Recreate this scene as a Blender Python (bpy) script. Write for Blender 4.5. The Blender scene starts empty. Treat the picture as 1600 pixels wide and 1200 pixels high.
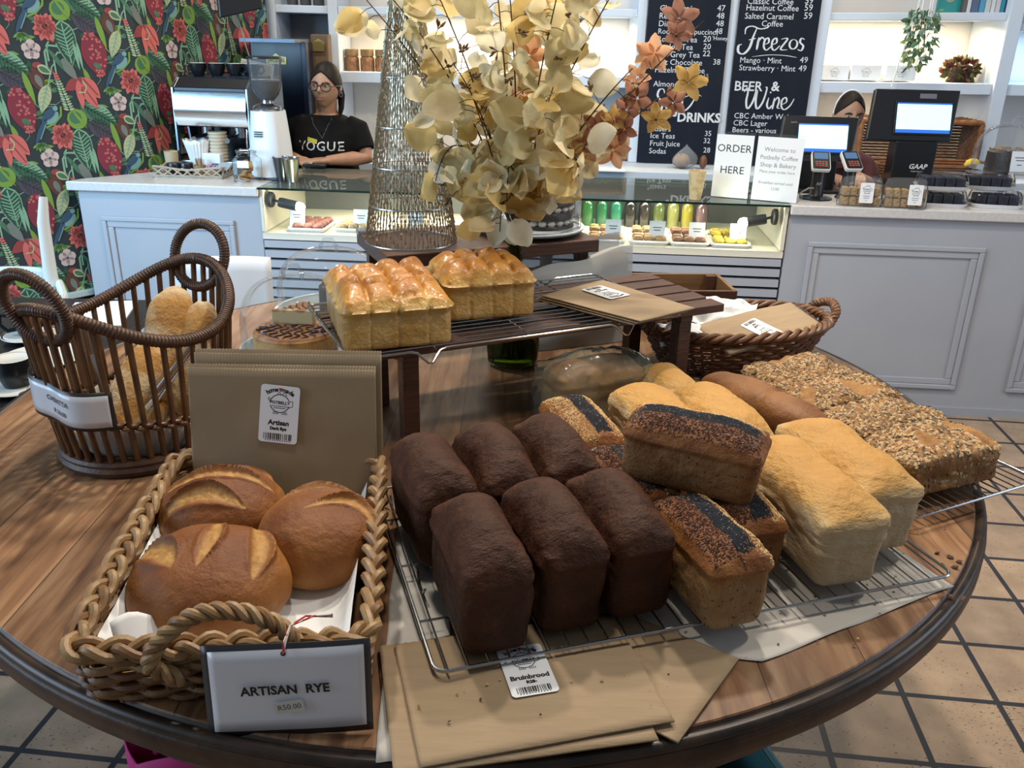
import bpy, math, random
from mathutils import Vector as V, Matrix, noise
from mathutils.bvhtree import BVHTree
S = bpy.context.scene
COL = S.collection
PI = math.pi
rad = math.radians
rnd = random.Random(7)

# ---------------------------------------------------------------- camera
PITCH, ROLL, FPX = 0.381952975, 0.020454074, 1352.05731
F = V((0, math.cos(PITCH), -math.sin(PITCH)))
R0, U0 = V((1, 0, 0)), V((0, math.sin(PITCH), math.cos(PITCH)))
RT = R0 * math.cos(ROLL) + U0 * math.sin(ROLL)
UP = -R0 * math.sin(ROLL) + U0 * math.cos(ROLL)
cd = bpy.data.cameras.new('camera')
cam = bpy.data.objects.new('camera', cd)
COL.objects.link(cam)
cam.matrix_world = Matrix(((RT.x, UP.x, -F.x, 0), (RT.y, UP.y, -F.y, 0), (RT.z, UP.z, -F.z, 1.62), (0, 0, 0, 1)))
cd.sensor_width = 36
cd.lens = FPX / 1600 * 36
cd.clip_start = 0.05
S.camera = cam

# ---------------------------------------------------------------- world and lamps
W = bpy.data.worlds.new('world')
S.world = W
W.use_nodes = True
W.node_tree.nodes['Background'].inputs[0].default_value = (0.86, 0.93, 1.0, 1)
W.node_tree.nodes['Background'].inputs[1].default_value = 0.18


def lamp(kind, loc, target, power, col, size=0.3, size_y=None, spread=None, name='lamp'):
    d = bpy.data.lights.new(name, kind)
    d.energy = power
    d.color = col
    if kind == 'AREA':
        d.size = size
        if size_y:
            d.shape = 'RECTANGLE'
            d.size_y = size_y
        else:
            d.shape = 'DISK'
        if spread:
            d.spread = rad(spread)
    else:
        d.shadow_soft_size = size
    o = bpy.data.objects.new(name, d)
    COL.objects.link(o)
    o.location = loc
    o.rotation_euler = (V(target) - V(loc)).to_track_quat('-Z', 'Y').to_euler()
    return o


WARM = (1.0, 0.80, 0.56)
NEUT = (1.0, 0.90, 0.76)
COOL = (0.52, 0.76, 1.0)
# ceiling downlights over the bread table and along the counter
for (x, y, p) in ((0.55, 2.55, 39), (-0.75, 2.45, 34), (1.3, 1.7, 20), (-0.1, 1.15, 11)):
    lamp('AREA', (x, y, 2.95), (x, y - 0.12, 0), p, NEUT, 0.16, name='ceiling_downlight')
for x in (-1.4, 0.2, 1.8):
    lamp('AREA', (x, 4.55, 2.95), (x, 4.6, 0), 16, NEUT, 0.2, name='ceiling_downlight')
# daylight from the shop windows: big one on the left front, a smaller one to the right, plus an added fill
lamp('AREA', (-4.2, 0.6, 1.9), (-0.8, 3.6, 0.9), 85, (0.62, 0.80, 1.0), 2.6, 1.9, name='daylight_and_fill')
lamp('AREA', (-3.3, 1.9, 1.9), (-1.3, 4.2, 0.75), 42, (0.34, 0.68, 1.0), 1.5, 1.6, 110, name='daylight_and_fill')  # unseen fill added to cool and brighten the left counter and wallpaper
lamp('AREA', (4.6, 1.6, 1.9), (1.6, 3.4, 0.7), 42, (0.74, 0.84, 1.0), 2.2, 1.8, name='daylight_and_fill')
S.view_settings.view_transform = 'Standard'
S.view_settings.look = 'None'
S.view_settings.gamma = 1
S.view_settings.exposure = 0.0
S.view_settings.use_curve_mapping = False
S.cycles.max_bounces = 10
S.cycles.transparent_max_bounces = 24
S.cycles.caustics_reflective = False
S.cycles.caustics_refractive = False
S.cycles.sample_clamp_indirect = 4
S.cycles.use_denoising = True


# ---------------------------------------------------------------- materials
def _n(nt, t, **kw):
    n = nt.nodes.new(t)
    for k, v in kw.items():
        setattr(n, k, v)
    return n


MATS = {}


def mat(name, col, rough=0.6, metal=0.0, col2=None, scale=20, detail=5, bump=0.0, bscale=60, stretch=None, contrast=(0.35, 0.65),
        trans=0.0, emit=None, estr=1.0, spec=0.5, coat=0.0, sss=0.0, attr=None, acol=None, ramp_z=None, bumps=None, dist=0.002):
    """principled surface; col2 = second tone of a noise pattern, acol = colour where point attribute `attr` is 1,
    ramp_z = ((z, colour), ...) along the thing's own height"""
    if name in MATS:
        return MATS[name]
    m = bpy.data.materials.new(name)
    m.use_nodes = True
    nt = m.node_tree
    p = nt.nodes['Principled BSDF']
    L = nt.links.new
    c4 = lambda c: (c[0], c[1], c[2], 1)
    p.inputs['Base Color'].default_value = c4(col)
    p.inputs['Roughness'].default_value = rough
    p.inputs['Metallic'].default_value = metal
    p.inputs['Specular IOR Level'].default_value = spec
    p.inputs['Transmission Weight'].default_value = trans
    p.inputs['Coat Weight'].default_value = coat
    p.inputs['Coat Roughness'].default_value = 0.12
    if sss:
        p.inputs['Subsurface Weight'].default_value = sss
        p.inputs['Subsurface Radius'].default_value = (0.01, 0.006, 0.003)
    if emit:
        p.inputs['Emission Color'].default_value = c4(emit)
        p.inputs['Emission Strength'].default_value = estr
    tc = _n(nt, 'ShaderNodeTexCoord')
    co = tc.outputs['Object']
    if stretch:
        mp = _n(nt, 'ShaderNodeMapping')
        mp.inputs['Scale'].default_value = stretch
        L(co, mp.inputs['Vector'])
        cv = mp.outputs['Vector']
    else:
        cv = co
    out = None
    if ramp_z:
        sx = _n(nt, 'ShaderNodeSeparateXYZ')
        L(co, sx.inputs[0])
        nz = _n(nt, 'ShaderNodeTexNoise')
        nz.inputs['Scale'].default_value = 30
        L(co, nz.inputs['Vector'])
        ad = _n(nt, 'ShaderNodeMath', operation='MULTIPLY_ADD')
        ad.inputs[1].default_value = 0.03
        L(nz.outputs['Fac'], ad.inputs[0])
        L(sx.outputs['Z'], ad.inputs[2])
        z0, z1 = ramp_z[0][0], ramp_z[-1][0]
        mr = _n(nt, 'ShaderNodeMapRange')
        mr.inputs[1].default_value = z0 + 0.015
        mr.inputs[2].default_value = z1 + 0.015
        L(ad.outputs[0], mr.inputs[0])
        cr = _n(nt, 'ShaderNodeValToRGB')
        els = cr.color_ramp.elements
        for i, (z, c) in enumerate(ramp_z):
            t = (z - z0) / (z1 - z0)
            e = els[i] if i < 2 else els.new(t)
            e.position = t
            e.color = c4(c)
        els[0].position = 0
        L(mr.outputs[0], cr.inputs[0])
        out = cr.outputs[0]
    if col2:
        n1 = _n(nt, 'ShaderNodeTexNoise')
        n1.inputs['Scale'].default_value = scale
        n1.inputs['Detail'].default_value = detail
        L(cv, n1.inputs['Vector'])
        mr = _n(nt, 'ShaderNodeMapRange')
        mr.inputs[1].default_value, mr.inputs[2].default_value = contrast
        L(n1.outputs['Fac'], mr.inputs[0])
        mx = _n(nt, 'ShaderNodeMix', data_type='RGBA')
        L(mr.outputs[0], mx.inputs[0])
        if out:
            L(out, mx.inputs[6])
            # second tone multiplies the ramp
            mx.blend_type = 'MULTIPLY'
        else:
            mx.inputs[6].default_value = c4(col)
        mx.inputs[7].default_value = c4(col2)
        out = mx.outputs[2]
    if attr:
        at = _n(nt, 'ShaderNodeAttribute', attribute_name=attr)
        mx = _n(nt, 'ShaderNodeMix', data_type='RGBA')
        L(at.outputs['Fac'], mx.inputs[0])
        if out:
            L(out, mx.inputs[6])
        else:
            mx.inputs[6].default_value = c4(col)
        mx.inputs[7].default_value = c4(acol)
        out = mx.outputs[2]
    if out:
        L(out, p.inputs['Base Color'])
    if bump or bumps:
        prev = None
        for bs, bh in (bumps or ((bscale, bump * dist * 3.0),)):      # (noise scale, height in metres)
            n2 = _n(nt, 'ShaderNodeTexNoise')
            n2.inputs['Scale'].default_value = bs
            n2.inputs['Detail'].default_value = 5
            n2.inputs['Roughness'].default_value = 0.6
            L(cv, n2.inputs['Vector'])
            ma = _n(nt, 'ShaderNodeMath', operation='MULTIPLY_ADD')
            ma.inputs[1].default_value = bh
            ma.inputs[2].default_value = 0
            L(n2.outputs['Fac'], ma.inputs[0])
            if prev:
                L(prev, ma.inputs[2])
            prev = ma.outputs[0]
        b = _n(nt, 'ShaderNodeBump')
        b.inputs['Strength'].default_value = 1
        b.inputs['Distance'].default_value = 1
        L(prev, b.inputs['Height'])
        L(b.outputs[0], p.inputs['Normal'])
    MATS[name] = m
    return m


def clear(name, tint=(1, 1, 1), rough=0.0, refl=1.0, haze=0.0, hcol=(0.9, 0.9, 0.9), blend=0.12):
    """thin clear glass or film: see-through, with fresnel reflections and an optional milky share"""
    if name in MATS:
        return MATS[name]
    m = bpy.data.materials.new(name)
    m.use_nodes = True
    nt = m.node_tree
    nt.nodes.remove(nt.nodes['Principled BSDF'])
    L = nt.links.new
    tr = _n(nt, 'ShaderNodeBsdfTransparent')
    tr.inputs[0].default_value = (*tint, 1)
    gl = _n(nt, 'ShaderNodeBsdfGlossy')
    gl.inputs['Roughness'].default_value = rough
    fr = _n(nt, 'ShaderNodeLayerWeight')
    fr.inputs['Blend'].default_value = blend
    ml = _n(nt, 'ShaderNodeMath', operation='MULTIPLY')
    ml.inputs[1].default_value = refl
    L(fr.outputs['Fresnel'], ml.inputs[0])
    mx = _n(nt, 'ShaderNodeMixShader')
    L(ml.outputs[0], mx.inputs[0])
    base = tr
    if haze:
        df = _n(nt, 'ShaderNodeBsdfDiffuse')
        df.inputs[0].default_value = (*hcol, 1)
        m2 = _n(nt, 'ShaderNodeMixShader')
        m2.inputs[0].default_value = haze
        L(tr.outputs[0], m2.inputs[1])
        L(df.outputs[0], m2.inputs[2])
        base = m2
    L(base.outputs[0], mx.inputs[1])
    L(gl.outputs[0], mx.inputs[2])
    L(mx.outputs[0], nt.nodes['Material Output'].inputs[0])
    MATS[name] = m
    return m


# ---------------------------------------------------------------- mesh builder
def xf(loc=(0, 0, 0), rx=0, ry=0, rz=0, sc=None):
    m = Matrix.Translation(loc) @ Matrix.Rotation(rad(rz), 4, 'Z') @ Matrix.Rotation(rad(ry), 4, 'Y') @ Matrix.Rotation(rad(rx), 4, 'X')
    if sc:
        m = m @ Matrix.Diagonal((sc[0], sc[1], sc[2], 1))
    return m


class MB:
    def __init__(s):
        s.v, s.f, s.mi, s.cur, s.at = [], [], [], 0, {}

    def add(s, vs, fs, T=None):
        b = len(s.v)
        s.v += [tuple(T @ V(v)) for v in vs] if T else [tuple(v) for v in vs]
        s.f += [tuple(i + b for i in f) for f in fs]
        s.mi += [s.cur] * len(fs)
        return s

    def box(s, c, d, T=None):
        x, y, z = d[0] / 2, d[1] / 2, d[2] / 2
        vs = [(c[0] + a * x, c[1] + b * y, c[2] + e * z) for a in (-1, 1) for b in (-1, 1) for e in (-1, 1)]
        return s.add(vs, [(0, 1, 3, 2), (4, 6, 7, 5), (0, 4, 5, 1), (2, 3, 7, 6), (0, 2, 6, 4), (1, 5, 7, 3)], T)

    def tube(s, pts, r, n=6, closed=False, T=None, flat=1.0):
        P = [V(p) for p in pts]
        k = len(P)
        rr = r if isinstance(r, (list, tuple)) else [r] * k
        tg = []
        for i in range(k):
            a = P[(i - 1) % k] if closed or i > 0 else P[i]
            b = P[(i + 1) % k] if closed or i < k - 1 else P[i]
            t = b - a
            tg.append(t.normalized() if t.length > 1e-9 else V((0, 0, 1)))
        u = tg[0].orthogonal().normalized()
        vs = []
        for i in range(k):
            u = u - tg[i] * u.dot(tg[i])
            u = u.normalized() if u.length > 1e-6 else tg[i].orthogonal().normalized()
            w = tg[i].cross(u)
            for j in range(n):
                a = 2 * PI * j / n
                vs.append(P[i] + (u * math.cos(a) + w * math.sin(a) * flat) * rr[i])
        fs = []
        for i in range(k if closed else k - 1):
            i2 = (i + 1) % k
            for j in range(n):
                j2 = (j + 1) % n
                fs.append((i * n + j, i * n + j2, i2 * n + j2, i2 * n + j))
        if not closed:
            fs += [tuple(range(n - 1, -1, -1)), tuple(range((k - 1) * n, k * n))]
        return s.add(vs, fs, T)

    def lathe(s, prof, n=32, T=None, sx=1.0, sy=1.0, arc=None):
        k = len(prof)
        vs, fs = [], []
        N = n if arc is None else n + 1
        for i in range(N):
            a = 2 * PI * i / n if arc is None else arc[0] + (arc[1] - arc[0]) * i / n
            for (r, z) in prof:
                vs.append((r * math.cos(a) * sx, r * math.sin(a) * sy, z))
        for i in range(n):
            i2 = (i + 1) % N
            for j in range(k - 1):
                fs.append((i * k + j, i2 * k + j, i2 * k + j + 1, i * k + j + 1))
        if arc is None:
            if prof[0][0] > 1e-6:
                fs.append(tuple(i * k for i in range(n))[::-1])
            if prof[-1][0] > 1e-6:
                fs.append(tuple(i * k + k - 1 for i in range(n)))
        return s.add(vs, fs, T)

    def cyl(s, c, r, h, n=24, T=None, r2=None):
        M = Matrix.Translation(c)
        return s.lathe([(r, 0), (r if r2 is None else r2, h)], n, (T @ M) if T else M)

    def prism(s, poly, z0, z1, T=None):
        k = len(poly)
        vs = [(p[0], p[1], z0) for p in poly] + [(p[0], p[1], z1) for p in poly]
        fs = [tuple(range(k - 1, -1, -1)), tuple(range(k, 2 * k))] + [(i, (i + 1) % k, (i + 1) % k + k, i + k) for i in range(k)]
        return s.add(vs, fs, T)

    def grid(s, nu, nv, fn, T=None, cu=False, cv=False):
        vs = [fn(i / (nu if cu else nu - 1), j / (nv if cv else nv - 1)) for i in range(nu) for j in range(nv)]
        fs = []
        for i in range(nu if cu else nu - 1):
            for j in range(nv if cv else nv - 1):
                a, b = i, (i + 1) % nu
                c, d = j, (j + 1) % nv
                fs.append((a * nv + c, b * nv + c, b * nv + d, a * nv + d))
        return s.add(vs, fs, T)

    def build(s, name, mats, parent=None, smooth=True, loc=None, rz=0, bevel=0, angle=40, solid=0, sub=0, clean=False):
        me = bpy.data.meshes.new(name)
        me.from_pydata(s.v, [], s.f)
        for m in (mats if isinstance(mats, (list, tuple)) else [mats]):
            me.materials.append(m)
        me.polygons.foreach_set('material_index', s.mi)
        if smooth:
            me.polygons.foreach_set('use_smooth', [True] * len(s.f))
            me.set_sharp_from_angle(angle=rad(angle))
        for k, vals in s.at.items():
            a = me.attributes.new(k, 'FLOAT', 'POINT')
            a.data.foreach_set('value', vals)
        me.update()
        o = bpy.data.objects.new(name, me)
        COL.objects.link(o)
        if loc is not None:
            o.location = loc
        if rz:
            o.rotation_euler.z = rad(rz)
        if parent:
            o.parent = parent
        if solid:
            md = o.modifiers.new('solid', 'SOLIDIFY')
            md.thickness = solid
            md.offset = 0
        if bevel:
            md = o.modifiers.new('bevel', 'BEVEL')
            md.width = bevel
            md.segments = 2
            md.limit_method = 'ANGLE'
            md.angle_limit = rad(35)
        if sub:
            md = o.modifiers.new('sub', 'SUBSURF')
            md.levels = md.render_levels = sub
        return o


def tag(o, label, cat, group=None, kind=None):
    o['label'] = label
    o['category'] = cat
    if group:
        o['group'] = group
    if kind:
        o['kind'] = kind
    return o


def thing(name, label, cat, loc=(0, 0, 0), rz=0, group=None, rx=0, ry=0):
    o = bpy.data.objects.new(name, None)
    o.empty_display_size = 0.05
    COL.objects.link(o)
    o.location = loc
    o.rotation_euler = (rad(rx), rad(ry), rad(rz))
    return tag(o, label, cat, group)


def dup(root, loc, rz, label, group=None, rx=0, ry=0):
    r = root.copy()
    COL.objects.link(r)
    r.location = loc
    r.rotation_euler = (rad(rx), rad(ry), rad(rz))
    r['label'] = label
    if group:
        r['group'] = group
    for ch in list(root.children):
        c = ch.copy()
        COL.objects.link(c)
        c.parent = r
        for g in list(ch.children):
            d = g.copy()
            COL.objects.link(d)
            d.parent = c
    return r


def struct(o):
    o['kind'] = 'structure'
    return o


def stuff(o):
    o['kind'] = 'stuff'
    return o


# text as flat mesh in the local xy plane, centred
def text_mb(mb, txt, size, T, bold=0.0, shear=0.0, align='CENTER', ext=0.0003, space=1.0, line=1.0):
    c = bpy.data.curves.new('t', 'FONT')
    c.body = txt
    c.size = size
    c.align_x = align
    c.align_y = 'CENTER'
    c.offset = bold
    c.shear = shear
    c.extrude = ext
    c.space_character = space
    c.space_line = line
    c.resolution_u = 2
    o = bpy.data.objects.new('t', c)
    COL.objects.link(o)
    dg = bpy.context.evaluated_depsgraph_get()
    me = bpy.data.meshes.new_from_object(o.evaluated_get(dg))
    mb.add([v.co.copy() for v in me.vertices], [tuple(p.vertices) for p in me.polygons], T)
    bpy.data.objects.remove(o)
    bpy.data.curves.remove(c)
    bpy.data.meshes.remove(me)
    return mb


def frame(origin, ux, uy):
    """matrix whose local x,y run along ux,uy and z is their normal"""
    x = V(ux).normalized()
    z = x.cross(V(uy)).normalized()
    y = z.cross(x)
    return Matrix(((x.x, y.x, z.x, origin[0]), (x.y, y.y, z.y, origin[1]), (x.z, y.z, z.z, origin[2]), (0, 0, 0, 1)))


def nz(p, sc=1.0, seed=0.0):
    return noise.noise(V((p[0] * sc + seed, p[1] * sc + seed * 1.7, p[2] * sc - seed)))


def fbm(p, sc, seed=0.0, o=3):
    return sum(nz(p, sc * 2 ** i, seed + i * 9.1) / 2 ** i for i in range(o))


# counter frame: s runs along the counter, off is metres behind its front edge
CS = -0.0756742
CRZ = math.degrees(math.atan(CS))
CX, CY = V((math.cos(rad(CRZ)), math.sin(rad(CRZ)), 0)), V((-math.sin(rad(CRZ)), math.cos(rad(CRZ)), 0))


def K(x, off, z=0.0):
    return V((x, 3.886 + CS * x + off, z))


def CT(x, off, z=0.0, rz=0):
    return xf(K(x, off, z), rz=CRZ + rz)


# shared materials
M_white = mat('painted_cabinet', (0.385, 0.40, 0.44), 0.5, col2=(0.36, 0.375, 0.415), scale=3)
M_shelf = mat('painted_shelving', (0.60, 0.67, 0.76), 0.5)
M_black = mat('black_plastic', (0.008, 0.009, 0.012), 0.32)
M_dark = mat('matt_black', (0.012, 0.012, 0.014), 0.55)
M_chrome = mat('chrome_wire', (0.42, 0.43, 0.45), 0.22, 1.0)
M_steel = mat('brushed_steel', (0.55, 0.56, 0.58), 0.28, 1.0)
M_paper = mat('white_paper', (0.78, 0.79, 0.80), 0.75)
M_card = mat('white_card', (0.80, 0.81, 0.84), 0.5)
M_ink = mat('black_ink', (0.012, 0.012, 0.014), 0.6)
M_grey_ink = mat('grey_ink', (0.10, 0.10, 0.12), 0.6)
M_kraft = mat('kraft_paper', (0.345, 0.245, 0.145), 0.75, col2=(0.305, 0.215, 0.125), scale=9, bump=0.15, bscale=25, stretch=(1, 6, 1))
M_kraft2 = mat('kraft_paper_grey', (0.285, 0.21, 0.125), 0.62, col2=(0.25, 0.182, 0.105), scale=8, bump=0.12, bscale=25, stretch=(1, 6, 1))
M_darkwood = mat('dark_stained_wood', (0.060, 0.026, 0.016), 0.45, col2=(0.10, 0.045, 0.026), scale=7, stretch=(1, 14, 14), bump=0.2, bscale=18)
M_glass = clear('clear_glass', (0.965, 0.98, 0.975), 0.0, 0.7, 0.01, (0.8, 0.85, 0.9), 0.10)
M_film = clear('clear_film', (0.96, 0.97, 0.97), 0.08, 1.0, 0.05)
M_acryl = clear('clear_acrylic', (0.95, 0.965, 0.97), 0.0, 0.5, 0.02, (0.8, 0.85, 0.9), 0.10)
# ================================================================ ROOM
def floor_mat():
    m = bpy.data.materials.new('terracotta_tiles')
    m.use_nodes = True
    nt = m.node_tree
    L = nt.links.new
    p = nt.nodes['Principled BSDF']
    tc = _n(nt, 'ShaderNodeTexCoord')
    mp = _n(nt, 'ShaderNodeMapping')
    mp.inputs['Rotation'].default_value = (0, 0, rad(6))
    mp.inputs['Location'].default_value = (-0.623, -1.712, 0)
    L(tc.outputs['Object'], mp.inputs['Vector'])
    b = _n(nt, 'ShaderNodeTexBrick')
    b.offset = 0
    b.squash = 1
    b.inputs['Scale'].default_value = 1
    b.inputs['Brick Width'].default_value = 0.244
    b.inputs['Row Height'].default_value = 0.244
    b.inputs['Mortar Size'].default_value = 0.0085
    b.inputs['Mortar Smooth'].default_value = 0.1
    b.inputs['Color1'].default_value = (0.46, 0.325, 0.215, 1)
    b.inputs['Color2'].default_value = (0.36, 0.26, 0.185, 1)
    b.inputs['Mortar'].default_value = (0.035, 0.034, 0.042, 1)
    L(mp.outputs[0], b.inputs['Vector'])
    n1 = _n(nt, 'ShaderNodeTexNoise')
    n1.inputs['Scale'].default_value = 9
    n1.inputs['Detail'].default_value = 6
    L(tc.outputs['Object'], n1.inputs['Vector'])
    m1 = _n(nt, 'ShaderNodeMapRange')
    m1.inputs[1].default_value, m1.inputs[2].default_value = 0.35, 0.7
    m1.inputs[3].default_value, m1.inputs[4].default_value = 0.82, 1.18
    L(n1.outputs['Fac'], m1.inputs[0])
    mx = _n(nt, 'ShaderNodeMix', data_type='RGBA', blend_type='MULTIPLY')
    mx.inputs[0].default_value = 1
    L(b.outputs['Color'], mx.inputs[6])
    L(m1.outputs[0], mx.inputs[7])
    # pitted dark flecks, only in some places
    n2 = _n(nt, 'ShaderNodeTexNoise')
    n2.inputs['Scale'].default_value = 85
    n2.inputs['Detail'].default_value = 2
    mp2 = _n(nt, 'ShaderNodeMapping')
    mp2.inputs['Scale'].default_value = (1, 2.0, 1)
    mp2.inputs['Rotation'].default_value = (0, 0, 0.6)
    L(tc.outputs['Object'], mp2.inputs['Vector'])
    L(mp2.outputs[0], n2.inputs['Vector'])
    n3 = _n(nt, 'ShaderNodeTexNoise')
    n3.inputs['Scale'].default_value = 3.1
    L(tc.outputs['Object'], n3.inputs['Vector'])
    ad = _n(nt, 'ShaderNodeMath', operation='MULTIPLY_ADD')
    ad.inputs[1].default_value = 0.30
    L(n3.outputs['Fac'], ad.inputs[0])
    L(n2.outputs['Fac'], ad.inputs[2])
    m2 = _n(nt, 'ShaderNodeMapRange')
    m2.inputs[1].default_value, m2.inputs[2].default_value = 0.80, 0.86
    L(ad.outputs[0], m2.inputs[0])
    mx2 = _n(nt, 'ShaderNodeMix', data_type='RGBA')
    L(m2.outputs[0], mx2.inputs[0])
    L(mx.outputs[2], mx2.inputs[6])
    mx2.inputs[7].default_value = (0.06, 0.045, 0.035, 1)
    L(mx2.outputs[2], p.inputs['Base Color'])
    p.inputs['Roughness'].default_value = 0.42
    bp = _n(nt, 'ShaderNodeBump')
    bp.inputs['Strength'].default_value = 0.4
    bp.inputs['Distance'].default_value = 0.003
    L(b.outputs['Fac'], bp.inputs['Height'])
    bp.invert = True
    L(bp.outputs[0], p.inputs['Normal'])
    return m


struct(MB().box((0, 2.5, -0.05), (11, 9, 0.1)).build('floor', floor_mat(), smooth=False))

# ---- the wallpapered walls: a 48 degree wall on the left, its return towards the shelves
PC = V((-1.83, 4.43, 0))
DL = V((math.cos(rad(48)), math.sin(rad(48)), 0))
DA = V((math.cos(rad(68)), math.sin(rad(68)), 0))
WP = [mat('wallpaper_' + n, c, 0.7) for n, c in (
    ('ground', (0.020, 0.032, 0.037)), ('coral', (0.56, 0.13, 0.115)), ('coral_dark', (0.27, 0.045, 0.045)), ('blossom', (0.56, 0.44, 0.42)),
    ('leaf', (0.055, 0.155, 0.085)), ('leaf_light', (0.20, 0.38, 0.25)), ('lime', (0.17, 0.30, 0.045)), ('berry', (0.20, 0.022, 0.04)),
    ('berry_pale', (0.44, 0.13, 0.13)), ('bird', (0.03, 0.075, 0.13)), ('bird_pale', (0.17, 0.33, 0.32)), ('cream', (0.42, 0.44, 0.25)),
    ('purple', (0.062, 0.052, 0.075)), ('brown', (0.10, 0.035, 0.025)), ('grey', (0.16, 0.18, 0.16)), ('deep_leaf', (0.018, 0.075, 0.045)))]
WI = {n: i for i, n in enumerate('ground coral coral_dark blossom leaf leaf_light lime berry berry_pale bird bird_pale cream purple brown grey deep_leaf'.split())}


def leafpoly(a, b, w, n=9, skew=0.0, pw=0.8):
    a, b = V(a).to_2d(), V(b).to_2d()
    d = b - a
    q = V((-d.y, d.x)).normalized()
    up, dn = [], []
    for i in range(n + 1):
        t = i / n
        h = w / 2 * math.sin(PI * t ** pw) ** 0.85 if 0 < t < 1 else 0
        c = a + d * t + q * skew * math.sin(PI * t)
        up.append(c + q * h)
        dn.append(c - q * h)
    return [tuple(p) for p in up + dn[::-1][1:-1]]


def strip(pts, w):
    P = [V(p).to_2d() for p in pts]
    l, r = [], []
    for i, p in enumerate(P):
        d = P[min(i + 1, len(P) - 1)] - P[max(i - 1, 0)]
        q = V((-d.y, d.x)).normalized() * w / 2
        l.append(p + q)
        r.append(p - q)
    out = []
    for i in range(len(P) - 1):
        out.append([tuple(l[i]), tuple(l[i + 1]), tuple(r[i + 1]), tuple(r[i])])
    return out


def disc2(c, r, n=10, ry=None):
    return [(c[0] + r * math.cos(2 * PI * i / n), c[1] + (ry or r) * math.sin(2 * PI * i / n)) for i in range(n)]


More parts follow.
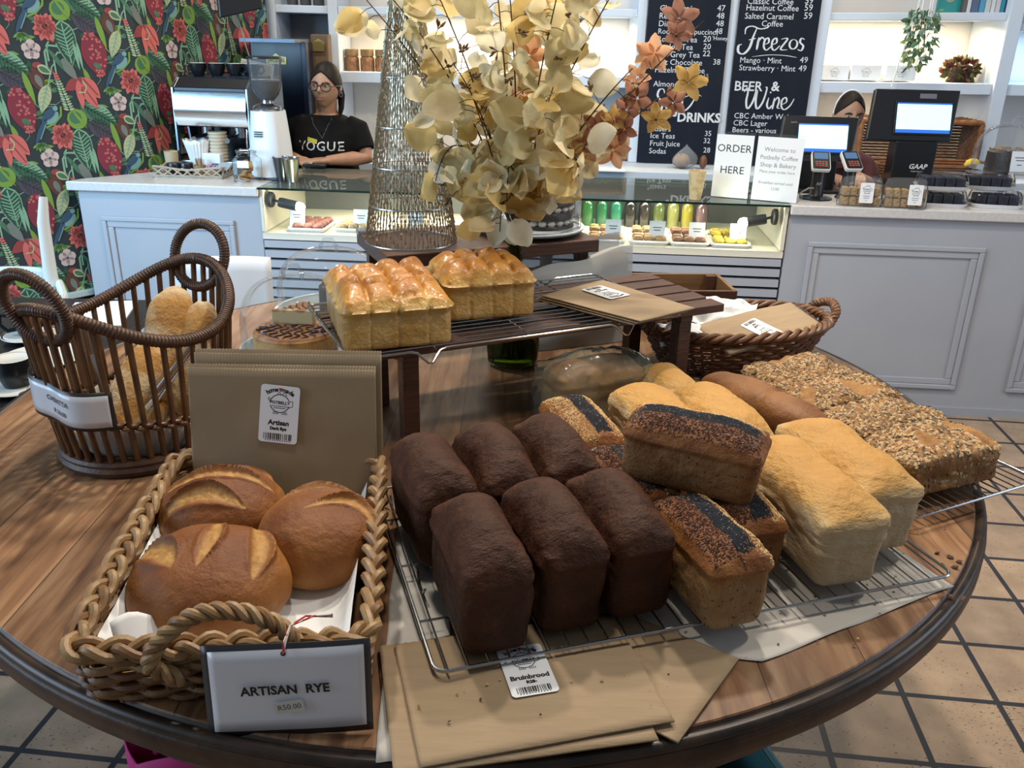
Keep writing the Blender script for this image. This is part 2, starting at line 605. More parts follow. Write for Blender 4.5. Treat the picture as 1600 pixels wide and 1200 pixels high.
def motifs():
    L = []                                     # (polygon, colour, layer)
    r = random.Random(3)

    def A(p, c, l):
        L.append((p, WI[c], l))

    def veins(a, b, w, c, l, n, ang=0.75, t0=0.12, vw=0.0035):
        a2, b2 = V(a).to_2d(), V(b).to_2d()
        d = b2 - a2
        q = V((-d.y, d.x)).normalized()
        for s_ in strip([a2, a2 + d * 0.96], vw * 1.3):
            A(s_, c, l)
        for i in range(n):
            t = t0 + (0.9 - t0) * i / n
            h = w / 2 * math.sin(PI * t ** 0.8) * 0.86
            for sg in (-1, 1):
                p0 = a2 + d * t
                p1 = p0 + d * 0.10 * ang + q * sg * h * 0.6
                p2 = p0 + d * 0.17 * ang + q * sg * h
                for s_ in strip([p0, p1, p2], vw):
                    A(s_, c, l)
    # long ribbed leaf
    A(leafpoly((0.17, 0.235), (0.335, 0.125), 0.085), 'leaf', 1)
    veins((0.17, 0.235), (0.335, 0.125), 0.085, 'deep_leaf', 2, 9, 1.0, vw=0.006)
    A(leafpoly((0.20, 0.225), (0.33, 0.14), 0.03, skew=0.022), 'leaf_light', 2)
    # dark purple leaf with rays
    A(leafpoly((0.20, 0.15), (0.315, 0.075), 0.085), 'purple', 1)
    veins((0.20, 0.15), (0.315, 0.075), 0.085, 'ground', 2, 6, 1.2)
    # round green fruit
    A(disc2((0.15, 0.165), 0.046, 12), 'lime', 2)
    A(disc2((0.143, 0.172), 0.028, 10), 'leaf', 3)
    A(leafpoly((0.13, 0.21), (0.19, 0.12), 0.012), 'lime', 4)
    # coral blossom of many strap petals
    for k in range(15):
        a = k * 2.4
        rr = 0.045 + 0.018 * r.random()
        c0 = (0.075 + 0.012 * math.cos(a), 0.095 + 0.012 * math.sin(a))
        A(leafpoly(c0, (0.075 + rr * math.cos(a), 0.095 + rr * 1.12 * math.sin(a)), 0.03, 6), 'coral', 3)
    for k in range(7):
        a = k * 1.9 + 0.4
        for s_ in strip([(0.075, 0.09), (0.075 + 0.035 * math.cos(a), 0.09 + 0.04 * math.sin(a))], 0.004):
            A(s_, 'coral_dark', 4)
    # white blossom
    for k in range(5):
        a = k * 2 * PI / 5 + 0.3
        A(disc2((0.021 * math.cos(a), 0.023 * math.sin(a)), 0.021, 9), 'blossom', 5)
    A(disc2((0, 0), 0.006, 8), 'purple', 6)
    # veined arrow leaf
    A(leafpoly((0.145, 0.125), (0.166, -0.075), 0.098, pw=0.7), 'leaf_light', 2)
    A(leafpoly((0.146, 0.117), (0.166, -0.068), 0.088, pw=0.7), 'deep_leaf', 3)
    veins((0.147, 0.11), (0.166, -0.065), 0.088, 'leaf_light', 4, 8, -0.7, 0.2, 0.0045)
    for x in (0.185, 0.2):
        A(leafpoly((x, 0.035), (x + 0.012, -0.09), 0.015), 'leaf_light', 4)
    # arching light leaves
    for k, (dx, dy, w) in enumerate(((0.0, 0.0, 0.009), (0.012, 0.026, 0.008), (0.035, -0.03, 0.007))):
        pts = [(0.055 + dx, -0.075 + dy), (0.055 + dx, -0.01 + dy), (0.075 + dx, 0.018 + dy), (0.11 + dx, 0.015 + dy), (0.14 + dx, -0.005 + dy)]
        for s_ in strip(pts, w):
            A(s_, 'leaf_light', 2)
    A(leafpoly((0.065, 0.045), (0.13, 0.03), 0.02), 'brown', 2)
    A(leafpoly((0.07, 0.005), (0.155, -0.12), 0.022), 'leaf', 2)
    # berries
    A(leafpoly((0.255, 0.085), (0.295, -0.125), 0.115, pw=0.9), 'berry', 3)
    for k in range(46):
        t, s_ = r.random(), r.uniform(-1, 1)
        h = 0.052 * math.sin(PI * (0.1 + 0.82 * t)) ** 0.8
        c = (0.26 + 0.03 * t + s_ * h, 0.075 - 0.19 * t)
        A(disc2(c, 0.0062, 6), 'coral' if k % 3 else 'berry_pale', 4)
        A(disc2((c[0] + 0.001, c[1] + 0.002), 0.0028, 5), 'berry_pale', 5)
    A(leafpoly((0.262, -0.06), (0.30, -0.08), 0.026), 'leaf', 5)
    # yellow-green blade
    A(leafpoly((0.302, 0.145), (0.335, 0.0), 0.028), 'lime', 4)
    # pitcher plant
    A(leafpoly((0.345, 0.16), (0.375, 0.05), 0.062), 'brown', 2)
    A(leafpoly((0.355, 0.13), (0.375, 0.07), 0.028), 'grey', 3)
    A(disc2((0.368, 0.168), 0.022, 9, 0.014), 'coral_dark', 3)
    A(leafpoly((0.368, 0.165), (0.425, 0.13), 0.038), 'cream', 4)
    A(leafpoly((0.374, 0.16), (0.418, 0.135), 0.022), 'leaf', 5)
    # cream hosta leaf
    A(leafpoly((0.398, 0.085), (0.352, -0.035), 0.056), 'cream', 4)
    veins((0.398, 0.085), (0.352, -0.035), 0.05, 'leaf_light', 5, 5, 0.6)
    for s_ in strip([(0.40, 0.08), (0.415, 0.12), (0.43, 0.16), (0.445, 0.175)], 0.006):
        A(s_, 'leaf_light', 3)
    # bird
    A(leafpoly((0.425, -0.035), (0.345, -0.085), 0.052), 'bird_pale', 4)
    A(leafpoly((0.415, -0.015), (0.345, -0.075), 0.036), 'bird', 5)
    A(leafpoly((0.37, -0.06), (0.30, -0.175), 0.026), 'bird', 5)
    for s_ in strip([(0.362, -0.085), (0.328, -0.15)], 0.004):
        A(s_, 'bird_pale', 6)
    A(disc2((0.414, -0.018), 0.0115, 9), 'bird_pale', 6)
    for s_ in strip([(0.36, -0.10), (0.40, -0.085), (0.435, -0.05), (0.44, -0.01)], 0.009):
        A(s_, 'lime', 3)
    # tuft of small leaves under the bird
    for k in range(6):
        a = -0.5 - 0.42 * k
        A(leafpoly((0.325, -0.165), (0.325 + 0.042 * math.cos(a), -0.165 + 0.042 * math.sin(a)), 0.016), 'lime' if k % 2 else 'leaf', 3)
    # flower stalk
    for k in range(15):
        t = k / 14
        x, y = 0.085 + 0.035 * t, -0.105 - 0.155 * t
        w = 0.010 + 0.016 * t
        c = 'coral' if k < 3 else ('leaf_light' if k % 2 else 'cream')
        for sg in (-1, 1):
            A(leafpoly((x, y), (x + sg * w, y + 0.007), 0.010, 5), c, 5)
    # coral leaves
    A(leafpoly((0.20, -0.12), (0.272, -0.215), 0.062), 'coral', 3)
    A(leafpoly((0.20, -0.125), (0.115, -0.175), 0.052), 'coral_dark', 3)
    A(leafpoly((0.195, -0.155), (0.255, -0.26), 0.05), 'coral', 4)
    A(leafpoly((0.18, -0.13), (0.185, -0.26), 0.036), 'coral', 4)
    for s_ in strip([(0.205, -0.125), (0.262, -0.20)], 0.005) + strip([(0.2, -0.16), (0.25, -0.245)], 0.005):
        A(s_, 'coral_dark', 5)
    for s_ in strip([(0.175, -0.185), (0.205, -0.185), (0.215, -0.16), (0.20, -0.135)], 0.006):
        A(s_, 'cream', 6)
    # small grey animal
    A(leafpoly((0.125, -0.045), (0.178, -0.13), 0.042), 'grey', 5)
    A(disc2((0.132, -0.052), 0.016, 8), 'grey', 6)
    # filler foliage
    for k in range(26):
        x, y = r.uniform(-0.03, 0.34), r.uniform(-0.26, 0.22)
        a, l = r.uniform(0, 6.28), r.uniform(0.03, 0.075)
        A(leafpoly((x, y), (x + l * math.cos(a), y + l * math.sin(a)), l * 0.3, 6), r.choice(['leaf', 'leaf', 'deep_leaf', 'purple', 'lime']), 0)
    for k in range(14):
        x, y = r.uniform(-0.03, 0.34), r.uniform(-0.26, 0.22)
        a, l = r.uniform(0, 6.28), r.uniform(0.05, 0.11)
        for s_ in strip([(x, y), (x + l * 0.5 * math.cos(a), y + l * 0.5 * math.sin(a)), (x + l * math.cos(a + 0.4), y + l * math.sin(a + 0.4))], 0.0035):
            A(s_, r.choice(['leaf_light', 'grey']), 1)
    return L


def clip(poly, x0, x1, y0, y1):
    for ax, lim, sg in ((0, x0, 1), (0, x1, -1), (1, y0, 1), (1, y1, -1)):
        out = []
        for i in range(len(poly)):
            p, q = poly[i], poly[(i + 1) % len(poly)]
            a, b = (p[ax] - lim) * sg, (q[ax] - lim) * sg
            if a >= 0:
                out.append(p)
            if (a > 0 > b) or (a < 0 < b):
                t = a / (a - b)
                out.append((p[0] + (q[0] - p[0]) * t, p[1] + (q[1] - p[1]) * t))
        poly = out
        if len(poly) < 3:
            return []
    return poly


def paper_wall(name, d, u0, u1, z0, z1):
    nrm = V((d.y, -d.x, 0))                     # towards the room
    mb = MB()
    P = lambda u, z, l: PC + d * u + nrm * l * 0.0006 + V((0, 0, z))
    mb.add([P(u0, 0, 0), P(u1, 0, 0), P(u1, z1, 0), P(u0, z1, 0), P(u0, 0, -250), P(u1, 0, -250), P(u1, z1, -250), P(u0, z1, -250)],
           [(0, 1, 2, 3), (7, 6, 5, 4), (4, 5, 1, 0), (6, 7, 3, 2), (5, 6, 2, 1), (7, 4, 0, 3)])
    ms = motifs()
    for i in range(-8, 6):
        for j in range(-8, 9):
            ox, oy = -0.48 + 0.355 * i, 1.526 - 0.2345 * i - 0.467 * j
            if ox > u1 + 0.2 or ox < u0 - 0.5 or oy > z1 + 0.3 or oy < z0 - 0.3:
                continue
            for poly, c, l in ms:
                q = clip([(x + ox, y + oy) for x, y in poly], u0, u1, z0, z1)
                if q:
                    mb.cur = c
                    mb.add([P(x, y, l + 1) for x, y in q], [tuple(range(len(q)))])
    return struct(mb.build(name, WP, smooth=False))


paper_wall('wall_left', DL, -1.75, 0.0, 0.40, 2.3)
paper_wall('wall_alcove', DA, 0.0, 1.02, 0.40, 2.3)
# plain lower wall and chair rail under the wallpaper
M_green = mat('green_wainscot', (0.035, 0.075, 0.055), 0.5)
M_rail = mat('pale_rail', (0.45, 0.52, 0.50), 0.5)
Tl = frame(PC, DL, (0, 0, 1))
struct(MB().box((-0.875, 0.19, 0.006), (1.74, 0.38, 0.012), Tl).build('baseboard_left', M_green, smooth=False))
struct(MB().box((-0.875, 0.41, 0.014), (1.74, 0.028, 0.028), Tl).build('trim_1', M_rail, smooth=False, bevel=0.003))

# ---- built-in wall of shelving behind the counter
M_back = mat('shelf_back', (0.72, 0.69, 0.66), 0.6)
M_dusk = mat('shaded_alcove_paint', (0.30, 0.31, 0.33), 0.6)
struct(MB().box((0, 0.02, 1.2), (5.9, 0.03, 2.4)).build('wall_back', M_back, smooth=False, loc=K(0.9, 1.91), rz=CRZ))

SH = thing('built_in_shelving', 'pale painted built-in shelving covering the wall behind the counter', 'shelving', K(0, 0), CRZ)
KI = xf(K(0, 0), rz=CRZ).inverted()
def shelf_box(nm, x0, x1, o0, o1, z0, z1, zb=None, m=M_shelf, par=SH):
    mb = MB()
    dz = (zb - z0) if zb is not None else 0
    vs = [KI @ K(x, o_, z + (dz if x == x1 else 0)) for x in (x0, x1) for o_ in (o0, o1) for z in (z0, z1)]
    mb.add(vs, [(0, 1, 3, 2), (4, 6, 7, 5), (0, 4, 5, 1), (2, 3, 7, 6), (0, 2, 6, 4), (1, 5, 7, 3)])
    return mb.build(nm, m, par, smooth=False, bevel=0.004)


for x0, x1 in ((-1.475, -1.43), (-1.118, -1.062), (0.672, 0.722), (1.180, 1.226), (1.672, 1.735), (2.690, 2.765)):
    shelf_box('upright', x0, x1, 1.5, 1.9, 0.931, 2.35)
for x0, x1, z, zb in ((-1.43, -1.118, 1.725, 1.722), (-1.062, 0.672, 1.722, 1.735), (1.735, 2.69, 1.735, 1.752), (2.765, 3.6, 1.70, 1.70)):
    shelf_box('shelf', x0, x1, 1.52, 1.9, z, z + 0.042, zb)
for x0, x1, z, zb in ((-1.062, 0.672, 1.345, 1.352), (1.735, 2.69, 1.352, 1.362), (2.765, 3.6, 1.36, 1.37)):
    shelf_box('shelf', x0, x1, 1.52, 1.9, z, z + 0.06, zb)
BC = thing('back_counter', 'pale back counter ledge below the menu boards and shelves', 'counter', K(0, 0), CRZ)
shelf_box('worktop', -1.02, 3.6, 1.12, 1.895, 0.885, 0.93, par=BC)
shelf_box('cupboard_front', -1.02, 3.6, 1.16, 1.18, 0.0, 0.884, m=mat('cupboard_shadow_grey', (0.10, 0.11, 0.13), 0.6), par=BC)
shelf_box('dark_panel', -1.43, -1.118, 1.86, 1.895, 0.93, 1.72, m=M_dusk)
# warm strip lights fixed under the shelves
for x, z, p in ((-0.55, 1.71, 6.5), (0.25, 1.71, 6.5), (1.95, 1.725, 8), (2.40, 1.725, 4.5), (-0.2, 1.335, 2.0), (2.2, 1.345, 1.6), (3.1, 1.69, 3)):
    d = lamp('AREA', K(x, 1.66, z), K(x, 1.74, 0.5), p, (1.0, 0.78, 0.47) if x < 3 else COOL, 0.62 if x < 2.3 else 0.42, 0.05, name='shelf_strip_light')

# ---- counters and the pastry case between them
def counter(name, label, x0, x1, panels, skew=None):
    c = thing(name, label, 'counter', K((x0 + x1) / 2, 0, 0), CRZ)
    w = (x1 - x0) / CX.x
    mb = MB()
    if skew:
        mb.prism([(-w / 2, 0.0), (w / 2, 0.0), (w / 2, 0.60), (w / 2 - 0.17, 0.60), (w / 2 - 0.17, 0.9), (-w / 2 + 0.485, 0.9), (-w / 2 + 0.285, 0.405), (-w / 2 + 0.03, 0.085)], 0.918, 0.96)
    else:
        mb.box((0, 0.33, 0.939), (w, 0.66, 0.042))
    mb.build('worktop', mat('pale_worktop', (0.62, 0.60, 0.59), 0.25, col2=(0.56, 0.54, 0.53), scale=60), c, smooth=False, bevel=0.005)
    mb = MB()
    if skew:
        mb.prism([(-w / 2 + 0.035, 0.03), (w / 2, 0.03), (w / 2, 0.58), (w / 2 - 0.19, 0.58), (w / 2 - 0.19, 0.85), (-w / 2 + 0.50, 0.85), (-w / 2 + 0.31, 0.405), (-w / 2 + 0.06, 0.11)], 0, 0.918)
    else:
        mb.box((0, 0.33, 0.459), (w, 0.6, 0.918))
    mb.build('carcass', M_white, c, smooth=False, bevel=0.003)
    for a, b in panels:
        # a raised moulding frame round a flat field
        a -= (x0 + x1) / 2
        b -= (x0 + x1) / 2
        z0, z1 = 0.13, 0.80
        for dd, wd, th in ((0.0, 0.022, 0.016), (0.022, 0.03, 0.009)):
            mb = MB()
            A0, B0, Z0, Z1 = a + dd, b - dd, z0 + dd, z1 - dd
            y = 0.03 - th / 2
            for (cx, cz, sx, sz) in (((A0 + B0) / 2, Z0 + wd / 2, B0 - A0, wd), ((A0 + B0) / 2, Z1 - wd / 2, B0 - A0, wd),
                                     (A0 + wd / 2, (Z0 + Z1) / 2, wd, Z1 - Z0 - 2 * wd), (B0 - wd / 2, (Z0 + Z1) / 2, wd, Z1 - Z0 - 2 * wd)):
                mb.box((cx, y, cz), (sx, th, sz))
            mb.build('moulding', M_white, c, smooth=False, bevel=0.004)
    mb = MB().box((0, 0.026, 0.02), (w - (0.1 if skew else 0), 0.012, 0.04))
    mb.build('kick_board', M_white, c, smooth=False)
    return c


counter('panelled_counter', 'pale blue-grey panelled counter end standing against the floral wallpaper', -2.085, -1.18, [(-1.95, -1.31)], True)
counter('panelled_counter', 'grey panelled counter under the tills and boxed cakes', 1.205, 3.3, [(1.30, 2.06), (2.29, 3.1)])

PCASE = thing('pastry_case', 'glass-fronted pastry display case with black and white slatted base', 'display case', K(0.01, 0, 0), CRZ)
w = 2.375 / CX.x
M_cream = mat('case_interior', (0.72, 0.67, 0.55), 0.5)
mb = MB()
mb.box((0, 0.33, 0.735), (w, 0.62, 0.03))
mb.box((-w / 2 + 0.008, 0.33, 0.855), (0.016, 0.62, 0.20))
mb.box((w / 2 - 0.008, 0.33, 0.855), (0.016, 0.62, 0.20))
mb.build('case_body', M_cream, PCASE, smooth=False)
MB().box((0, 0.33, 0.36), (w - 0.02, 0.56, 0.715)).build('base', M_black, PCASE, smooth=False)
mb = MB()
z = 0.714
while z > 0.06:
    mb.box((0, 0.035, z - 0.017), (w - 0.004, 0.022, 0.034))
    z -= 0.0475
mb.build('slatted_front', M_white, PCASE, smooth=False)
mt = clear('case_top_glass', (0.62, 0.72, 0.68), 0.0, 1.3, 0.16, (0.50, 0.58, 0.52))
MB().box((0, 0.33, 0.956), (w, 0.66, 0.008)).build('glass_top', mt, PCASE, smooth=False)
MB().box((0, -0.001, 0.956), (w, 0.003, 0.009)).build('glass_edge', mat('green_glass_edge', (0.004, 0.02, 0.014), 0.1), PCASE, smooth=False)
MB().box((0, 0.012, 0.85), (w - 0.034, 0.005, 0.20)).build('glass_front', M_glass, PCASE, smooth=False)
MB().box((0, 0.64, 0.85), (w - 0.034, 0.006, 0.20)).build('rear_door', clear('dark_rear_glass', (0.30, 0.34, 0.33), 0.02, 1.0, 0.35, (0.42, 0.44, 0.43)), PCASE, smooth=False)
MB().box((0.17, 0.33, 0.85), (0.02, 0.60, 0.20)).build('divider', mat('oak_divider', (0.28, 0.18, 0.09), 0.5), PCASE, smooth=False)
# spot lamps with a bare glowing bulb
M_bulb = mat('glowing_bulb', (1, 1, 1), 0.4, emit=(1.0, 0.88, 0.66), estr=26)
for sx, lab in ((-1, 'black spot lamp fixed inside the pastry case near the barista'), (1, 'black spot lamp fixed inside the pastry case under the order sign')):
    t = thing('spot_lamp', lab, 'lamp', K(0.01 + sx * 1.155, 0.07, 0.895), CRZ + (0 if sx < 0 else 180), 'case spot lamps')
    MB().lathe([(0.001, 0.0), (0.036, 0.0), (0.036, 0.014), (0.03, 0.02), (0.001, 0.02)], 20, xf((0, 0, 0), ry=90)).build('wall_plate', M_dark, t)
    MB().tube([(0.015, 0, 0), (0.05, 0, -0.01)], 0.006, 8).build('arm', M_dark, t)
    T = xf((0.045, 0, -0.010), ry=101)
    MB().lathe([(0.0, 0.0), (0.021, 0.0), (0.023, 0.01), (0.023, 0.085), (0.019, 0.085), (0.019, 0.07), (0, 0.07)], 20, T).build('lamp_shade', M_dark, t)
    MB().lathe([(0.0, 0.072), (0.012, 0.074), (0.021, 0.095), (0.019, 0.112), (0.009, 0.122), (0, 0.124)], 16, T).build('bulb', M_bulb, t)
    lamp('POINT', K(0.01 + sx * 1.0, 0.06, 0.875), (0, 0, 0), 6.0, (1.0, 0.86, 0.62), 0.02, name='spot_lamp_light')
for x in (-0.6, 0.0, 0.6):
    lamp('AREA', K(x, 0.3, 0.945), K(x, 0.3, 0), 5.0, (1.0, 0.90, 0.68), 0.5, 0.05, name='case_strip_light')


# ---- chalk menu boards
def board(label, x0, x1, tilt_x=0.0):
    b = thing('menu_board', label, 'menu board', K((x0 + x1) / 2, 1.488, 0.935), CRZ)
    w = (x1 - x0) / CX.x
    MB().box((0, 0, 0.6), (w, 0.012, 1.2)).build('board_panel', mat('chalkboard', (0.006, 0.010, 0.020), 0.7, col2=(0.010, 0.014, 0.024), scale=5, spec=0.2), b, smooth=False)
    return b, w


M_chalk = mat('white_chalk', (0.66, 0.68, 0.70), 0.8)
M_chalk2 = mat('faint_chalk', (0.38, 0.40, 0.43), 0.8)


def writing(b, rows, m, name='lettering'):
    mb = MB()
    for (txt, x, z, size, al, sh, bo) in rows:
        text_mb(mb, txt, size, frame((x, -0.0068, z), (1, 0, 0), (0, 0, 1)), bo, sh, al)
    return mb.build(name, m, b, smooth=False)


def brush(b, strokes, m, T, name='brush_lettering'):
    """flat script letters: poly-lines with a swelling width"""
    mb = MB()
    for pts, wd in strokes:
        P = [V(p).to_2d() for p in pts]
        Q = []
        for i in range(len(P) - 1):               # catmull-rom
            a, b2, c, d = P[max(i - 1, 0)], P[i], P[i + 1], P[min(i + 2, len(P) - 1)]
            for k in range(5):
                t = k / 5
                Q.append(0.5 * (2 * b2 + (c - a) * t + (2 * a - 5 * b2 + 4 * c - d) * t * t + (3 * b2 - a - 3 * c + d) * t ** 3))
        Q.append(P[-1])
        vs, n = [], len(Q)
        for i, q in enumerate(Q):
            d = (Q[min(i + 1, n - 1)] - Q[max(i - 1, 0)])
            d = d.normalized() if d.length > 1e-9 else V((1, 0))
            nn = V((-d.y, d.x))
            w2 = wd * (0.42 + 0.58 * abs(d.y)) * (0.35 + 0.65 * min(1, 4 * i / n, 4 * (n - 1 - i) / n + 0.15)) / 2
            vs += [(q.x + nn.x * w2, q.y + nn.y * w2, 0), (q.x - nn.x * w2, q.y - nn.y * w2, 0)]
        mb.add(vs, [(2 * i, 2 * i + 1, 2 * i + 3, 2 * i + 2) for i in range(n - 1)], T)
    return mb.build(name, m, b_parent(b), smooth=False)


def b_parent(b):
    return b
# chalk rows: text, x, z, size, align, shear, bold
B1 = [('Chai Latté', -0.164, 0.847, 0.044, 'LEFT', 0, 0), ('47', 0.155, 0.852, 0.044, 'LEFT', 0, 0), ('Red Latté', -0.165, 0.807, 0.044, 'LEFT', 0, 0), ('48', 0.155, 0.813, 0.044, 'LEFT', 0, 0), ('Dirty Chai', -0.165, 0.767, 0.044, 'LEFT', 0, 0), ('48', 0.156, 0.773, 0.044, 'LEFT', 0, 0), ('Rooibos cuppuccino,', -0.165, 0.727, 0.04, 'LEFT', 0, 0), ('48', 0.153, 0.733, 0.044, 'LEFT', 0, 0), ('Rooibos Tea', -0.166, 0.686, 0.044, 'LEFT', 0, 0), ('20', 0.093, 0.691, 0.044, 'LEFT', 0, 0), ("'Honey", 0.143, 0.696, 0.03, 'LEFT', 0, 0), ('Ceylon Tea', -0.166, 0.646, 0.044, 'LEFT', 0, 0), ('20', 0.097, 0.651, 0.044, 'LEFT', 0, 0), ('Earl Grey Tea', -0.166, 0.605, 0.044, 'LEFT', 0, 0), ('22', 0.097, 0.614, 0.044, 'LEFT', 0, 0), ('Hot Chocolate', -0.167, 0.564, 0.044, 'LEFT', 0, 0), ('38', 0.159, 0.57, 0.044, 'LEFT', 0, 0), ('Hazelnut/Toffee', -0.167, 0.522, 0.044, 'LEFT', 0, 0), ('Almond Milk', -0.168, 0.445, 0.044, 'LEFT', 0, 0), ('*tisers', -0.16, 0.195, 0.044, 'LEFT', 0, 0), ('Ice Teas', -0.164, 0.155, 0.044, 'LEFT', 0, 0), ('Fruit Juice', -0.164, 0.111, 0.044, 'LEFT', 0, 0), ('Sodas', -0.165, 0.067, 0.044, 'LEFT', 0, 0), ('35', 0.152, 0.175, 0.042, 'LEFT', 0, 0), ('32', 0.149, 0.134, 0.042, 'LEFT', 0, 0), ('28', 0.154, 0.08, 0.042, 'LEFT', 0, 0)]
F1 = [('+15', 0.091, 0.493, 0.034, 'LEFT', 0, 0), ('+15', 0.088, 0.451, 0.034, 'LEFT', 0, 0)]
B2 = [('Classic Coffee', -0.184, 0.891, 0.044, 'LEFT', 0, 0), ('59', 0.129, 0.899, 0.048, 'LEFT', 0, 0), ('Hazelnut Coffee', -0.187, 0.858, 0.044, 'LEFT', 0, 0), ('59', 0.131, 0.863, 0.048, 'LEFT', 0, 0), ('Salted Caramel', -0.189, 0.815, 0.044, 'LEFT', 0, 0), ('59', 0.134, 0.821, 0.048, 'LEFT', 0, 0), ('Coffee', -0.092, 0.777, 0.044, 'LEFT', 0, 0), ('Mango · Mint', -0.19, 0.584, 0.044, 'LEFT', 0, 0), ('49', 0.145, 0.591, 0.046, 'LEFT', 0, 0), ('Strawberry · Mint', -0.189, 0.543, 0.044, 'LEFT', 0, 0), ('49', 0.144, 0.546, 0.046, 'LEFT', 0, 0), ('CBC Amber Weiss', -0.188, 0.28, 0.044, 'LEFT', 0, 0), ('CBC Lager', -0.188, 0.24, 0.044, 'LEFT', 0, 0), ('Beers - various', -0.19, 0.201, 0.042, 'LEFT', 0, 0)]
bd, _w = board('chalk menu board listing teas and soft drinks', 0.725, 1.178)
writing(bd, B1 + [('DRINKS', 0.11, 0.262, 0.072, 'CENTER', 0, 0.0022)], M_chalk)
writing(bd, F1, M_chalk2, 'faint_lettering')


def ring2(c, r, n=10, a0=1.2, sweep=6.6):
    return [(c[0] + r * 0.85 * math.cos(a0 + sweep * i / n), c[1] + r * math.sin(a0 + sweep * i / n)) for i in range(n + 1)]


brush(bd, [([(0.36, 0.85), (0.30, 1.02), (0.14, 1.0), (0.08, 0.78), (0.22, 0.58), (0.30, 0.34), (0.18, 0.06), (-0.02, 0.0), (-0.12, 0.16), (-0.02, 0.30)], 0.085),
           (ring2((0.58, 0.42), 0.17), 0.08), ([(0.75, 0.5), (0.92, 0.72), (1.02, 1.02), (0.96, 1.10), (0.90, 0.8), (0.90, 0.3), (0.88, 0.02), (0.80, 0.0), (0.82, 0.2), (1.02, 0.42)], 0.075),
           ([(1.16, 1.02), (1.10, 0.6), (1.12, 0.3), (1.25, 0.22), (1.45, 0.42), (1.62, 0.74)], 0.08), ([(0.90, 0.62), (1.15, 0.72), (1.45, 0.84), (1.68, 0.86), (1.86, 0.78)], 0.045)],
      M_chalk, frame((-0.150, -0.0068, 0.272), (1, 0, 0), (0, 0, 1)) @ Matrix.Scale(0.142, 4))
bd, _w = board('chalk menu board listing freezos, beer and wine', 1.228, 1.670)
writing(bd, B2 + [('BEER', -0.125, 0.442, 0.074, 'CENTER', 0, 0.0010), ('&', 0.028, 0.445, 0.072, 'CENTER', 0, 0.0018)], M_chalk)
e_ = lambda x: [(x, 0.34), (x + 0.18, 0.42), (x + 0.15, 0.58), (x + 0.03, 0.5), (x + 0.02, 0.26), (x + 0.14, 0.15), (x + 0.32, 0.32)]
brush(bd, [([(0.62, 0.92), (0.52, 0.62), (0.42, 0.22), (0.22, 0.0), (0.02, 0.06), (0.0, 0.28), (0.12, 0.34)], 0.095), ([(0.20, 0.70), (0.22, 0.92), (0.45, 0.99), (0.75, 0.9), (1.02, 0.96), (1.0, 1.06)], 0.075),
           ([(0.36, 0.5), (0.62, 0.56)], 0.07), ([(0.74, 0.60), (0.72, 0.38), (0.70, 0.15)], 0.085), ([(0.72, 0.42), (0.84, 0.60), (0.96, 0.52)], 0.075), (e_(0.94), 0.075), (e_(1.24), 0.075),
           ([(1.58, 0.55), (1.82, 0.57), (1.60, 0.2), (1.86, 0.18)], 0.075), (ring2((2.06, 0.38), 0.17), 0.075), ([(2.46, 0.55), (2.34, 0.60), (2.30, 0.46), (2.44, 0.32), (2.38, 0.16), (2.24, 0.2)], 0.08),
           ([(0.55, -0.10), (1.2, -0.02), (1.8, -0.03), (2.25, -0.09)], 0.05)],
      M_chalk, frame((-0.205, -0.0068, 0.618), (1, 0, 0), (0, 0, 1)) @ Matrix.Scale(0.147, 4))
brush(bd, [([(0.0, 0.78), (0.10, 0.95), (0.16, 0.8), (0.13, 0.4), (0.22, 0.12), (0.40, 0.4), (0.52, 0.88), (0.52, 0.4), (0.62, 0.12), (0.82, 0.42), (0.92, 0.95), (0.84, 0.98)], 0.085),
           ([(1.04, 0.58), (1.00, 0.28), (1.10, 0.14), (1.2, 0.28)], 0.08), ([(1.08, 0.82), (1.10, 0.76)], 0.07), ([(1.28, 0.58), (1.24, 0.12)], 0.08), ([(1.25, 0.36), (1.40, 0.6), (1.48, 0.46), (1.44, 0.2), (1.56, 0.16)], 0.075),
           ([(1.56, 0.3), (1.78, 0.42), (1.74, 0.60), (1.60, 0.5), (1.60, 0.24), (1.74, 0.12), (1.95, 0.28), (2.08, 0.56)], 0.075)],
      M_chalk, frame((-0.145, -0.0068, 0.305), (1, 0, 0), (0, 0, 1)) @ Matrix.Scale(0.138, 4))

# ================================================================ PEOPLE
M_skin = mat('skin_tan', (0.44, 0.235, 0.145), 0.5, col2=(0.39, 0.20, 0.12), scale=30, sss=0.1)
M_skin2 = mat('skin_light_brown', (0.46, 0.26, 0.18), 0.5, col2=(0.41, 0.225, 0.15), scale=30, sss=0.1)
M_hair = mat('dark_hair', (0.010, 0.0065, 0.005), 0.55, col2=(0.018, 0.011, 0.008), scale=40, stretch=(1, 1, 0.15), bump=0.3, bscale=60, spec=0.2)
M_cotton = mat('black_cotton', (0.0045, 0.0045, 0.0052), 0.9, bump=0.15, bscale=160, spec=0.2)


def remesh(o, vox, sm=6):
    md = o.modifiers.new('weld', 'REMESH')
    md.mode = 'VOXEL'
    md.voxel_size = vox
    md.use_smooth_shade = True
    m2 = o.modifiers.new('smooth', 'SMOOTH')
    m2.factor = 0.5
    m2.iterations = sm
    return o


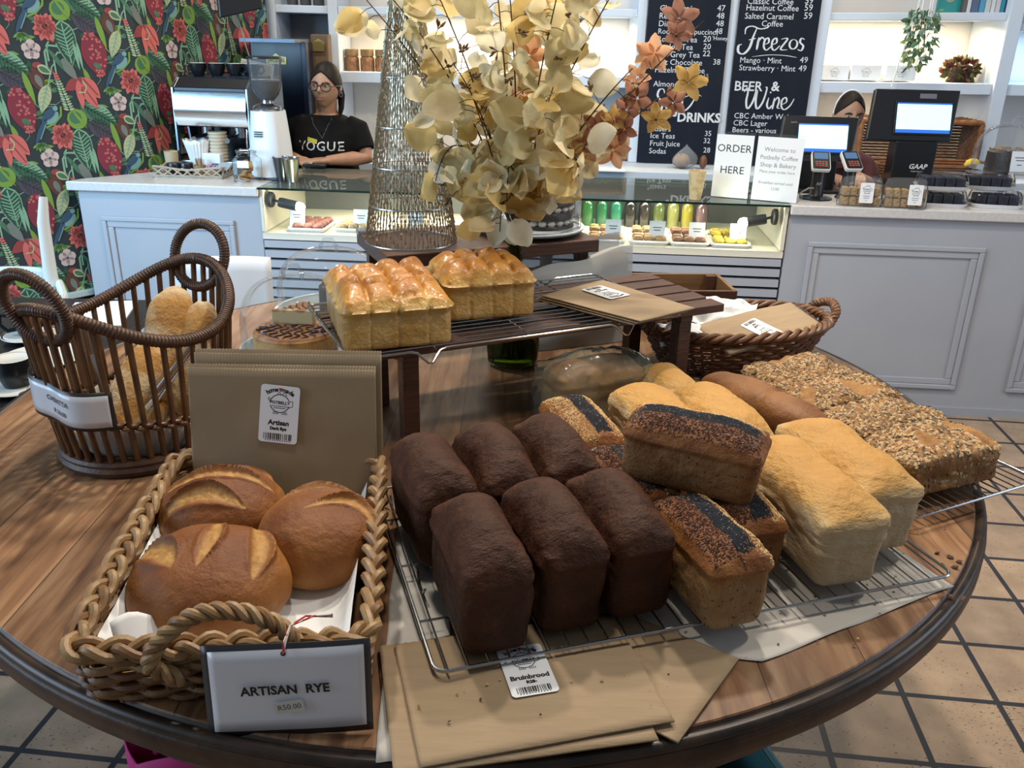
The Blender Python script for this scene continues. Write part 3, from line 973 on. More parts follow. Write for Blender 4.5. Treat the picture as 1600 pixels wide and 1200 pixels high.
def head_mb(mb, T):
    """head of unit height 1 (chin -0.5, crown +0.5), face towards -y"""
    def f(u, v):
        th, ph = u * 2 * PI, (v - 0.5) * PI
        d = V((math.cos(th) * math.cos(ph), math.sin(th) * math.cos(ph), math.sin(ph)))
        x, y, z = d.x * 0.335, d.y * 0.42, d.z * 0.5
        fr = max(0, -d.y)
        if z < 0:                                    # jaw narrows to the chin
            k = 1 - 0.42 * (-z / 0.5) ** 1.5
            x *= k
            y = y * (1 - 0.28 * (-z / 0.5) ** 2) - 0.035 * (-z / 0.5)
        if fr > 0.2:                                 # face plane
            y *= 1 - 0.06 * fr
            y -= 0.105 * math.exp(-(x / 0.05) ** 2 - ((z + 0.085) / 0.055) ** 2) * fr      # nose tip
            y -= 0.055 * math.exp(-(x / 0.035) ** 2 - ((z - 0.0) / 0.10) ** 2) * fr        # bridge
            for s_ in (-1, 1):
                y += 0.045 * math.exp(-((x - s_ * 0.135) / 0.075) ** 2 - ((z - 0.015) / 0.05) ** 2) * fr   # sockets
                y -= 0.015 * math.exp(-((x - s_ * 0.14) / 0.1) ** 2 - ((z - 0.09) / 0.03) ** 2) * fr       # brow ridge
                y -= 0.018 * math.exp(-((x - s_ * 0.17) / 0.08) ** 2 - ((z + 0.10) / 0.07) ** 2) * fr      # cheek
            y -= 0.026 * math.exp(-(x / 0.085) ** 2 - ((z + 0.225) / 0.022) ** 2) * fr     # upper lip
            y -= 0.026 * math.exp(-(x / 0.07) ** 2 - ((z + 0.275) / 0.024) ** 2) * fr
            y += 0.014 * math.exp(-(x / 0.1) ** 2 - ((z + 0.25) / 0.008) ** 2) * fr
            y -= 0.02 * math.exp(-(x / 0.08) ** 2 - ((z + 0.42) / 0.06) ** 2) * fr         # chin
        return (x, y, z)
    mb.grid(72, 60, f, T, cu=True)
    for s_ in (-1, 1):                               # ears
        mb.lathe([(0, -0.025), (0.05, -0.02), (0.075, 0.0), (0.05, 0.02), (0, 0.025)], 14, T @ xf((s_ * 0.335, 0.03, -0.03), ry=82 * s_, sc=(1.25, 0.75, 1)))


def capsule(mb, pts, T=None, n=14):
    mb.tube([p[:3] for p in pts], [p[3] for p in pts], n, T=T)
    for p in (pts[0], pts[-1]):
        mb.grid(n, 9, lambda u, v, p=p: (p[0] + p[3] * math.cos(2 * PI * u) * math.sin(PI * v), p[1] + p[3] * math.sin(2 * PI * u) * math.sin(PI * v), p[2] + p[3] * math.cos(PI * v)), T, cu=True)


def hand_mb(mb, wrist, fwd, palm_n, s=1.0, curl=0.6, thumb=1):
    """palm, four unequal curled fingers and a thumb from its side"""
    f = V(fwd).normalized()
    n = (V(palm_n) - f * f.dot(V(palm_n))).normalized()
    sd = f.cross(n)
    w = V(wrist)
    B = lambda a, b, c: tuple(w + f * a * s + sd * b * s + n * c * s)
    for b in (-0.026, -0.009, 0.009, 0.026):
        capsule(mb, [(*B(0.0, b * 0.6, 0), 0.017 * s), (*B(0.045, b, 0), 0.0145 * s), (*B(0.085, b, 0), 0.011 * s)], n=10)
    for i, (b, l) in enumerate(((-0.030, 0.060), (-0.010, 0.074), (0.011, 0.080), (0.031, 0.070))):
        p0 = V((0.085, b, 0))
        pts = [(*B(*p0), 0.0095 * s)]
        a = 0.15
        for k, q in enumerate((0.45, 0.32, 0.23)):
            p0 = p0 + V((math.cos(a) * l * q, b * 0.05, math.sin(a) * l * q))
            pts.append((*B(*p0), (0.0092 - 0.0008 * k) * s))
            a += curl * (0.9 + 0.1 * i)
        capsule(mb, pts, n=10)
    t = thumb
    capsule(mb, [(*B(0.025, 0.025 * t, 0.004), 0.014 * s), (*B(0.055, 0.050 * t, 0.018), 0.0115 * s), (*B(0.082, 0.056 * t, 0.03), 0.0095 * s)], n=10)


def person(name_label, loc, rz, P, skin, group=None):
    r = thing('person', name_label, 'person', loc, rz, group)
    HT = P['head']                                   # matrix of the head
    b = MB()
    head_mb(b, HT)
    hc = HT @ V((0, 0.04, -0.30))
    nb, ch, pv = V(P['neck']), V(P['chest']), V(P['pelvis'])
    capsule(b, [(*hc, 0.052), (*(hc.lerp(nb, 0.6)), 0.050), (*nb, 0.062)])
    # trunk as stacked ovals
    sec = P['trunk']                                 # (centre, half width, half depth)
    def trunk(sec, grow, mb, T=None):
        k = len(sec)
        def f(u, v):
            t = v * (k - 1)
            i = min(int(t), k - 2)
            t -= i
            (c0, w0, d0), (c1, w1, d1) = sec[i], sec[i + 1]
            c = V(c0).lerp(V(c1), t)
            w_, d_ = w0 + (w1 - w0) * t + grow, d0 + (d1 - d0) * t + grow
            a = 2 * PI * u
            sg = lambda q: math.copysign(abs(q) ** 0.85, q)
            return (c.x + w_ * sg(math.cos(a)), c.y + d_ * sg(math.sin(a)), c.z)
        n0 = len(mb.v)
        mb.grid(28, (k - 1) * 4 + 1, f, T, cu=True)
        m_ = (k - 1) * 4 + 1
        mb.f += [tuple(n0 + i * m_ for i in range(28))[::-1], tuple(n0 + i * m_ + m_ - 1 for i in range(28))]
        mb.mi += [0, 0]
    trunk(sec, 0, b)
    for arm in P['arms']:
        sh, el, wr = V(arm['sh']), V(arm['el']), V(arm['wr'])
        capsule(b, [(*sh, 0.056), (*sh.lerp(el, 0.5), 0.047), (*el, 0.040), (*el.lerp(wr, 0.35), 0.040), (*wr, 0.026)])
        hand_mb(b, wr, arm['fwd'], arm['pn'], 0.92, arm.get('curl', 0.6), arm.get('th', 1))
    for lg in P['legs']:
        hp, kn, an = V(lg[0]), V(lg[1]), V(lg[2])
        capsule(b, [(*hp, 0.088), (*hp.lerp(kn, 0.5), 0.075), (*kn, 0.054), (*kn.lerp(an, 0.3), 0.054), (*an, 0.036)])
        capsule(b, [(an.x, an.y + 0.03, 0.035, 0.034), (an.x, an.y - 0.06, 0.032, 0.036), (an.x, an.y - 0.14, 0.025, 0.024)])
    remesh(b.build('body', skin, r), 0.0045, 3)
    # shirt with short sleeves
    s_ = MB()
    trunk([x for x in sec if x[0][2] >= P['hem']][:], 0.013, s_)
    for arm in P['arms']:
        sh, el = V(arm['sh']), V(arm['el'])
        q = P.get('sleeve', 0.72)
        s_.tube([sh.lerp(nb, 0.35), sh, sh.lerp(el, q * 0.5), sh.lerp(el, q)], [0.055, 0.062, 0.061, 0.062], 18)
    s_.tube([nb + V((0, 0.005, -0.06)), nb + V((0, 0.002, -0.022)), nb + V((0, 0, 0.0))], [0.14, 0.105, 0.078], 20)
    shirt = remesh(s_.build('tshirt', P['shirt'], r), 0.006, 4)
    t_ = MB()
    trunk([x for x in sec if x[0][2] <= P['hem'] + 0.06], 0.010, t_)
    for lg in P['legs']:
        hp, kn, an = V(lg[0]), V(lg[1]), V(lg[2])
        t_.tube([hp + V((0, 0, 0.05)), hp, hp.lerp(kn, 0.5), kn, kn.lerp(an, 0.5), an], [0.098, 0.10, 0.088, 0.068, 0.064, 0.056], 16)
    remesh(t_.build('trousers', M_cotton, r), 0.009, 3)
    for lg in P['legs']:
        an = V(lg[2])
        sh_ = MB()
        capsule(sh_, [(an.x, an.y + 0.035, 0.04, 0.042), (an.x, an.y - 0.06, 0.038, 0.044), (an.x, an.y - 0.15, 0.030, 0.030)])
        remesh(sh_.build('shoe', M_dark, r), 0.008, 3)
    # eyes and brows
    for sx in (-1, 1):
        ey = MB()
        ey.lathe([(0, -0.04), (0.028, -0.028), (0.04, 0), (0.028, 0.028), (0, 0.04)], 14, HT @ xf((sx * 0.132, -0.335, 0.012), sc=(1.15, 0.6, 0.62)))
        e = ey.build('eye', mat('eye_white', (0.55, 0.52, 0.48), 0.25), r)
        pu = MB()
        pu.lathe([(0, 0), (0.02, 0.0), (0.014, 0.008), (0, 0.01)], 12, HT @ xf((sx * 0.132 + P.get('gaze', 0), -0.358, 0.010), rx=90))
        pu.build('iris', M_ink, e)
        br = MB()
        br.tube([HT @ V((sx * 0.06, -0.395, 0.075)), HT @ V((sx * 0.13, -0.385, 0.098)), HT @ V((sx * 0.205, -0.335, 0.075))], [0.0025, 0.0038, 0.0015], 6)
        br.build('eyebrow', M_hair, r)
    lp = MB()
    for z, hh in ((-0.228, 0.016), (-0.272, 0.019)):
        lp.grid(9, 5, lambda u, v, z=z, hh=hh: ((u - 0.5) * 0.20, -0.425 + 0.045 * abs(2 * u - 1) ** 2 - 0.010 * math.sin(PI * v) + (0.012 if z > -0.25 else 0), z + (v - 0.5) * 2 * hh * math.sin(PI * (0.06 + 0.88 * u))), HT)
    lp.build('lips', mat('lips', (0.25, 0.075, 0.06), 0.4), r)
    return r, shirt


def hair_cap(mb, T, z_front=0.22, grow=1.06, back=-0.25):
    """cap of hair: follows the skull, hairline at z_front on the brow and lower at the sides and back"""
    def f(u, v):
        th = u * 2 * PI
        side = 0.5 + 0.5 * math.sin(th)             # 0 at the face, 1 at the nape
        z0 = z_front + (back - z_front) * min(1, side * 1.6) ** 0.8
        ph0 = math.asin(max(-0.95, min(0.95, z0 / 0.5)))
        ph = ph0 + (PI / 2 - ph0) * v
        g = grow * (1 + 0.008 * math.sin(th * 37) * (1 - v)) - (0.05 if v == 0 else 0)
        x, y, z = math.cos(th) * math.cos(ph) * 0.335 * g, math.sin(th) * math.cos(ph) * 0.42 * g, math.sin(ph) * 0.5 * g
        if z < 0:
            x *= 1 - 0.25 * (-z / 0.5)
        return (x, y, z)
    mb.grid(72, 22, f, T, cu=True)


# barista behind the pastry case
HT = xf((0.028, -0.035, 1.362), rx=2, rz=1, ry=4) @ Matrix.Scale(0.234, 4)
SEC = [((0, 0.01, 0.70), 0.10, 0.09), ((0, 0.01, 0.78), 0.165, 0.115), ((0, 0.0, 0.88), 0.165, 0.12), ((0, -0.01, 0.97), 0.150, 0.115), ((0, -0.015, 1.06), 0.165, 0.125),
       ((0, 0.0, 1.13), 0.170, 0.11), ((0, 0.01, 1.18), 0.145, 0.085), ((0, 0.015, 1.21), 0.075, 0.06)]
bar, shirt = person('barista in a black lettered t-shirt and dark glasses behind the pastry case', K(-1.035, 0.90, 0), CRZ - 6, dict(
    head=HT, neck=(0.005, 0.01, 1.205), chest=(0, 0, 1.06), pelvis=(0, 0, 0.8), trunk=SEC, hem=0.75, shirt=M_cotton, gaze=-0.018,
    arms=[dict(sh=(0.178, 0.01, 1.135), el=(0.232, -0.03, 0.995), wr=(0.075, -0.175, 0.993), fwd=(-0.95, -0.25, -0.02), pn=(0, 0.1, -1), curl=0.45, th=-1),
          dict(sh=(-0.178, 0.01, 1.135), el=(-0.225, -0.02, 0.975), wr=(-0.10, -0.17, 0.990), fwd=(0.75, -0.6, -0.05), pn=(0.2, 0.2, -1), curl=0.6, th=1)],
    legs=[((0.09, 0.01, 0.74), (0.10, 0.0, 0.42), (0.10, 0.02, 0.07)), ((-0.09, 0.01, 0.74), (-0.10, 0.0, 0.42), (-0.10, 0.02, 0.07))]), M_skin)
mb = MB()
hair_cap(mb, HT, 0.30, 1.035, -0.30)
for k in range(5):
    a = 0.15 * k
    mb.tube([HT @ V((0.27 - 0.05 * k, 0.16 + 0.05 * k, 0.05)), HT @ V((0.335 - 0.04 * k, 0.16 + 0.05 * k, -0.2)), HT @ V((0.335 - 0.03 * k, 0.12 + 0.05 * k, -0.48)), HT @ V((0.31 - 0.03 * k, 0.10 + 0.04 * k, -0.66))], [0.009, 0.012, 0.010, 0.003], 8)
mb.build('hair', M_hair, bar)
gl = MB()
for sx in (-1, 1):
    gl.tube([HT @ V((sx * 0.145 + 0.115 * math.cos(a) * (1 if abs(math.cos(a)) < 0.99 else 1), -0.428 + 0.05 * abs(sx * 0.145 + 0.115 * math.cos(a)) ** 1.3 * 1.6, -0.005 + 0.088 * math.sin(a))) for a in [i * PI / 10 for i in range(20)]], 0.0026, 6, True)
    gl.tube([HT @ V((sx * 0.26, -0.40, 0.02)), HT @ V((sx * 0.345, -0.2, 0.03)), HT @ V((sx * 0.35, 0.03, 0.02))], 0.0022, 6)
gl.tube([HT @ V((-0.035, -0.435, 0.02)), HT @ V((0, -0.445, 0.03)), HT @ V((0.035, -0.435, 0.02))], 0.0024, 6)
g_ = gl.build('glasses', M_black, bar)
g_['label'] = 'dark-framed glasses'
ln = MB()
for sx in (-1, 1):
    ln.grid(12, 2, lambda u, v, sx=sx: (sx * 0.145 + (0.02 + 0.085 * v) * math.cos(2 * PI * u), -0.421, -0.005 + (0.01 + 0.072 * v) * math.sin(2 * PI * u)), HT, cu=True)
ln.build('lens', clear('spectacle_lens', (0.85, 0.86, 0.88), 0.0, 1.6), g_)
mb = MB()
mb.tube([HT @ V((0.345, 0.0, -0.17 + 0.05 * math.sin(a))) + V((0.006 * math.cos(a), 0.004 * math.cos(a), 0)) for a in [i * PI / 6 for i in range(12)]], 0.0016, 6, True)
mb.build('earring', M_chrome, bar)
bpy.context.view_layer.update()
bvh = BVHTree.FromObject(shirt, bpy.context.evaluated_depsgraph_get())


def on_cloth(mb, gap=0.0025):
    out = []
    for v in mb.v:
        h = bvh.ray_cast(V((v[0], -0.6, v[2])), V((0, 1, 0)))
        out.append((v[0], (h[0].y if h[0] else -0.13) - gap, v[2]))
    mb.v = out
    return mb


mb = MB()
text_mb(mb, 'VOGUE', 0.068, frame((0.018, 0, 1.058), (1, 0, 0), (0, 0, 1)), 0.0006, 0, 'CENTER', 0, 1.12)
on_cloth(mb).build('shirt_lettering', mat('white_print', (0.62, 0.62, 0.62), 0.7), bar, smooth=False)
mb = MB()
mb.grid(6, 3, lambda u, v: (-0.052 + 0.055 * u, 0, 1.083 + 0.022 * v - 0.012 * u))
on_cloth(mb, 0.004).build('name_badge', mat('yellow_badge', (0.45, 0.42, 0.06), 0.5), bar)
mb = MB()
mb.tube([(x, 0, z) for x, z in ((-0.052, 1.20), (-0.03, 1.165), (0.01, 1.125), (0.03, 1.10))] , 0.0015, 5)
mb.tube([(x, 0, z) for x, z in ((0.062, 1.20), (0.05, 1.16), (0.03, 1.10))], 0.0015, 5)
for i, v in enumerate(mb.v):
    h = bvh.ray_cast(V((v[0], -0.6, v[2])), V((0, 1, 0)))
    mb.v[i] = (v[0], min((h[0].y if h[0] else -0.1), -0.05) - 0.004, v[2])
mb.build('necklace', M_chrome, bar)
t = thing('folded_napkin_holder', 'shiny black and silver device held in the barista hands', 'device', K(-1.055, 0.655, 0.966), CRZ)
MB().box((0, 0, 0.008), (0.12, 0.055, 0.016)).build('tray', M_black, t, bevel=0.004)
MB().box((-0.03, -0.005, 0.019), (0.05, 0.035, 0.006)).build('plate', M_chrome, t, bevel=0.002)

# cashier, head bent behind the tills
HT2 = xf((0.01, -0.085, 1.292), rx=9, rz=5) @ Matrix.Scale(0.215, 4)
SEC2 = [((0, 0.10, 0.54), 0.10, 0.09), ((0, 0.10, 0.60), 0.155, 0.115), ((0, 0.07, 0.72), 0.145, 0.11), ((0, 0.03, 0.84), 0.135, 0.105), ((0, 0.0, 0.94), 0.145, 0.11), ((0, -0.02, 1.02), 0.145, 0.095),
        ((0, -0.025, 1.07), 0.115, 0.075), ((0, -0.03, 1.105), 0.065, 0.055)]
cas, sh2 = person('cashier with dark tied hair and a white headband bent down behind the tills', K(1.66, 0.88, 0), CRZ, dict(
    head=HT2, neck=(0, -0.035, 1.10), chest=(0, 0, 0.94), pelvis=(0, 0.1, 0.6), trunk=SEC2, hem=0.58, shirt=mat('maroon_cotton', (0.10, 0.03, 0.035), 0.85),
    arms=[dict(sh=(0.145, -0.02, 1.03), el=(0.175, -0.08, 0.93), wr=(0.07, -0.22, 1.0), fwd=(-0.3, -1, 0), pn=(0, 0, -1), th=-1),
          dict(sh=(-0.145, -0.02, 1.03), el=(-0.175, -0.08, 0.93), wr=(-0.07, -0.22, 1.0), fwd=(0.3, -1, 0), pn=(0, 0, -1), th=1)],
    legs=[((0.08, 0.08, 0.56), (0.09, -0.10, 0.50), (0.09, -0.06, 0.07)), ((-0.08, 0.08, 0.56), (-0.09, -0.10, 0.50), (-0.09, -0.06, 0.07))]), M_skin2)
mb = MB()
hair_cap(mb, HT2, 0.36, 1.03, -0.2)
mb.lathe([(0, -0.16), (0.1, -0.13), (0.15, 0), (0.1, 0.13), (0, 0.16)], 16, HT2 @ xf((0, 0.50, 0.12)))
mb.build('hair', M_hair, cas)
mb = MB()
mb.tube([HT2 @ V((0.352 * math.cos(a), 0.02 + 0.03 * math.sin(a), 0.0 + 0.524 * math.sin(a))) for a in [PI * i / 16 for i in range(17)]], 0.0045, 6)
mb.build('headband', M_card, cas)
st = thing('stool', 'dark stool under the seated cashier', 'stool', K(1.66, 1.0, 0), CRZ)
MB().cyl((0, 0, 0.46), 0.14, 0.05, 24).build('seat', M_dark, st)
for a in range(4):
    MB().tube([(0.1 * math.cos(a * PI / 2 + 0.8), 0.1 * math.sin(a * PI / 2 + 0.8), 0.465), (0.13 * math.cos(a * PI / 2 + 0.8), 0.13 * math.sin(a * PI / 2 + 0.8), 0)], 0.012, 8).build('leg', M_dark, st)
# ================================================================ THINGS ON AND BEHIND THE COUNTERS
def rounded(w, h, r, n=5):
    out = []
    for cx, cy, a0 in ((w / 2 - r, h / 2 - r, 0), (-w / 2 + r, h / 2 - r, 90), (-w / 2 + r, -h / 2 + r, 180), (w / 2 - r, -h / 2 + r, 270)):
        out += [(cx + r * math.cos(rad(a0 + 90 * i / n)), cy + r * math.sin(rad(a0 + 90 * i / n))) for i in range(n + 1)]
    return out


def barcode(mb, w, h, T, seed=1):
    r = random.Random(seed)
    x = -w / 2
    while x < w / 2:
        b = r.choice((0.0010, 0.0016, 0.0024)) * w / 0.05
        mb.add([(x, -h / 2, 0), (x + b, -h / 2, 0), (x + b, h / 2, 0), (x, h / 2, 0)], [(0, 1, 2, 3)], T)
        x += b + r.choice((0.0009, 0.0014, 0.0022)) * w / 0.05
    for i in range(11):
        xx = -w * 0.42 + w * 0.84 * i / 10
        mb.add([(xx - w * 0.018, -h * 0.72, 0), (xx + w * 0.018, -h * 0.72, 0), (xx + w * 0.018, -h * 0.56, 0), (xx - w * 0.018, -h * 0.56, 0)], [(0, 1, 2, 3)], T)


def emblem(mb, T, s):
    """round pig emblem: ring body with legs, ears and tail round two lines of lettering"""
    def arc(a0, a1, r, n=20, rx=1.0):
        return [(r * rx * math.cos(rad(a0 + (a1 - a0) * i / n)), r * math.sin(rad(a0 + (a1 - a0) * i / n))) for i in range(n + 1)]
    polys = []
    def st(pts, w):
        for q in strip(pts, w):
            polys.append(q)
    st(arc(20, 165, 0.42, rx=1.05), 0.035)
    st(arc(195, 340, 0.42, rx=1.05), 0.035)
    for x in (-0.26, -0.12, 0.14, 0.28):
        st([(x, -0.38), (x - 0.02, -0.50), (x + 0.07, -0.50), (x + 0.06, -0.40)], 0.03)
    st([(-0.45, 0.08), (-0.56, 0.18), (-0.50, 0.26), (-0.44, 0.16)], 0.03)
    st([(0.42, 0.12), (0.58, 0.16), (0.60, -0.10), (0.42, -0.16)], 0.03)
    st([(0.10, 0.42), (0.20, 0.56), (0.30, 0.38)], 0.03)
    st([(-0.12, 0.43), (-0.06, 0.55), (0.04, 0.43)], 0.03)
    for k in range(9):
        x = -0.36 + 0.09 * k
        st([(x, -0.13), (x + 0.07, -0.13)], 0.035)
    st([(-0.28, -0.22), (0.28, -0.22)], 0.03)
    for q in polys:
        mb.add([(a * s, b * s, 0) for a, b in q], [(0, 1, 2, 3)], T)
    text_mb(mb, 'POTBELLY', 0.20 * s, T @ Matrix.Translation((0, 0.03 * s, 0)), 0.006 * s, 0, 'CENTER', 0)


def product_label(par, T, lines, w=0.066, h=0.098, name='label_sticker'):
    """white round-cornered sticker: hand-lettered heading, pig emblem, product name and barcode"""
    mb = MB()
    mb.prism(rounded(w, h, 0.006), 0, 0.0004, T)
    o = mb.build(name, M_card, par, smooth=False)
    o['label'] = 'white printed sticker'
    up = T @ Matrix.Translation((0, 0, 0.0007))
    mb = MB()
    for i, ch in enumerate('home made'):
        a = 1.9 - i * (3.8 / 8) + 0
        if ch != ' ':
            text_mb(mb, ch, h * 0.105, up @ xf((-w * 0.37 * math.sin(a * 0.55), h * 0.33 + h * 0.10 * math.cos(a * 0.62), 0), rz=a * 17), 0.0004, 0, 'CENTER', 0)
    emblem(mb, up @ Matrix.Translation((0, h * 0.19, 0)), w * 0.56)
    y = -0.15 * h
    for tx, sz in lines:
        text_mb(mb, tx, sz, up @ Matrix.Translation((0, y, 0)), 0.0005, 0, 'CENTER', 0)
        y -= sz * 0.85
    barcode(mb, w * 0.74, h * 0.11, up @ Matrix.Translation((0, -h * 0.39, 0)))
    mb.build('print', M_ink, o, smooth=False)
    mb = MB()
    hp = [(0.0, -0.5)] + [(0.5 * math.cos(rad(a)) + (0.25 if a < 90 else -0.25) * 0 + sx, 0.2 + 0.28 * math.sin(rad(a))) for sx, a in ((0.0, 20), (0.0, 60), (-0.05, 90))] + [(0.0, 0.3)] + [(-0.45, 0.42), (-0.5, 0.2)]
    mb.add([(a * h * 0.06, b * h * 0.08 + h * 0.425, 0) for a, b in hp], [tuple(range(len(hp)))], up)
    mb.build('heart', mat('red_ink', (0.45, 0.02, 0.03), 0.6), o, smooth=False)
    return o


ZC = 0.960
# --- left counter
t = thing('tray', 'carved pale wooden tray with fretwork sides at the wallpaper end of the counter', 'tray', (-1.565, 4.285, ZC), CRZ + 2)
M_tray = mat('limewashed_wood', (0.42, 0.35, 0.27), 0.6, col2=(0.33, 0.27, 0.2), scale=30)
MB().box((0, 0, 0.004), (0.33, 0.18, 0.008)).build('tray_base', M_tray, t, smooth=False)
for sy, L_, rz in ((-0.09, 0.33, 0), (0.09, 0.33, 0), (-0.165, 0.18, 90), (0.165, 0.18, 90)):
    mb = MB()
    T = xf((0, sy, 0)) if rz == 0 else xf((sy, 0, 0), rz=90)
    mb.tube([(-L_ / 2, 0, 0.010), (L_ / 2, 0, 0.010)], 0.005, 6, T=T)
    mb.tube([(-L_ / 2 + L_ * i / 24, 0, 0.046 + 0.007 * math.cos(2 * PI * i / 24)) for i in range(25)], 0.0055, 6, T=T)
    n = int(L_ / 0.045)
    for i in range(n):
        x0, x1 = -L_ / 2 + L_ * i / n, -L_ / 2 + L_ * (i + 1) / n
        mb.tube([(x0, 0, 0.012), (x1, 0, 0.046)], 0.004, 5, T=T)
        mb.tube([(x0, 0, 0.046), (x1, 0, 0.012)], 0.004, 5, T=T)
    mb.build('fretwork_side', M_tray, t)
def cup_simple(nm, lab, cat, loc, r0, r1, h, m, group=None, lid=None):
    t = thing(nm, lab, cat, loc, 0, group)
    MB().lathe([(0, 0), (r0, 0), (r1, h), (r1 - 0.003, h), (r0 - 0.003, 0.006), (0, 0.006)], 24).build('cup_body', m, t)
    if lid:
        MB().lathe([(r1 - 0.002, h - 0.004), (r1 + 0.003, h - 0.002), (r1 + 0.003, h + 0.004), (r1 - 0.002, h + 0.003)], 24).build('rim', lid, t)
    return t


for i, (x, y) in enumerate(((-1.655, 4.26), (-1.60, 4.275))):
    t = thing('sugar_bowl', ('black round bowl in the carved tray, nearer the wallpaper', 'black round bowl in the carved tray beside the stirrer tub')[i], 'bowl', (x, y, ZC + 0.008), 0, 'black bowls in the carved tray')
    MB().lathe([(0, 0), (0.024, 0), (0.032, 0.02), (0.033, 0.05), (0.030, 0.056), (0.0, 0.058)], 22).build('bowl', M_black, t)
t = thing('stirrer_tub', 'small basket tub of wooden stirrers in the carved tray', 'tub', (-1.535, 4.27, ZC + 0.008))
MB().lathe([(0, 0), (0.024, 0), (0.030, 0.045), (0.027, 0.045), (0.022, 0.004), (0, 0.004)], 18).build('tub', mat('bamboo', (0.33, 0.22, 0.11), 0.6, col2=(0.2, 0.13, 0.06), scale=60), t)
mb = MB()
for k in range(22):
    a, q = rnd.uniform(0, 6.28), rnd.uniform(0, 0.017)
    mb.tube([(q * math.cos(a), q * math.sin(a), 0.01), (q * 1.6 * math.cos(a), q * 1.6 * math.sin(a), 0.068 + rnd.uniform(0, 0.012))], 0.0022, 4)
mb.build('stirrers', mat('birch_sticks', (0.40, 0.27, 0.16), 0.6), t)
t = thing('sachet_box', 'small box of pink and white sugar sachets in the carved tray', 'box', (-1.462, 4.262, ZC + 0.008), CRZ)
mb = MB()
for sx, sy, dx, dy in ((0, -0.022, 0.064, 0.003), (0, 0.022, 0.064, 0.003), (-0.0305, 0, 0.003, 0.044), (0.0305, 0, 0.003, 0.044), (0, 0, 0.06, 0.04)):
    mb.box((sx, sy, 0.014 if dx + dy < 0.09 else 0.002), (dx, dy, 0.028 if dx + dy < 0.09 else 0.004))
mb.build('carton', M_kraft, t, smooth=False)
ms = [mat('pink_sachet', (0.55, 0.16, 0.22), 0.5), M_paper, mat('violet_sachet', (0.25, 0.22, 0.45), 0.5)]
for k in range(9):
    MB().box((-0.026 + 0.0065 * k, rnd.uniform(-0.004, 0.004), 0.026), (0.0015, 0.032, 0.042), xf((0, 0, 0), rx=rnd.uniform(-6, 6))).build('sachet', ms[k % 3], t, smooth=False)
t = tag(MB().box((0, 0, 0.024), (0.072, 0.03, 0.048)).build('tea_box', mat('blue_carton', (0.03, 0.07, 0.20), 0.45), loc=(-1.452, 4.325, ZC + 0.008), rz=CRZ, smooth=False, bevel=0.002), 'small blue carton at the back of the carved tray', 'box')
tag(MB().prism(rounded(0.075, 0.05, 0.004), 0, 0.002, xf((0, 0, 0.054), rx=35)).build('price_card', mat('grey_card', (0.30, 0.32, 0.33), 0.5), loc=(-1.405, 4.235, ZC), rz=-25, smooth=False), 'small grey card leaning on the corner of the carved tray', 'card')
# paper cups, straws
cup_simple('paper_cup_stack', 'short stack of beige paper cups beside the espresso machine, nearest the wallpaper', 'cups', (-1.70, 4.36, ZC), 0.028, 0.034, 0.105, mat('beige_paper', (0.50, 0.38, 0.23), 0.6), 'stacks of paper cups')
t = thing('paper_cup_stack', 'tall stack of cream paper cups under the espresso machine hood', 'cups', (-1.475, 4.40, ZC), 0, 'stacks of paper cups')
for k in range(11):
    MB().lathe([(0.036 + 0.0008 * 0, 0.016 * k), (0.043, 0.016 * k + 0.030), (0.0455, 0.016 * k + 0.032), (0.0455, 0.016 * k + 0.037), (0.040, 0.016 * k + 0.036)], 24).build('paper_cup', mat('cream_paper', (0.62, 0.52, 0.38), 0.6), t)
t = thing('straw_holder', 'white ribbed paper straw cup fanned open in front of the espresso machine', 'cup', (-1.575, 4.385, ZC))
mb = MB()
mb.grid(48, 8, lambda u, v: ((0.034 + 0.030 * v ** 1.6 + 0.003 * math.cos(2 * PI * u * 24) * v) * math.cos(2 * PI * u), (0.034 + 0.030 * v ** 1.6 + 0.003 * math.cos(2 * PI * u * 24) * v) * math.sin(2 * PI * u), 0.16 * v + 0.004 * math.cos(2 * PI * u * 9) * v), cu=True)
mb.build('pleated_cup', M_paper, t, solid=0.0015)
tag(MB().box((0, 0, 0.05), (0.09, 0.05, 0.10)).build('napkin_block', M_paper, loc=(-1.49, 4.345, ZC), rz=CRZ, smooth=False, bevel=0.004), 'white napkin block between the carved tray and the espresso machine', 'napkins')
# espresso machine
E_ = thing('espresso_machine', 'steel espresso machine with cups warming on its dark top', 'espresso machine', (-1.455, 4.60, ZC), CRZ - 4)
M_ml = mat('machine_side', (0.20, 0.26, 0.33), 0.22, 0.9)
mb = MB()
prof = [(-0.22, 0.22), (-0.22, 0.40), (-0.16, 0.445), (0.20, 0.445), (0.20, 0.0), (-0.02, 0.0), (-0.02, 0.22)]
mb.add([(-0.185, a, b) for a, b in prof] + [(0.185, a, b) for a, b in prof], [tuple(range(7)), tuple(range(13, 6, -1))] + [(i, (i + 1) % 7, (i + 1) % 7 + 7, i + 7) for i in range(7)])
mb.build('machine_body', M_black, E_, smooth=False, bevel=0.006)
mb = MB()
mb.grid(2, 8, lambda u, v: (-0.185 + 0.37 * u, -0.222 - 0.018 * math.sin(PI * v), 0.225 + 0.155 * v))
mb.build('front_panel', mat('polished_panel', (0.86, 0.88, 0.90), 0.14, 1.0), E_)
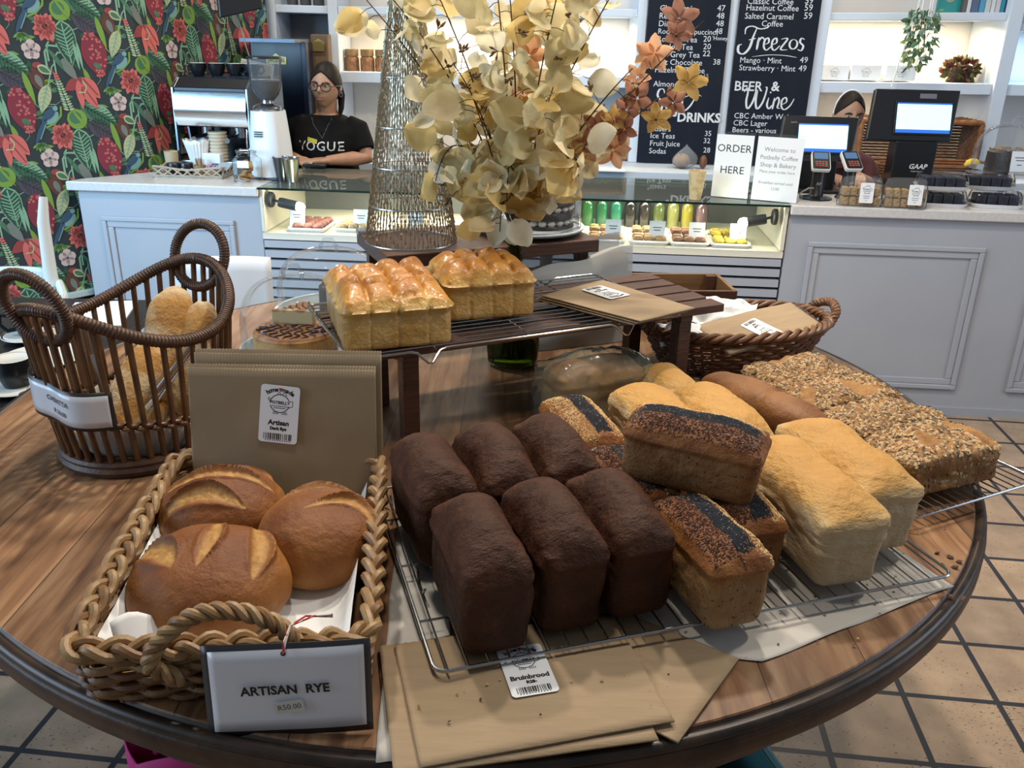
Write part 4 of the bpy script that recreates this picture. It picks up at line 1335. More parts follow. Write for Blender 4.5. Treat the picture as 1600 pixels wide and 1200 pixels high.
for sx in (-1, 1):
    mb = MB()
    mb.prism([(-0.235, 0.0), (-0.225, 0.40), (-0.17, 0.445), (0.20, 0.43), (0.20, 0.0), (-0.07, 0.0), (-0.11, 0.21), (-0.2, 0.21)], 0, 0.012, Matrix(((0, 0, 1, sx * 0.19 - 0.006), (1, 0, 0, 0), (0, 1, 0, 0), (0, 0, 0, 1))))
    mb.build('side_panel', M_ml, E_, smooth=False, bevel=0.002)
mb = MB()
mb.grid(2, 10, lambda u, v: (-0.185 + 0.37 * u, -0.225 + 0.2 * v, 0.385 + 0.068 * math.sin(v * PI / 2)))
mb.build('hood', mat('blue_black_hood', (0.018, 0.04, 0.075), 0.2, 0.3), E_)
MB().box((0, -0.09, 0.03), (0.36, 0.30, 0.06)).build('drip_tray', M_steel, E_, smooth=False, bevel=0.004)
for x in (-0.08, 0.09):
    mb = MB()
    mb.cyl((x, -0.12, 0.165), 0.032, 0.05, 20)
    mb.tube([(x, -0.14, 0.178), (x, -0.27, 0.165)], [0.010, 0.014], 10)
    mb.build('portafilter', M_chrome, E_)
MB().tube([(0.165, -0.2, 0.23), (0.175, -0.235, 0.15), (0.18, -0.24, 0.09)], 0.005, 8).build('steam_wand', M_chrome, E_)
def coffee_cup(r=0.042, h=0.06):
    c = thing('coffee_cup', 'x', 'cup')
    MB().lathe([(0, 0.002), (r * 0.55, 0), (r * 0.62, 0.004), (r * 0.95, h * 0.6), (r, h), (r * 0.95, h), (r * 0.88, h * 0.55), (r * 0.5, 0.008), (0, 0.007)], 28).build('cup_body', M_black, c)
    MB().lathe([(r * 0.945, h - 0.0005), (r * 1.0, h + 0.001), (r * 0.93, h + 0.001), (r * 0.85, h * 0.55), (r * 0.45, 0.0095), (0, 0.009)], 28).build('white_glaze', mat('white_glaze', (0.62, 0.60, 0.55), 0.15), c)
    MB().tube([(r * 0.95, 0, h * 0.8), (r * 1.5, 0, h * 0.85), (r * 1.6, 0, h * 0.5), (r * 1.25, 0, h * 0.25), (r * 0.75, 0, h * 0.3)], 0.005, 8).build('handle', M_black, c)
    return c
cc = coffee_cup()
for i, (x, y, rz, lb) in enumerate(((-1.59, 4.56, 200, 'black cup upright on the espresso machine, nearest the wallpaper'), (-1.50, 4.565, 20, 'black cup with white inside, second along the espresso machine top'),
                                    (-1.41, 4.57, -20, 'black cup third along the espresso machine top'), (-1.33, 4.575, -10, 'black cup on the espresso machine nearest the grinder'))):
    loc = (x, y, ZC + 0.448)
    if i == 0:
        cc.location = loc
        cc.rotation_euler.z = rad(rz)
        cc['label'] = lb
        cc['group'] = 'cups on the espresso machine'
    else:
        dup(cc, loc, rz, lb, 'cups on the espresso machine')
t = thing('milk_carton', 'pale carton lying on the espresso machine behind the cups', 'carton', (-1.335, 4.66, ZC + 0.447), 20)
MB().box((0, 0, 0.035), (0.16, 0.06, 0.07), xf((0, 0, 0), ry=12)).build('carton', mat('dull_carton', (0.30, 0.27, 0.22), 0.5), t, smooth=False, bevel=0.004)
# grinder
G = thing('coffee_grinder', 'white coffee grinder with a glass hopper half full of beans', 'coffee grinder', (-1.185, 4.29, ZC), CRZ - 8)
mb = MB()
def gf(u, v):
    a = 2 * PI * u
    sg = lambda q, p: math.copysign(abs(q) ** p, q)
    w_ = 0.088 - 0.022 * v ** 1.6
    return (w_ * sg(math.cos(a), 0.5), (0.10 - 0.02 * v) * sg(math.sin(a), 0.5), 0.30 * v + 0.012)
mb.grid(36, 12, gf, cu=True)
mb.f.append(tuple(i * 12 + 11 for i in range(36)))
mb.mi.append(0)
mb.build('grinder_body', mat('white_enamel', (0.70, 0.72, 0.75), 0.25), G)
MB().box((0, 0, 0.007), (0.17, 0.2, 0.014)).build('foot_plate', M_black, G, smooth=False, bevel=0.003)
mb = MB()
for k in range(3):
    mb.box((-0.012, -0.093 + 0.001 * k, 0.20 + 0.010 * k), (0.04, 0.012, 0.004))
mb.build('vent_slots', M_ink, G, smooth=False)
MB().lathe([(0, 0.312), (0.068, 0.312), (0.070, 0.325), (0.062, 0.335), (0.03, 0.345), (0.028, 0.37), (0, 0.37)], 28).build('collar', M_chrome, G)
MB().lathe([(0.028, 0.352), (0.055, 0.385), (0.072, 0.43), (0.078, 0.545)], 32).build('hopper', clear('hopper_plastic', (0.80, 0.82, 0.84), 0.06, 1.8, 0.16, (0.4, 0.42, 0.45)), G)
MB().lathe([(0.0, 0.356), (0.026, 0.356), (0.052, 0.388), (0.067, 0.43), (0.068, 0.442), (0.0, 0.448)], 28).build('coffee_beans', mat('coffee_beans', (0.045, 0.022, 0.012), 0.35, bump=1.0, bscale=140, dist=0.004), G)
MB().lathe([(0, 0.553), (0.07, 0.553), (0.081, 0.549), (0.081, 0.543), (0, 0.543)], 28).build('hopper_lid', M_black, G)
# cookie jar
J_ = thing('cookie_jar', 'square glass jar of biscuits with a clip lid and white tag', 'jar', (-1.262, 4.135, ZC), CRZ)
sgn = lambda q, p: math.copysign(abs(q) ** p, q)
def jf(u, v, s=1.0):
    a = 2 * PI * u
    pr = [(0.052, 0), (0.060, 0.008), (0.060, 0.10), (0.050, 0.118), (0.043, 0.124), (0.043, 0.140)]
    t = v * 5
    i = min(int(t), 4)
    t -= i
    r_, z_ = pr[i][0] + (pr[i + 1][0] - pr[i][0]) * t, pr[i][1] + (pr[i + 1][1] - pr[i][1]) * t
    e = 0.55 if z_ < 0.11 else 1
    return (r_ * s * sgn(math.cos(a), e), r_ * s * sgn(math.sin(a), e), z_)
MB().grid(40, 26, jf, cu=True).build('jar_body', M_glass, J_)
MB().lathe([(0, 0.152), (0.03, 0.151), (0.046, 0.148), (0.048, 0.142), (0.044, 0.139), (0, 0.139)], 28).build('jar_lid', M_glass, J_)
MB().tube([(0.047 * math.cos(a), 0.047 * math.sin(a), 0.137) for a in [i * PI / 14 for i in range(28)]], 0.0018, 6, True).build('clip_wire', M_chrome, J_)
tag_ = MB().box((0.004, -0.0625, 0.088), (0.055, 0.001, 0.032)).build('tag', M_card, J_, smooth=False)
for k in range(9):
    c = MB().box((0, 0, 0), (0.05, 0.035, 0.014), xf((rnd.uniform(-0.018, 0.018), rnd.uniform(-0.02, 0.02), 0.014 + 0.0092 * k), rx=rnd.uniform(-25, 25), ry=rnd.uniform(-25, 25), rz=rnd.uniform(0, 180))).build('biscuit', mat('golden_biscuit', (0.40, 0.24, 0.09), 0.7, col2=(0.26, 0.12, 0.04), scale=50), None, smooth=False, bevel=0.004)
    c.location = J_.location
    c.rotation_euler = J_.rotation_euler
    tag(c, 'golden biscuit in the clip-lid glass jar', 'biscuit', 'biscuits in the glass jar')
for i, (x, y, m, lb) in enumerate(((-1.112, 4.18, mat('dark_steel', (0.16, 0.17, 0.2), 0.25, 1.0), 'darker steel beaker standing on the glass case, nearer the grinder'), (-1.062, 4.16, mat('bright_steel', (0.50, 0.46, 0.40), 0.25, 1.0), 'brighter steel beaker standing on the glass case'))):
    t = thing('steel_beaker', lb, 'beaker', (x, y, ZC + 0.0005), 0, 'steel beakers')
    MB().lathe([(0, 0), (0.026, 0), (0.040, 0.105), (0.042, 0.107), (0.042, 0.112), (0.039, 0.112), (0.024, 0.004), (0, 0.004)], 28).build('beaker_body', m, t)
# blue-black coffee vending cabinet behind
VM = thing('coffee_vending_cabinet', 'tall blue-black coffee vending cabinet with a gold badge behind the grinder', 'vending machine', (-1.325, 5.20, 0.93), CRZ)
MB().box((0, -0.02, 0.32), (0.29, 0.20, 0.64)).build('cabinet_body', mat('blue_black', (0.004, 0.009, 0.022), 0.3), VM, smooth=False, bevel=0.006)
MB().box((0, -0.125, 0.645), (0.30, 0.25, 0.018)).build('top_trim', mat('steel_trim', (0.12, 0.15, 0.19), 0.4, 0.6), VM, smooth=False)
MB().box((0.155, -0.1, 0.34), (0.03, 0.05, 0.60)).build('door_edge', mat('blue_edge', (0.008, 0.02, 0.05), 0.35), VM, smooth=False, bevel=0.004)
bd_ = MB().prism([(-0.055, -0.022), (0.055, -0.022), (0.058, 0.016), (0.02, 0.020), (0, 0.036), (-0.02, 0.020), (-0.058, 0.016)], 0, 0.004, frame((-0.0, -0.121, 0.545), (1, 0, 0), (0, 0, 1))).build('badge', mat('gold_badge', (0.36, 0.27, 0.10), 0.35, 0.6), VM, smooth=False)
mb = MB()
text_mb(mb, 'JACOBS', 0.027, frame((0, -0.1255, 0.542), (1, 0, 0), (0, 0, 1)), 0.0006, 0, 'CENTER', 0)
mb.build('badge_lettering', M_ink, bd_, smooth=False)
MB().box((0.02, -0.125, 0.18), (0.18, 0.012, 0.10)).build('dispense_bay', M_steel, VM, smooth=False, bevel=0.004)
t = tag(MB().box((0, 0, 0.34), (0.10, 0.08, 0.68)).build('badged_panel', mat('brown_panel', (0.15, 0.09, 0.05), 0.7), loc=(-1.135, 5.33, 0.93), rz=CRZ, smooth=False, bevel=0.006), 'tall brown side panel with gold badge beside the vending cabinet', 'panel')  # brown badged side panel, modelled as a separate block
MB().prism([(-0.03, -0.03), (0.03, -0.03), (0.034, 0.02), (0, 0.036), (-0.034, 0.02)], 0, 0.003, frame((0, -0.051, 0.62), (1, 0, 0), (0, 0, 1))).build('badge', mat('gold_badge', (0.36, 0.27, 0.10)), t, smooth=False)
SC = thing('side_cabinet', 'dark low cabinet carrying the vending cabinet behind the barista', 'cabinet', K(-1.27, 1.42, 0), CRZ)
MB().box((0, 0, 0.45), (0.36, 0.40, 0.90)).build('cabinet_body', M_dark, SC, smooth=False)
MB().box((0, 0, 0.915), (0.38, 0.42, 0.03)).build('worktop', M_shelf, SC, smooth=False)
# black hanging speaker in the corner
t = thing('corner_speaker', 'black wedge speaker hanging in the wallpapered corner', 'speaker', (-1.455, 4.70, 1.675), 20)
mb = MB()
mb.prism([(-0.05, 0.0), (0.16, 0.05), (0.16, 0.4), (-0.05, 0.4)], -0.08, 0.08, Matrix(((1, 0, 0, 0), (0, 0, 1, 0), (0, 1, 0, 0), (0, 0, 0, 1))))
mb.build('speaker_box', M_black, t, smooth=False, bevel=0.006)
MB().tube([(0.05, 0.02, 0.3), (0.02, 0.12, 0.3), (-0.02, 0.2, 0.3)], 0.008, 8).build('bracket', M_dark, t)
tag(MB().tube([(-1.44, 4.76, 1.72), (-1.42, 4.9, 1.45), (-1.40, 5.0, 1.2), (-1.37, 5.08, 1.0), (-1.36, 5.0, 0.94)], 0.003, 6).build('cable', mat('pale_cable', (0.40, 0.36, 0.28), 0.5)), 'thin pale cable hanging from the corner speaker', 'cable')

# --- the order-here sign in acrylic, paper cup, tills, readers
def acrylic_sign(lab, x0, x1, y0, y1, rows, grp):
    ang = math.degrees(math.atan2(y1 - y0, x1 - x0))
    w = math.hypot(x1 - x0, y1 - y0)
    t = thing('acrylic_sign', lab, 'sign', ((x0 + x1) / 2, (y0 + y1) / 2, ZC), ang, grp, rx=-3)
    mb = MB()
    mb.box((0, 0, 0.145), (w, 0.003, 0.286))
    mb.box((0, 0.035, 0.0015), (w, 0.075, 0.003))
    mb.build('acrylic_holder', M_acryl, t, smooth=False)
    MB().box((0, -0.0022, 0.139), (w - 0.006, 0.0006, 0.272)).build('sheet', M_paper, t, smooth=False)
    mb = MB()
    for tx, z, sz in rows:
        text_mb(mb, tx, sz, frame((0.0, -0.0028, z), (1, 0, 0), (0, 0, 1)), 0, 0, 'CENTER', 0)
    return t, mb


t, mb = acrylic_sign('acrylic stand reading order here on the glass case', 0.885, 1.042, 3.985, 3.925, (('ORDER', 0.215, 0.046), ('HERE', 0.122, 0.046)), 'acrylic signs on the counter')
mb.build('lettering', M_ink, t, smooth=False)
t, mb = acrylic_sign('acrylic stand with grey welcome text beside the till', 1.052, 1.235, 3.925, 3.835, (('Welcome to', 0.222, 0.026), ('Potbelly Coffee', 0.188, 0.026), ('Shop & Bakery', 0.156, 0.026), ('Place your order here', 0.128, 0.017), ('Breakfast served until', 0.080, 0.017), ('12:00', 0.055, 0.017)), 'acrylic signs on the counter')
mb.build('lettering', mat('mid_grey_ink', (0.20, 0.20, 0.21), 0.6), t, smooth=False)
t = cup_simple('paper_cup', 'printed cream paper cup standing on the glass case beside the order sign', 'cup', (0.80, 3.90, ZC + 0.001), 0.026, 0.039, 0.125, mat('printed_cup', (0.62, 0.47, 0.25), 0.55, col2=(0.50, 0.36, 0.18), scale=40, contrast=(0.5, 0.6)))


def pos(lab, loc, rz, w, h, tilt, scr, base, grp='tills'):
    """till monitor: black shell, lit customer screen, pedestal"""
    t = thing('till_monitor', lab, 'till', loc, rz, grp)
    zc = base
    T = xf((0, 0, zc), rx=-tilt)
    mb = MB()
    mb.prism([(-w / 2 - 0.012, 0), (w / 2 - 0.012, 0), (w / 2 + 0.012, h), (-w / 2 + 0.012, h)], -0.018, 0.018, T @ frame((0, 0, 0), (1, 0, 0), (0, 0, 1)))
    mb.build('monitor_shell', M_black, t, smooth=False, bevel=0.006)
    sx, sz, sw, sh = scr
    mb = MB().box((sx, -0.0215, sz), (sw + 0.016, 0.008, sh + 0.018), T)
    b = mb.build('customer_display', M_black, t, smooth=False, bevel=0.002)
    MB().box((sx, -0.027, sz), (sw, 0.003, sh), T).build('screen_bar', mat('screen_blue', (0.01, 0.05, 0.3), 0.3, emit=(0.05, 0.25, 0.95), estr=0.7), b, smooth=False)
    MB().box((sx, -0.029, sz + 0.004), (sw, 0.003, sh - 0.022), T).build('screen', mat('screen_white', (0.5, 0.8, 1.0), 0.3, emit=(0.50, 0.90, 1.0), estr=1.0), b, smooth=False)
    return t, T


P1, T = pos('till with a lit screen behind the welcome sign and card reader', K(1.41, 0.42, ZC), CRZ, 0.345, 0.205, 14, (0.02, 0.105, 0.225, 0.128), 0.138)
MB().box((0, 0.03, 0.075), (0.20, 0.10, 0.15)).build('pedestal', M_black, P1, smooth=False, bevel=0.006)
MB().box((0, 0.02, 0.008), (0.26, 0.2, 0.016)).build('foot', M_black, P1, smooth=False, bevel=0.005)
mb = MB()
text_mb(mb, 'sam4s', 0.012, T @ frame((-0.115, -0.0195, 0.175), (1, 0, 0), (0, 0, 1)), 0, 0, 'CENTER', 0)
mb.build('shell_print', M_chalk2, P1, smooth=False)
P2, T = pos('taller till with a lit screen on a square black pedestal', K(1.845, 0.47, ZC), CRZ, 0.385, 0.235, 14, (0.045, 0.105, 0.245, 0.135), 0.235)
MB().box((0.03, 0.03, 0.12), (0.19, 0.11, 0.24)).build('pedestal', M_black, P2, smooth=False, bevel=0.006)
MB().box((0.03, 0.02, 0.008), (0.26, 0.2, 0.016)).build('foot', M_black, P2, smooth=False, bevel=0.005)
mb = MB()
text_mb(mb, 'GAAP', 0.032, frame((0.05, -0.0265, 0.125), (1, 0, 0), (0, 0, 1)), 0.0006, 0.2, 'CENTER', 0)
text_mb(mb, 'POINT OF SALE', 0.008, frame((0.05, -0.0265, 0.103), (1, 0, 0), (0, 0, 1)), 0, 0, 'CENTER', 0)
mb.build('pedestal_print', M_chalk, P2, smooth=False)
MB().box((0.06, -0.0195, 0.205), (0.075, 0.002, 0.022), xf((0, 0, 0.235), rx=-14)).build('label_plate', mat('grey_plate', (0.16, 0.16, 0.2), 0.3), P2, smooth=False, bevel=0.0008)


def reader(lab, loc, rz, base_r):
    t = thing('card_reader', lab, 'card reader', loc, rz, 'card readers')
    mb = MB()
    mb.lathe([(0, 0), (base_r, 0), (base_r, 0.006), (0.035, 0.014), (0.03, 0.02), (0.028, 0.14), (0, 0.14)], 28)
    mb.build('stand', M_black, t)
    T = xf((0, 0, 0.165), rx=42)
    MB().prism(rounded(0.082, 0.105, 0.012), -0.012, 0.008, T).build('reader_body', M_card, t, smooth=False, bevel=0.003)
    k = MB().prism(rounded(0.074, 0.098, 0.008), 0.0083, 0.010, T).build('face', M_black, t, smooth=False)
    MB().prism(rounded(0.060, 0.035, 0.003), 0.0103, 0.0108, T @ Matrix.Translation((0, 0.024, 0))).build('display', mat('reader_screen', (0.05, 0.09, 0.16), 0.2, emit=(0.10, 0.22, 0.40), estr=0.5), k, smooth=False)
    mk = [mat('key_red', (0.5, 0.05, 0.03), 0.5), mat('key_grey', (0.2, 0.08, 0.07), 0.5), mat('key_green', (0.05, 0.25, 0.1), 0.5)]
    for i in range(4):
        for j in range(3):
            MB().box((-0.02 + 0.0135 * i, -0.012 - 0.011 * j, 0.0115), (0.010, 0.007, 0.002), T).build('key', mk[0 if (i + j) % 2 else (2 if i == 3 else 1)], k, smooth=False)
    mb = MB()
    text_mb(mb, 'AP', 0.018, frame((0.0, -0.0295, 0.07), (1, 0, 0), (0, 0, 1)), 0, 0, 'CENTER', 0)
    mb.build('stand_print', M_chalk2, t, smooth=False)
    return t


reader('card reader on a round black stand beside the welcome sign', (1.365, 3.985, ZC), CRZ - 4, 0.072)
reader('card reader on a black stand between the two tills', (1.515, 4.02, ZC), CRZ + 14, 0.05)
tag(MB().tube([(1.30, 3.96, ZC + 0.006), (1.27, 3.93, ZC + 0.03), (1.30, 3.90, ZC + 0.06), (1.33, 3.93, ZC + 0.055)], 0.004, 6).build('cable', mat('grey_cable', (0.25, 0.25, 0.25), 0.5)), 'grey cable loop beside the card reader stand', 'cable')
mb = MB()
mb.tube([(1.58, 4.02, ZC + 0.04), (1.63, 4.01, ZC + 0.075), (1.70, 4.03, ZC + 0.06), (1.76, 4.0, ZC + 0.03)], 0.006, 6)
tag(mb.build('till_cable', M_black), 'tangled black cable behind the bagged rusks', 'cable')

# bagged rusks
M_rusk = mat('rusk', (0.44, 0.29, 0.12), 0.85, col2=(0.30, 0.17, 0.06), scale=70, bump=0.8, bscale=120, dist=0.004)
for i, (x, y, n, lb) in enumerate(((1.505, 3.83, 3, 'clear bag of golden rusks nearer the card reader'), (1.685, 3.80, 3, 'clear bag of golden rusks nearer the boxed cakes'))):
    t = thing('rusk_bag', lb, 'bag of rusks', (x, y, ZC), CRZ + (0 if i == 0 else -4), 'bagged rusks')
    r = random.Random(i)
    MB().grid(20, 10, lambda u, v: ((0.094 - 0.012 * v ** 3) * sgn(math.cos(2 * PI * u), 0.5), (0.044 - 0.028 * v ** 2) * sgn(math.sin(2 * PI * u), 0.6), 0.002 + 0.122 * v + 0.006 * math.sin(11 * u) * v), cu=True).build('cellophane', M_film, t)
    lbp = MB().prism(rounded(0.058, 0.085, 0.004), 0, 0.0006, frame((0.012 + 0.02 * i, -0.047, 0.062), (1, 0, 0), (0, 0.12, 1))).build('label_sticker', M_card, t, smooth=False)
    mb = MB()
    T = frame((0.012 + 0.02 * i, -0.048, 0.062), (1, 0, 0), (0, 0.12, 1))
    emblem(mb, T @ Matrix.Translation((0, 0.014, 0)), 0.036)
    for yy, w_ in ((-0.014, 0.03), (-0.022, 0.024), (-0.032, 0.008)):
        mb.add([(-w_ / 2, yy, 0), (w_ / 2, yy, 0), (w_ / 2, yy + 0.002, 0), (-w_ / 2, yy + 0.002, 0)], [(0, 1, 2, 3)], T)
    mb.build('print', M_grey_ink, lbp, smooth=False)
    for k in range(10):
        col, row = k % 5, k // 5
        q = MB().box((0, 0, 0), (0.030, 0.052, 0.036)).build('rusk', M_rusk, None, smooth=False, bevel=0.006)
        M0 = t.matrix_basis @ xf((-0.066 + 0.0325 * col, 0.004 * r.uniform(-1, 1), 0.022 + 0.040 * row), ry=r.uniform(-8, 8), rz=r.uniform(-6, 6))
        q.matrix_world = M0
        tag(q, ('golden rusk in the bag nearer the card reader', 'golden rusk in the bag nearer the boxed cakes')[i], 'rusk', ('rusks in the bag nearer the card reader', 'rusks in the bag nearer the boxed cakes')[i])
# boxed dark cakes in two stacks
CONT = [(1.88, 3.88, 0, 'lower clear tub of dark cakes beside the rusk bags'), (1.875, 3.885, 1, 'upper clear tub of dark cakes beside the rusk bags'), (2.12, 3.875, 0, 'lower clear tub of dark cakes below the glass dome'), (2.095, 3.92, 1, 'upper clear tub of dark cakes below the glass dome')]
for i, (x, y, lv, lb) in enumerate(CONT):
    t = thing('cake_tub', lb, 'cake tub', (x, y, ZC + 0.072 * lv + 0.0005), CRZ + (-6, -2, -8, -6)[i], 'stacked cake tubs')
    MB().grid(28, 4, lambda u, v: ((0.098 + 0.012 * v) * sgn(math.cos(2 * PI * u), 0.5), (0.062 + 0.012 * v) * sgn(math.sin(2 * PI * u), 0.5), 0.018 * v), cu=True).build('white_base', M_card, t)
    MB().box((0, 0, 0.001), (0.17, 0.10, 0.002)).build('tub_floor', M_card, t, smooth=False)
    MB().grid(32, 8, lambda u, v: ((0.106 - 0.016 * v ** 2) * (1 if v < 0.99 else 0.0) * sgn(math.cos(2 * PI * u), 0.5), (0.070 - 0.014 * v ** 2) * (1 if v < 0.99 else 0.0) * sgn(math.sin(2 * PI * u), 0.5), 0.019 + 0.050 * min(1, v * 1.15)), cu=True).build('clear_lid', clear('tub_plastic', (0.92, 0.94, 0.97), 0.05, 1.6), t)
    for k in range(4):
        MB().box((-0.066 + 0.044 * k, 0, 0.030), (0.040, 0.095, 0.046)).build('cake_slice', mat('dark_cake', (0.012, 0.013, 0.020), 0.45, col2=(0.03, 0.032, 0.045), scale=40), t, smooth=False, bevel=0.004)


def dome(par, r, h, m=M_acryl, knob=0.03, t=0.002):
    """bell-shaped cover with a loop handle"""
    k = 14
    prof = [(r * 1.01, 0), (r, 0.008)] + [(r * math.cos(a) ** 0.55, h * (0.32 + 0.68 * math.sin(a))) for a in [PI / 2 * i / k for i in range(k)]] + [(0.012, h)]
    MB().lathe(prof, 48).build('glass_dome', m, par)
    hm = clear('acrylic_handle', (0.86, 0.89, 0.90), 0.0, 1.5, 0.08)
    MB().tube([(-knob * 0.75, 0, h - 0.004), (-knob * 0.8, 0, h + knob * 0.5), (-knob * 0.4, 0, h + knob * 1.1), (knob * 0.4, 0, h + knob * 1.1), (knob * 0.8, 0, h + knob * 0.5), (knob * 0.75, 0, h - 0.004)], 0.005, 10).build('loop_handle', hm, par)


t = thing('cake_stand', 'glass-domed cake stand with a price card at the end of the till counter', 'cake stand', K(2.285, 0.42, ZC), CRZ)
MB().lathe([(0, 0), (0.085, 0), (0.08, 0.012), (0.02, 0.02), (0.016, 0.10), (0.04, 0.118), (0.165, 0.122), (0.168, 0.132), (0, 0.130)], 40).build('pedestal_plate', M_chrome, t)
dm = thing('cake_dome', 'clear glass dome over the chocolate cake on the far stand', 'cake dome', K(2.285, 0.42, ZC + 0.132), CRZ)
dome(dm, 0.155, 0.195)
t = thing('chocolate_cake', 'dark chocolate cake with nuts under the dome by the tills', 'cake', K(2.30, 0.44, ZC + 0.131), CRZ)
MB().lathe([(0, 0), (0.10, 0), (0.103, 0.01), (0.10, 0.075), (0.08, 0.085), (0, 0.086)], 36).build('sponge', mat('chocolate', (0.022, 0.012, 0.010), 0.4, bump=0.5, bscale=60), t)
mb = MB()
for k in range(40):
    a, q = rnd.uniform(0, 6.28), rnd.uniform(0.05, 0.095)
    mb.lathe([(0, -0.5), (0.7, -0.2), (0.7, 0.2), (0, 0.5)], 6, xf((q * math.cos(a), q * math.sin(a), 0.086), rx=rnd.uniform(0, 90), rz=rnd.uniform(0, 360), sc=(0.009, 0.007, 0.014)))
stuff(mb.build('nut_topping', mat('toasted_nuts', (0.30, 0.17, 0.07), 0.6), t))
t = thing('price_card', 'white price card leaning inside the far cake dome', 'card', K(2.275, 0.305, ZC + 0.1325), CRZ, rx=-8)
MB().box((0, 0, 0.045), (0.075, 0.003, 0.09)).build('card', M_card, t, smooth=False)
mb = MB()
for z_, w_ in ((0.062, 0.045), (0.05, 0.035), (0.03, 0.02)):
    mb.box((0, -0.0019, z_), (w_, 0.0004, 0.004))
mb.build('print', M_grey_ink, t, smooth=False)

# --- inside the pastry case
M_pl = mat('white_porcelain', (0.70, 0.69, 0.66), 0.2)
PAST = [(-0.97, 0.17, 'dish of dark pink pastries under the barista lamp', (0.26, 0.10, 0.085)), (-0.76, 0.2, 'dish of small iced pastries second from the barista end of the case', (0.55, 0.40, 0.22)),
        (-0.50, 0.2, 'dish of pale tartlets third from the barista end of the case', (0.60, 0.50, 0.34)), (-0.12, 0.2, 'dish of yellow pastries beside the wire cone in the case', (0.55, 0.36, 0.06)),
        (0.42, 0.17, 'dish of browned quiches next to the oak divider in the case', (0.42, 0.22, 0.07)), (0.62, 0.17, 'dish of almond slices second from the oak divider', (0.45, 0.26, 0.10)),
        (0.80, 0.17, 'dish of brown nut squares third from the oak divider', (0.24, 0.10, 0.045)), (0.985, 0.17, 'dish of yellow lemon squares nearest the till end of the case', (0.62, 0.46, 0.05))]
for i, (x, of, lb, c) in enumerate(PAST):
    t = thing('serving_dish', 'white rectangular porcelain dish carrying the ' + lb.split(' of ')[1].split(' in the case')[0], 'dish', K(x, of, 0.7505), CRZ, 'porcelain dishes in the case')
    MB().prism(rounded(0.165, 0.23, 0.02), 0, 0.006, xf()).build('dish_base', M_pl, t, smooth=False)
    mb = MB()
    P_ = rounded(0.172, 0.238, 0.022)
    mb.tube([(p[0], p[1], 0.014) for p in P_], 0.007, 6, True)
    mb.build('dish_rim', M_pl, t)
    m_ = mat('pastry_%d' % i, c, 0.6, col2=tuple(q * 0.55 for q in c), scale=60, bump=0.6, bscale=90, dist=0.003)
    r = random.Random(i)
    for k in range(12):
        q = MB()
        ix, iy = k % 3, k // 3
        q.grid(10, 6, lambda u, v: (0.024 * sgn(math.cos(2 * PI * u) * math.cos((v - 0.5) * PI), 0.6), 0.024 * sgn(math.sin(2 * PI * u) * math.cos((v - 0.5) * PI), 0.6), 0.016 + 0.016 * math.sin((v - 0.5) * PI)), cu=True)
        o = q.build('pastry', m_, None)
        o.matrix_world = t.matrix_basis @ xf((-0.05 + 0.05 * ix, -0.08 + 0.053 * iy, 0.006 + (0.0 if i < 4 else 0.012) * (iy > 1)), rz=r.uniform(-20, 20))
        tag(o, lb.replace('dish of', 'pastry among the'), 'pastry', 'pastries: ' + lb)
    pc = thing('price_card', 'white price card on the ' + lb.replace(' from the barista end of the case', ' from the left').replace(' nearest the till end of the case', ' by the till').replace(' in the case', ''), 'card', K(x + (0.03 if i != 0 else -0.06), of - 0.085 + 0.02, 0.766), CRZ, 'price cards in the case', rx=-10)
    MB().box((0, 0, 0.042), (0.072, 0.002, 0.084)).build('card', M_card, pc, smooth=False)
    mb = MB()
    for z_, w_ in ((0.055, 0.04), (0.043, 0.03)):
        mb.box((0, -0.0013, z_), (w_, 0.0004, 0.004))
    mb.build('print', M_grey_ink, pc, smooth=False)
BT = [(0.36, (0.015, 0.10, 0.03), 'dark green'), (0.43, (0.01, 0.09, 0.04), 'emerald'), (0.50, (0.012, 0.11, 0.07), 'emerald green'), (0.57, (0.012, 0.012, 0.012), 'black'), (0.64, (0.015, 0.013, 0.012), 'second black'),
      (0.71, (0.05, 0.07, 0.02), 'olive'), (0.78, (0.15, 0.16, 0.05), 'pale yellow'), (0.85, (0.20, 0.18, 0.02), 'yellow'), (0.92, (0.13, 0.08, 0.09), 'pinkish')]
for i, (x, c, nm) in enumerate(BT):
    t = thing('drink_bottle', nm + ' bottle in the row at the back of the pastry case', 'bottle', K(x, 0.47, 0.7505), 0, 'bottles at the back of the case')
    MB().lathe([(0, 0), (0.028, 0), (0.030, 0.006), (0.030, 0.10), (0.022, 0.125), (0.012, 0.145), (0.012, 0.168), (0, 0.168)], 20).build('bottle_body', mat('bottle_' + nm.replace(' ', '_'), c, 0.12, coat=0.5), t)
    MB().cyl((0, 0, 0.168), 0.0135, 0.012, 14).build('cap', M_dark if i % 2 else M_card, t)
for i, (x, c, lb) in enumerate(((0.06, (0.25, 0.03, 0.04), 'red drinks can at the back of the case by the oak divider'), (0.115, (0.02, 0.02, 0.03), 'black drinks can at the back of the case by the oak divider'))):
    t = thing('drink_can', lb, 'can', K(x, 0.30, 0.7505), 0, 'cans in the case')
    MB().lathe([(0, 0), (0.022, 0), (0.026, 0.008), (0.026, 0.14), (0.022, 0.15), (0, 0.15)], 20).build('can_body', mat('can_%d' % i, c, 0.3, 0.4), t)
    MB().lathe([(0.021, 0.15), (0.023, 0.151), (0.023, 0.154), (0, 0.152)], 20).build('can_lid', M_steel, t)

